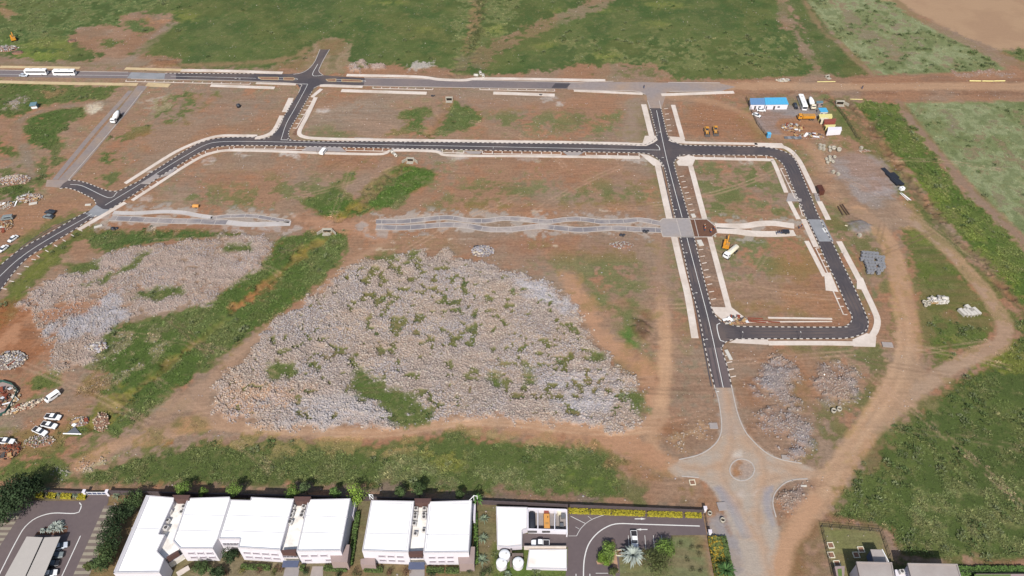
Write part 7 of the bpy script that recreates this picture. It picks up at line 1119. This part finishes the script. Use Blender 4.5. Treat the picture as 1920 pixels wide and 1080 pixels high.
# precast culvert headwalls
def culvert(px, py, w_, d_, h, rz, lab, wing=0):
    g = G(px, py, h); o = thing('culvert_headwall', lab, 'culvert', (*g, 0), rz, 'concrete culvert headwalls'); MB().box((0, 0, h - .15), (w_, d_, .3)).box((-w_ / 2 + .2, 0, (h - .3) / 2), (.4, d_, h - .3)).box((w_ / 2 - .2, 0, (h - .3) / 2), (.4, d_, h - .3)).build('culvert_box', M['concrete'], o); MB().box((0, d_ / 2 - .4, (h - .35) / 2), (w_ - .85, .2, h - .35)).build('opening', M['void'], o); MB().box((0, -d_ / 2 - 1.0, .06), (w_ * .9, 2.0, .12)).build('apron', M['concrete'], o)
    if wing:
        for s in ((1,) if wing == 1 else (-1, 1)): MB().box((s * (w_ / 2 + .9), -d_ / 2 - .5, h * .4), (.35, 2.8, h * .8), s * .7).build('wing_wall', M['concrete'], o)
culvert(842, 182, 3.6, 1.0, 1.8, 0, 'concrete culvert mouth below the main road, upper stream'); culvert(769, 296, 3.4, 1.0, 1.6, -.05, 'concrete culvert mouth below the collector road', -2); culvert(613, 429, 4.0, 1.0, 1.6, 0, 'concrete culvert mouth below the earth crossing between the promenades', -2); culvert(1576, 189, 4.2, 1.2, 1.8, -.05, 'concrete culvert mouth right of the depot', 1); culvert(1552, 141, 2.4, .8, 1.2, .4, 'small concrete culvert mouth north of the earth road')
def pipe():
    o = thing('concrete_pipe', '', 'concrete pipe'); MB().tube((0, 0, 0), (0, 0, 1.1), .8, .6, 18).build('pipe_shell', M['concrete'], o, True); MB().cyl((0, 0, 0), (0, 0, .05), .6, n=14).build('pipe_floor', M['wall_stone'], o); return o
PI = Maker(pipe); RG = 'short concrete rings standing on end'
for i, (x, y, s_, lab) in enumerate([(1733, 566, .9, 'white concrete ring on the grass, upper left of the cluster of four'), (1740, 566, .85, 'white concrete ring on the grass, upper right of the cluster of four'), (1736, 572, .85, 'white concrete ring on the grass, lower left of the cluster of four'), (1742, 569.5, .85, 'white concrete ring on the grass, lower right of the cluster of four'), (1563, 770, 1.0, 'concrete ring, left of the two at the lower right stone heaps'), (1573.5, 767, 1.0, 'concrete ring, right of the two at the lower right stone heaps'), (1556, 276, .9, 'beige concrete ring, first left in the row above the yard'), (1563, 278, 1.3, 'large beige concrete ring in the middle of the row above the yard'), (1556.5, 282, .9, 'beige concrete ring below the first one in the row above the yard'), (1573, 281, 1.3, 'large beige concrete ring at the right end of the row above the yard'),
    (1550, 298, .9, 'grey ring, far left of the heap at the head of the gravel yard'), (1556, 294, .9, 'grey ring at the top of the heap at the head of the gravel yard'), (1565, 294, .9, 'grey ring, top right of the heap at the head of the gravel yard'), (1557, 300, 1.0, 'grey ring in the middle of the heap at the head of the gravel yard'), (1562, 303, .9, 'grey ring, lower right of the heap at the head of the gravel yard'), (1552, 304, .9, 'grey ring, lower left of the heap at the head of the gravel yard'), (1341, 442, .6, 'small ring at the corner of the excavated bay'), (1331, 962, .8, 'round concrete ring on the soil beside the access road, upper'), (1355, 975, .9, 'round sandy ring on the soil beside the access road, lower'), (1497, 630, .1, '')]):
    if lab and s_ > .5: PI((*G(x, y, .6), 0), .3 * i, lab, RG, (s_, s_, s_))
def pipelay():
    o = thing('laid_pipe', '', 'concrete pipe'); MB().tube((0, -1.2, .8), (0, 1.2, .8), .8, .62, 18).build('pipe_shell', M['concrete_white'], o, True); MB().tube((0, 1.2, .8), (0, 1.45, .8), .9, .62, 18).build('pipe_collar', M['concrete'], o, True); return o
PL = Maker(pipelay); PG = 'concrete pipes lying on their side'
for x, y, rz, s_, lab in ((1771, 560, 1.5, 1.0, 'large white pipe lying at the right end of the white concrete pile'), (1751, 559, .6, .75, 'white pipe lying at the upper left of the white concrete pile'), (1754, 565, .8, .6, 'white pipe lying at the lower left of the white concrete pile'), (741, 290, .55, .85, 'white pipe section lying beside the collector road culvert'), (735.5, 285, .55, .85, 'white pipe section touching the footpath above the culvert'), (893, 141, 1.4, .9, 'white pipe lying left in the group north of the main road'), (901, 137, .2, .9, 'white pipe lying at the top of the group north of the main road'), (906, 142, 0.1, .9, 'white pipe lying right in the group north of the main road')): PL((*G(x, y, .7), 0), rz, lab, PG, (s_, s_, s_))
heap(1761, 564, 4.2, 2.0, 1.0, 50, .4, 1.3, [WH, WH, A(214, 208, 206)], 'pile of broken white concrete units on the right hand grass', 'concrete_pile', seed=70, base='concrete_white', planks=3); heap(1468, 151, 3.6, 1.6, .8, 30, .5, 1.3, [WH, CR], 'pile of white precast pieces at the edge of the green field', 'concrete_pile', seed=71, base='concrete', planks=3)
def boxculvert():
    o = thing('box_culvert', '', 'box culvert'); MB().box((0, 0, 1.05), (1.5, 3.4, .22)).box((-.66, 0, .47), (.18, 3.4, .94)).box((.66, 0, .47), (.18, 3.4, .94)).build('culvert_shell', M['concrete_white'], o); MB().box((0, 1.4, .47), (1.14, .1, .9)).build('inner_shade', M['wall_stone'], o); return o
BC = Maker(boxculvert)
for i, (x, y, z, lab) in enumerate([(1806, 584, 0, 'white box culvert unit, first from the left in the stacked row'), (1813, 584.5, 0, 'white box culvert unit, second from the left in the stacked row'), (1820, 584.5, 0, 'white box culvert unit, third from the left in the stacked row'), (1826, 583, 0, 'white box culvert unit, fourth from the left in the stacked row'), (1818, 577, 0, 'white box culvert unit pushed out behind the row'), (1831.5, 582, 0, 'white box culvert unit at the right end of the row')]): BC((*G(x, y, 1.1), z), .33, lab, 'white box culvert units on the grass')
def cube_block():
    o = thing('concrete_block', '', 'concrete block'); MB().box((0, 0, .6), (1.2, 1.2, 1.2), top=.96).build('block_body', M['concrete'], o); MB().tube((0, 0, 1.2), (0, 0, 1.26), .42, .3, 12).build('lifting_ring', M['concrete'], o); return o
CB = Maker(cube_block)
for x, y, lab in ((1538, 272, 'white concrete block, upper left of four near the footpath bend'), (1544.5, 273.5, 'white concrete block, upper right of four near the footpath bend'), (1538, 278, 'white concrete block, lower left of four near the footpath bend'), (1544.5, 279.5, 'white concrete block, lower right of four near the footpath bend'), (1562.5, 322, 'white block, left of two at the left side of the gravel yard'), (1571.5, 326, 'white block, right of two at the left side of the gravel yard'), (1615, 277, 'white block lying near the top of the gravel yard'), (1612, 441, 'cream block below the small gravel heap')): CB((*G(x, y, .6), 0), .4, lab, 'pale concrete blocks')
def slab_(px, py, sx, sy, rz, lab, h=.35, m_='concrete_white'):
    o = thing('precast_slab', lab, 'concrete slab', (*G(px, py, h), 0), rz, 'precast slabs lying on the soil'); MB().box((0, 0, h / 2 + .06), (sx, sy, h)).build('slab_body', M[m_], o); MB().box((-sx * .3, 0, .03), (.15, sy * .9, .1)).box((sx * .3, 0, .03), (.15, sy * .9, .1)).build('bearer', M['timber_dark'], o)
for a in [(1313, 455, 2.0, 3.4, .15, 'pale precast slab beside the road just below the brown excavated bay'), (1300, 404, 1.7, 2.2, .15, 'pale precast slab beside the road just above the brown excavated bay'), (165, 383.5, 2.4, 1.0, .1, 'white slab by the left road junction'), (184, 424, 3.2, 1.1, .5, 'white slab in the grass right of the south west road'), (1664, 646, 3.6, 2.2, -.1, 'grey precast box lying right of the loop road corner'), (1473, 857, 2.4, 1.4, -.1, 'grey slab beside the upper right arm of the roundabout'), (1338, 798, 2.6, 2.2, 0, 'grey slab left of the road above the roundabout'), (1354, 949, 2.6, 2.6, .1, 'grey square slab beside the lower left arm of the roundabout'), (1366, 665, 1.2, 4.5, .2, 'long pale slab on the soil right of the spine road'), (62, 381, 3.2, 1.4, .3, 'white board lying at the front of the left debris heap'), (1507, 911, 1.8, .5, .05, 'short white beam right of the roundabout')]: slab_(*a, m_='slab' if 'grey' in a[5] else 'concrete_white')
# grey block pallets
def pallet():
    o = thing('block_pallet', '', 'block pallet'); MB().box((0, 0, .75), (1.25, 1.15, 1.15)).build('block_stack', M['block_grey'], o); MB().box((0, 0, .09), (1.3, 1.2, .14)).build('pallet_base', M['timber_dark'], o); f = MB()
    for k in (-1, 0): f.box((k * .42 + .21, 0, 1.33), (.03, 1.15, .02))
    f.build('block_joint', M['steel_dark'], o); return o
PA = Maker(pallet); rows = [(474, 1619, 6), (480, 1618, 7), (486, 1616.5, 7), (492, 1624, 6), (498, 1626, 6), (504, 1628, 5), (510, 1628, 4)]
for r_, (y, x0, n_) in enumerate(rows):
    for c_ in range(n_):
        if (r_ * 7 + c_ * 3) % 11 == 4: continue
        PA((*G(x0 + 6.2 * c_ + rng.uniform(-.6, .6), y + c_ * .5, .7), 0), .12 + rng.uniform(-.05, .05), 'grey block pallet, %s from the left in the %s row from the back' % (nth[c_], nth[r_]), 'pallets of grey concrete blocks')
# black pipe stacks, drums, timber
g = G(1670, 330); o = thing('black_pipe_stack', 'long black bundles of plastic pipe along the right edge of the gravel yard', 'pipe stack', (*g, 0)); pa, pb_ = G(1655, 316), G(1690, 350)
for i, (t0, t1, off, h) in enumerate(((0.0, .32, 0, .7), (.30, .62, -.6, 1.2), (.33, .62, 1.4, 1.3), (.60, .98, .4, 1.7), (.60, .95, -1.0, 1.5))):
    mb = MB(); dx, dy = pb_[0] - pa[0], pb_[1] - pa[1]; L_ = math.hypot(dx, dy); ux, uy = dx / L_, dy / L_
    for k in range(5):
        for q in range(2 if h > 1 else 1): oo = off + (k - 2) * .42; mb.cyl((pa[0] + dx * t0 - uy * oo, pa[1] + dy * t0 + ux * oo, .25 + q * .45), (pa[0] + dx * t1 - uy * oo, pa[1] + dy * t1 + ux * oo, .25 + q * .45 + (h - .7) * .3), .23, n=7)
    mb.build('pipe_bundle', M['black_plastic'], o, world=True)
g = G(1692, 352, 1.2); o = thing('white_tank_cube', 'white plastic tank cube at the lower end of the black pipe bundles', 'tank', (*g, 0), .3); MB().box((0, 0, .75), (2.0, 1.5, 1.3)).build('tank_body', M['paint_white'], o); MB().box((0, 0, .06), (2.1, 1.6, .12)).build('tank_pallet', M['timber_dark'], o); MB().cyl((0, 0, 1.4), (0, 0, 1.5), .25, n=10).build('tank_lid', M['unit_dark'], o)
def poles(name, cat, lab, items, r, m_):
    g = G(*items[0][0]); o = thing(name, lab, cat, (*g, 0))
    for k, (a, b) in enumerate(items): MB().cyl((*G(*a), r), (*G(*b), r), r, n=7).build('pole', M[m_], o, world=True)
poles('pipe_bundle', 'pipes', 'white pipe and grey pipes lying below the black bundles', [((1687, 362), (1702, 376)), ((1690, 362), (1705, 375)), ((1693, 364), (1708, 376))], .14, 'paint_white'); poles('white_pole', 'pole', 'white pole lying at the left of the small gravel heap', [((1584, 423), (1601, 427.5))], .16, 'paint_cream'); poles('timber_beams', 'timber', 'dark timber beams lying right of the loop road', [((1575, 385), (1588, 404)), ((1579, 384), (1592, 403)), ((1571, 388), (1580, 404))], .3, 'timber_dark')
poles('pale_pipe', 'pipe', 'pale yellow pipe lying on the earth road verge', [((1532, 154), (1566, 153.5))], .2, 'yellow_pale'); poles('barrier_rail', 'barrier', 'white and yellow barrier rail beside the earth road at the right', [((1817, 152.5), (1839, 152.8)), ((1841, 152.8), (1862, 153)), ((1863, 152.8), (1884, 152.5))], .3, 'yellow_pale')
poles('pale_pipe', 'pipe', 'pale pipe lying between the depot and the earth road', [((1594, 186.5), (1617, 187))], .18, 'yellow_pale'); poles('edge_board', 'board', 'white edge board at the foot of the grey triangular sheet', [((119, 813.5), (153, 814.5))], .2, 'paint_white')
g = G(142, 809); o = thing('grey_sheet', 'grey triangular metal sheet leaning by the stream end', 'metal sheet', (*g, 0)); MB().prism(GP([(126, 812.5), (151, 813), (141, 801)]), .25, .33).build('sheet', M['metal_grey'], o, world=True); MB().box((*G(139, 810), .12), (1.0, .2, .26)).build('prop', M['wood'], o, world=True)
g = G(1485, 258, .5); o = thing('sheet_stack', 'stack of grey sheets below the scaffold heap in the depot', 'sheet stack', (*g, 0), -.1)
for k in range(5): MB().box((-2.6 + k * 1.5, .15 * (k % 3), .25 + .06 * k), (1.9, 1.8, .4), .05 * k).build('sheet_bundle', M['block_grey' if k % 2 else 'metal_grey'], o)
g = G(1473, 434.5, .8); o = thing('dark_trailer', 'dark trailer with a tarpaulin on the east promenade beside three people', 'trailer', (*g, .12), 0); MB().box((0, 0, .9), (3.0, 1.7, .9), top=.9).build('tarpaulin', M['black_plastic'], o); MB().box((0, 0, .42), (3.1, 1.6, .12)).cyl((-1.5, 0, .42), (-2.5, 0, .35), .05, n=5).build('frame', M['dark_metal'], o); wheels(o, (0,), .9, .32, .2)
g = G(447, 198, .8); o = thing('black_drum', 'black plastic water drum alone on the soil near the west link road', 'drum', (*g, 0)); MB().cyl((0, 0, 0), (0, 0, 1.4), 1.0, .95, n=18).build('drum_body', M['black_plastic'], o, True); MB().dome((0, 0, 1.4), .95, .35, 18, 4).build('drum_lid', M['black_plastic'], o, True); MB().cyl((0, -.3, 1.7), (0, -.3, 1.85), .25, n=10).build('cap', M['metal_grey'], o)
for x, y, lab, s_ in ((812, 180, 'blue grey rag heap near the upper culvert', .8), (1211, 434, 'black bag pile at the east end of the middle promenade', 1.1), (215, 429, 'dark bag pile below the left promenade', 1.2), (1014, 178, 'dark bag pile on the main road footpath', .7), (1167, 441, 'dark tyre and bag pile below the middle promenade', 1.0)):
    g = G(x, y); o = thing('bag_pile', lab, 'bag pile', (*g, .05)); b1, b2 = MB(), MB(); b1.dome((-.6 * s_, 0, 0), .8 * s_, .7 * s_, 10, 4).dome((.7 * s_, .2, 0), .6 * s_, .5 * s_, 10, 4); b2.dome((.1, -.7 * s_, 0), .55 * s_, .45 * s_, 9, 3); b1.build('bag', M['black_plastic'], o, True); b2.build('small_bag', M['steel_dark'], o, True)
heap(1380, 603, 5.5, 1.5, .9, 70, .3, .8, [BR, DK, A(176, 150, 120)], 'brown planks and pipes heaped at the lower corner of the loop road', 'timber_heap', planks=26, seed=90, base='bed')
poles('rust_pipes', 'pipes', 'rusty pipes lying along the lower footpath of the loop road', [((1398, 600), (1440, 603)), ((1398, 603), (1436, 605.5)), ((1402, 597), (1430, 598)), ((1440, 604), (1462, 605))], .22, 'rust')
# street lamps (short posts beside the new roads)
def lamp():
    o = thing('street_lamp', '', 'street lamp'); MB().cyl((0, 0, 0), (0, 0, 3.0), .08, .05, n=7).build('pole', M['metal_grey'], o); MB().cyl((0, 0, 2.95), (.7, 0, 3.15), .05, .04, n=6).build('arm', M['metal_grey'], o); MB().box((.85, 0, 3.17), (.6, .26, .1)).build('lamp_head', M['unit_white'], o); return o
LP = Maker(lamp); LG = 'street lamps along the new roads'
for x, y, rz, lab in [(1238, 306, 0, 'street lamp on the left of the spine road, first below the crossroads'), (1250, 358, 0, 'street lamp on the left of the spine road, second below the crossroads'), (1262, 404, 0, 'street lamp on the left of the spine road, just above the crossing slab'), (1281, 485, 0, 'street lamp on the left of the spine road, first below the crossing slab'), (1299, 560, 0, 'street lamp on the left of the spine road, second below the crossing slab'), (1318, 647, 0, 'street lamp on the left of the spine road, opposite the loop road end'), (1338, 745, 0, 'street lamp on the left of the spine road, nearest the roundabout'), (1233, 258, 0, 'street lamp on the left just above the crossroads'),
    (1390, 637, 1.57, 'street lamp below the loop road, left one'), (1498, 637, 1.57, 'street lamp below the loop road, right one'), (1628, 600, 3.14, 'street lamp outside the lower bend of the loop road'), (1578, 484, 3.14, 'street lamp outside the loop road beside the block pallets'), (1533, 375, 3.14, 'street lamp outside the loop road near the brown container'), (1490, 292, 3.9, 'street lamp outside the upper bend of the loop road'),
    (595, 288, 1.57, 'street lamp below the collector road near the white van'), (760, 279, 1.57, 'street lamp below the collector road at the culvert'), (925, 290, 1.57, 'street lamp below the collector road, second from the crossroads'), (1090, 293, 1.57, 'street lamp below the collector road, nearest the crossroads')]: LP((*G(x, y), 0), rz, lab, LG)
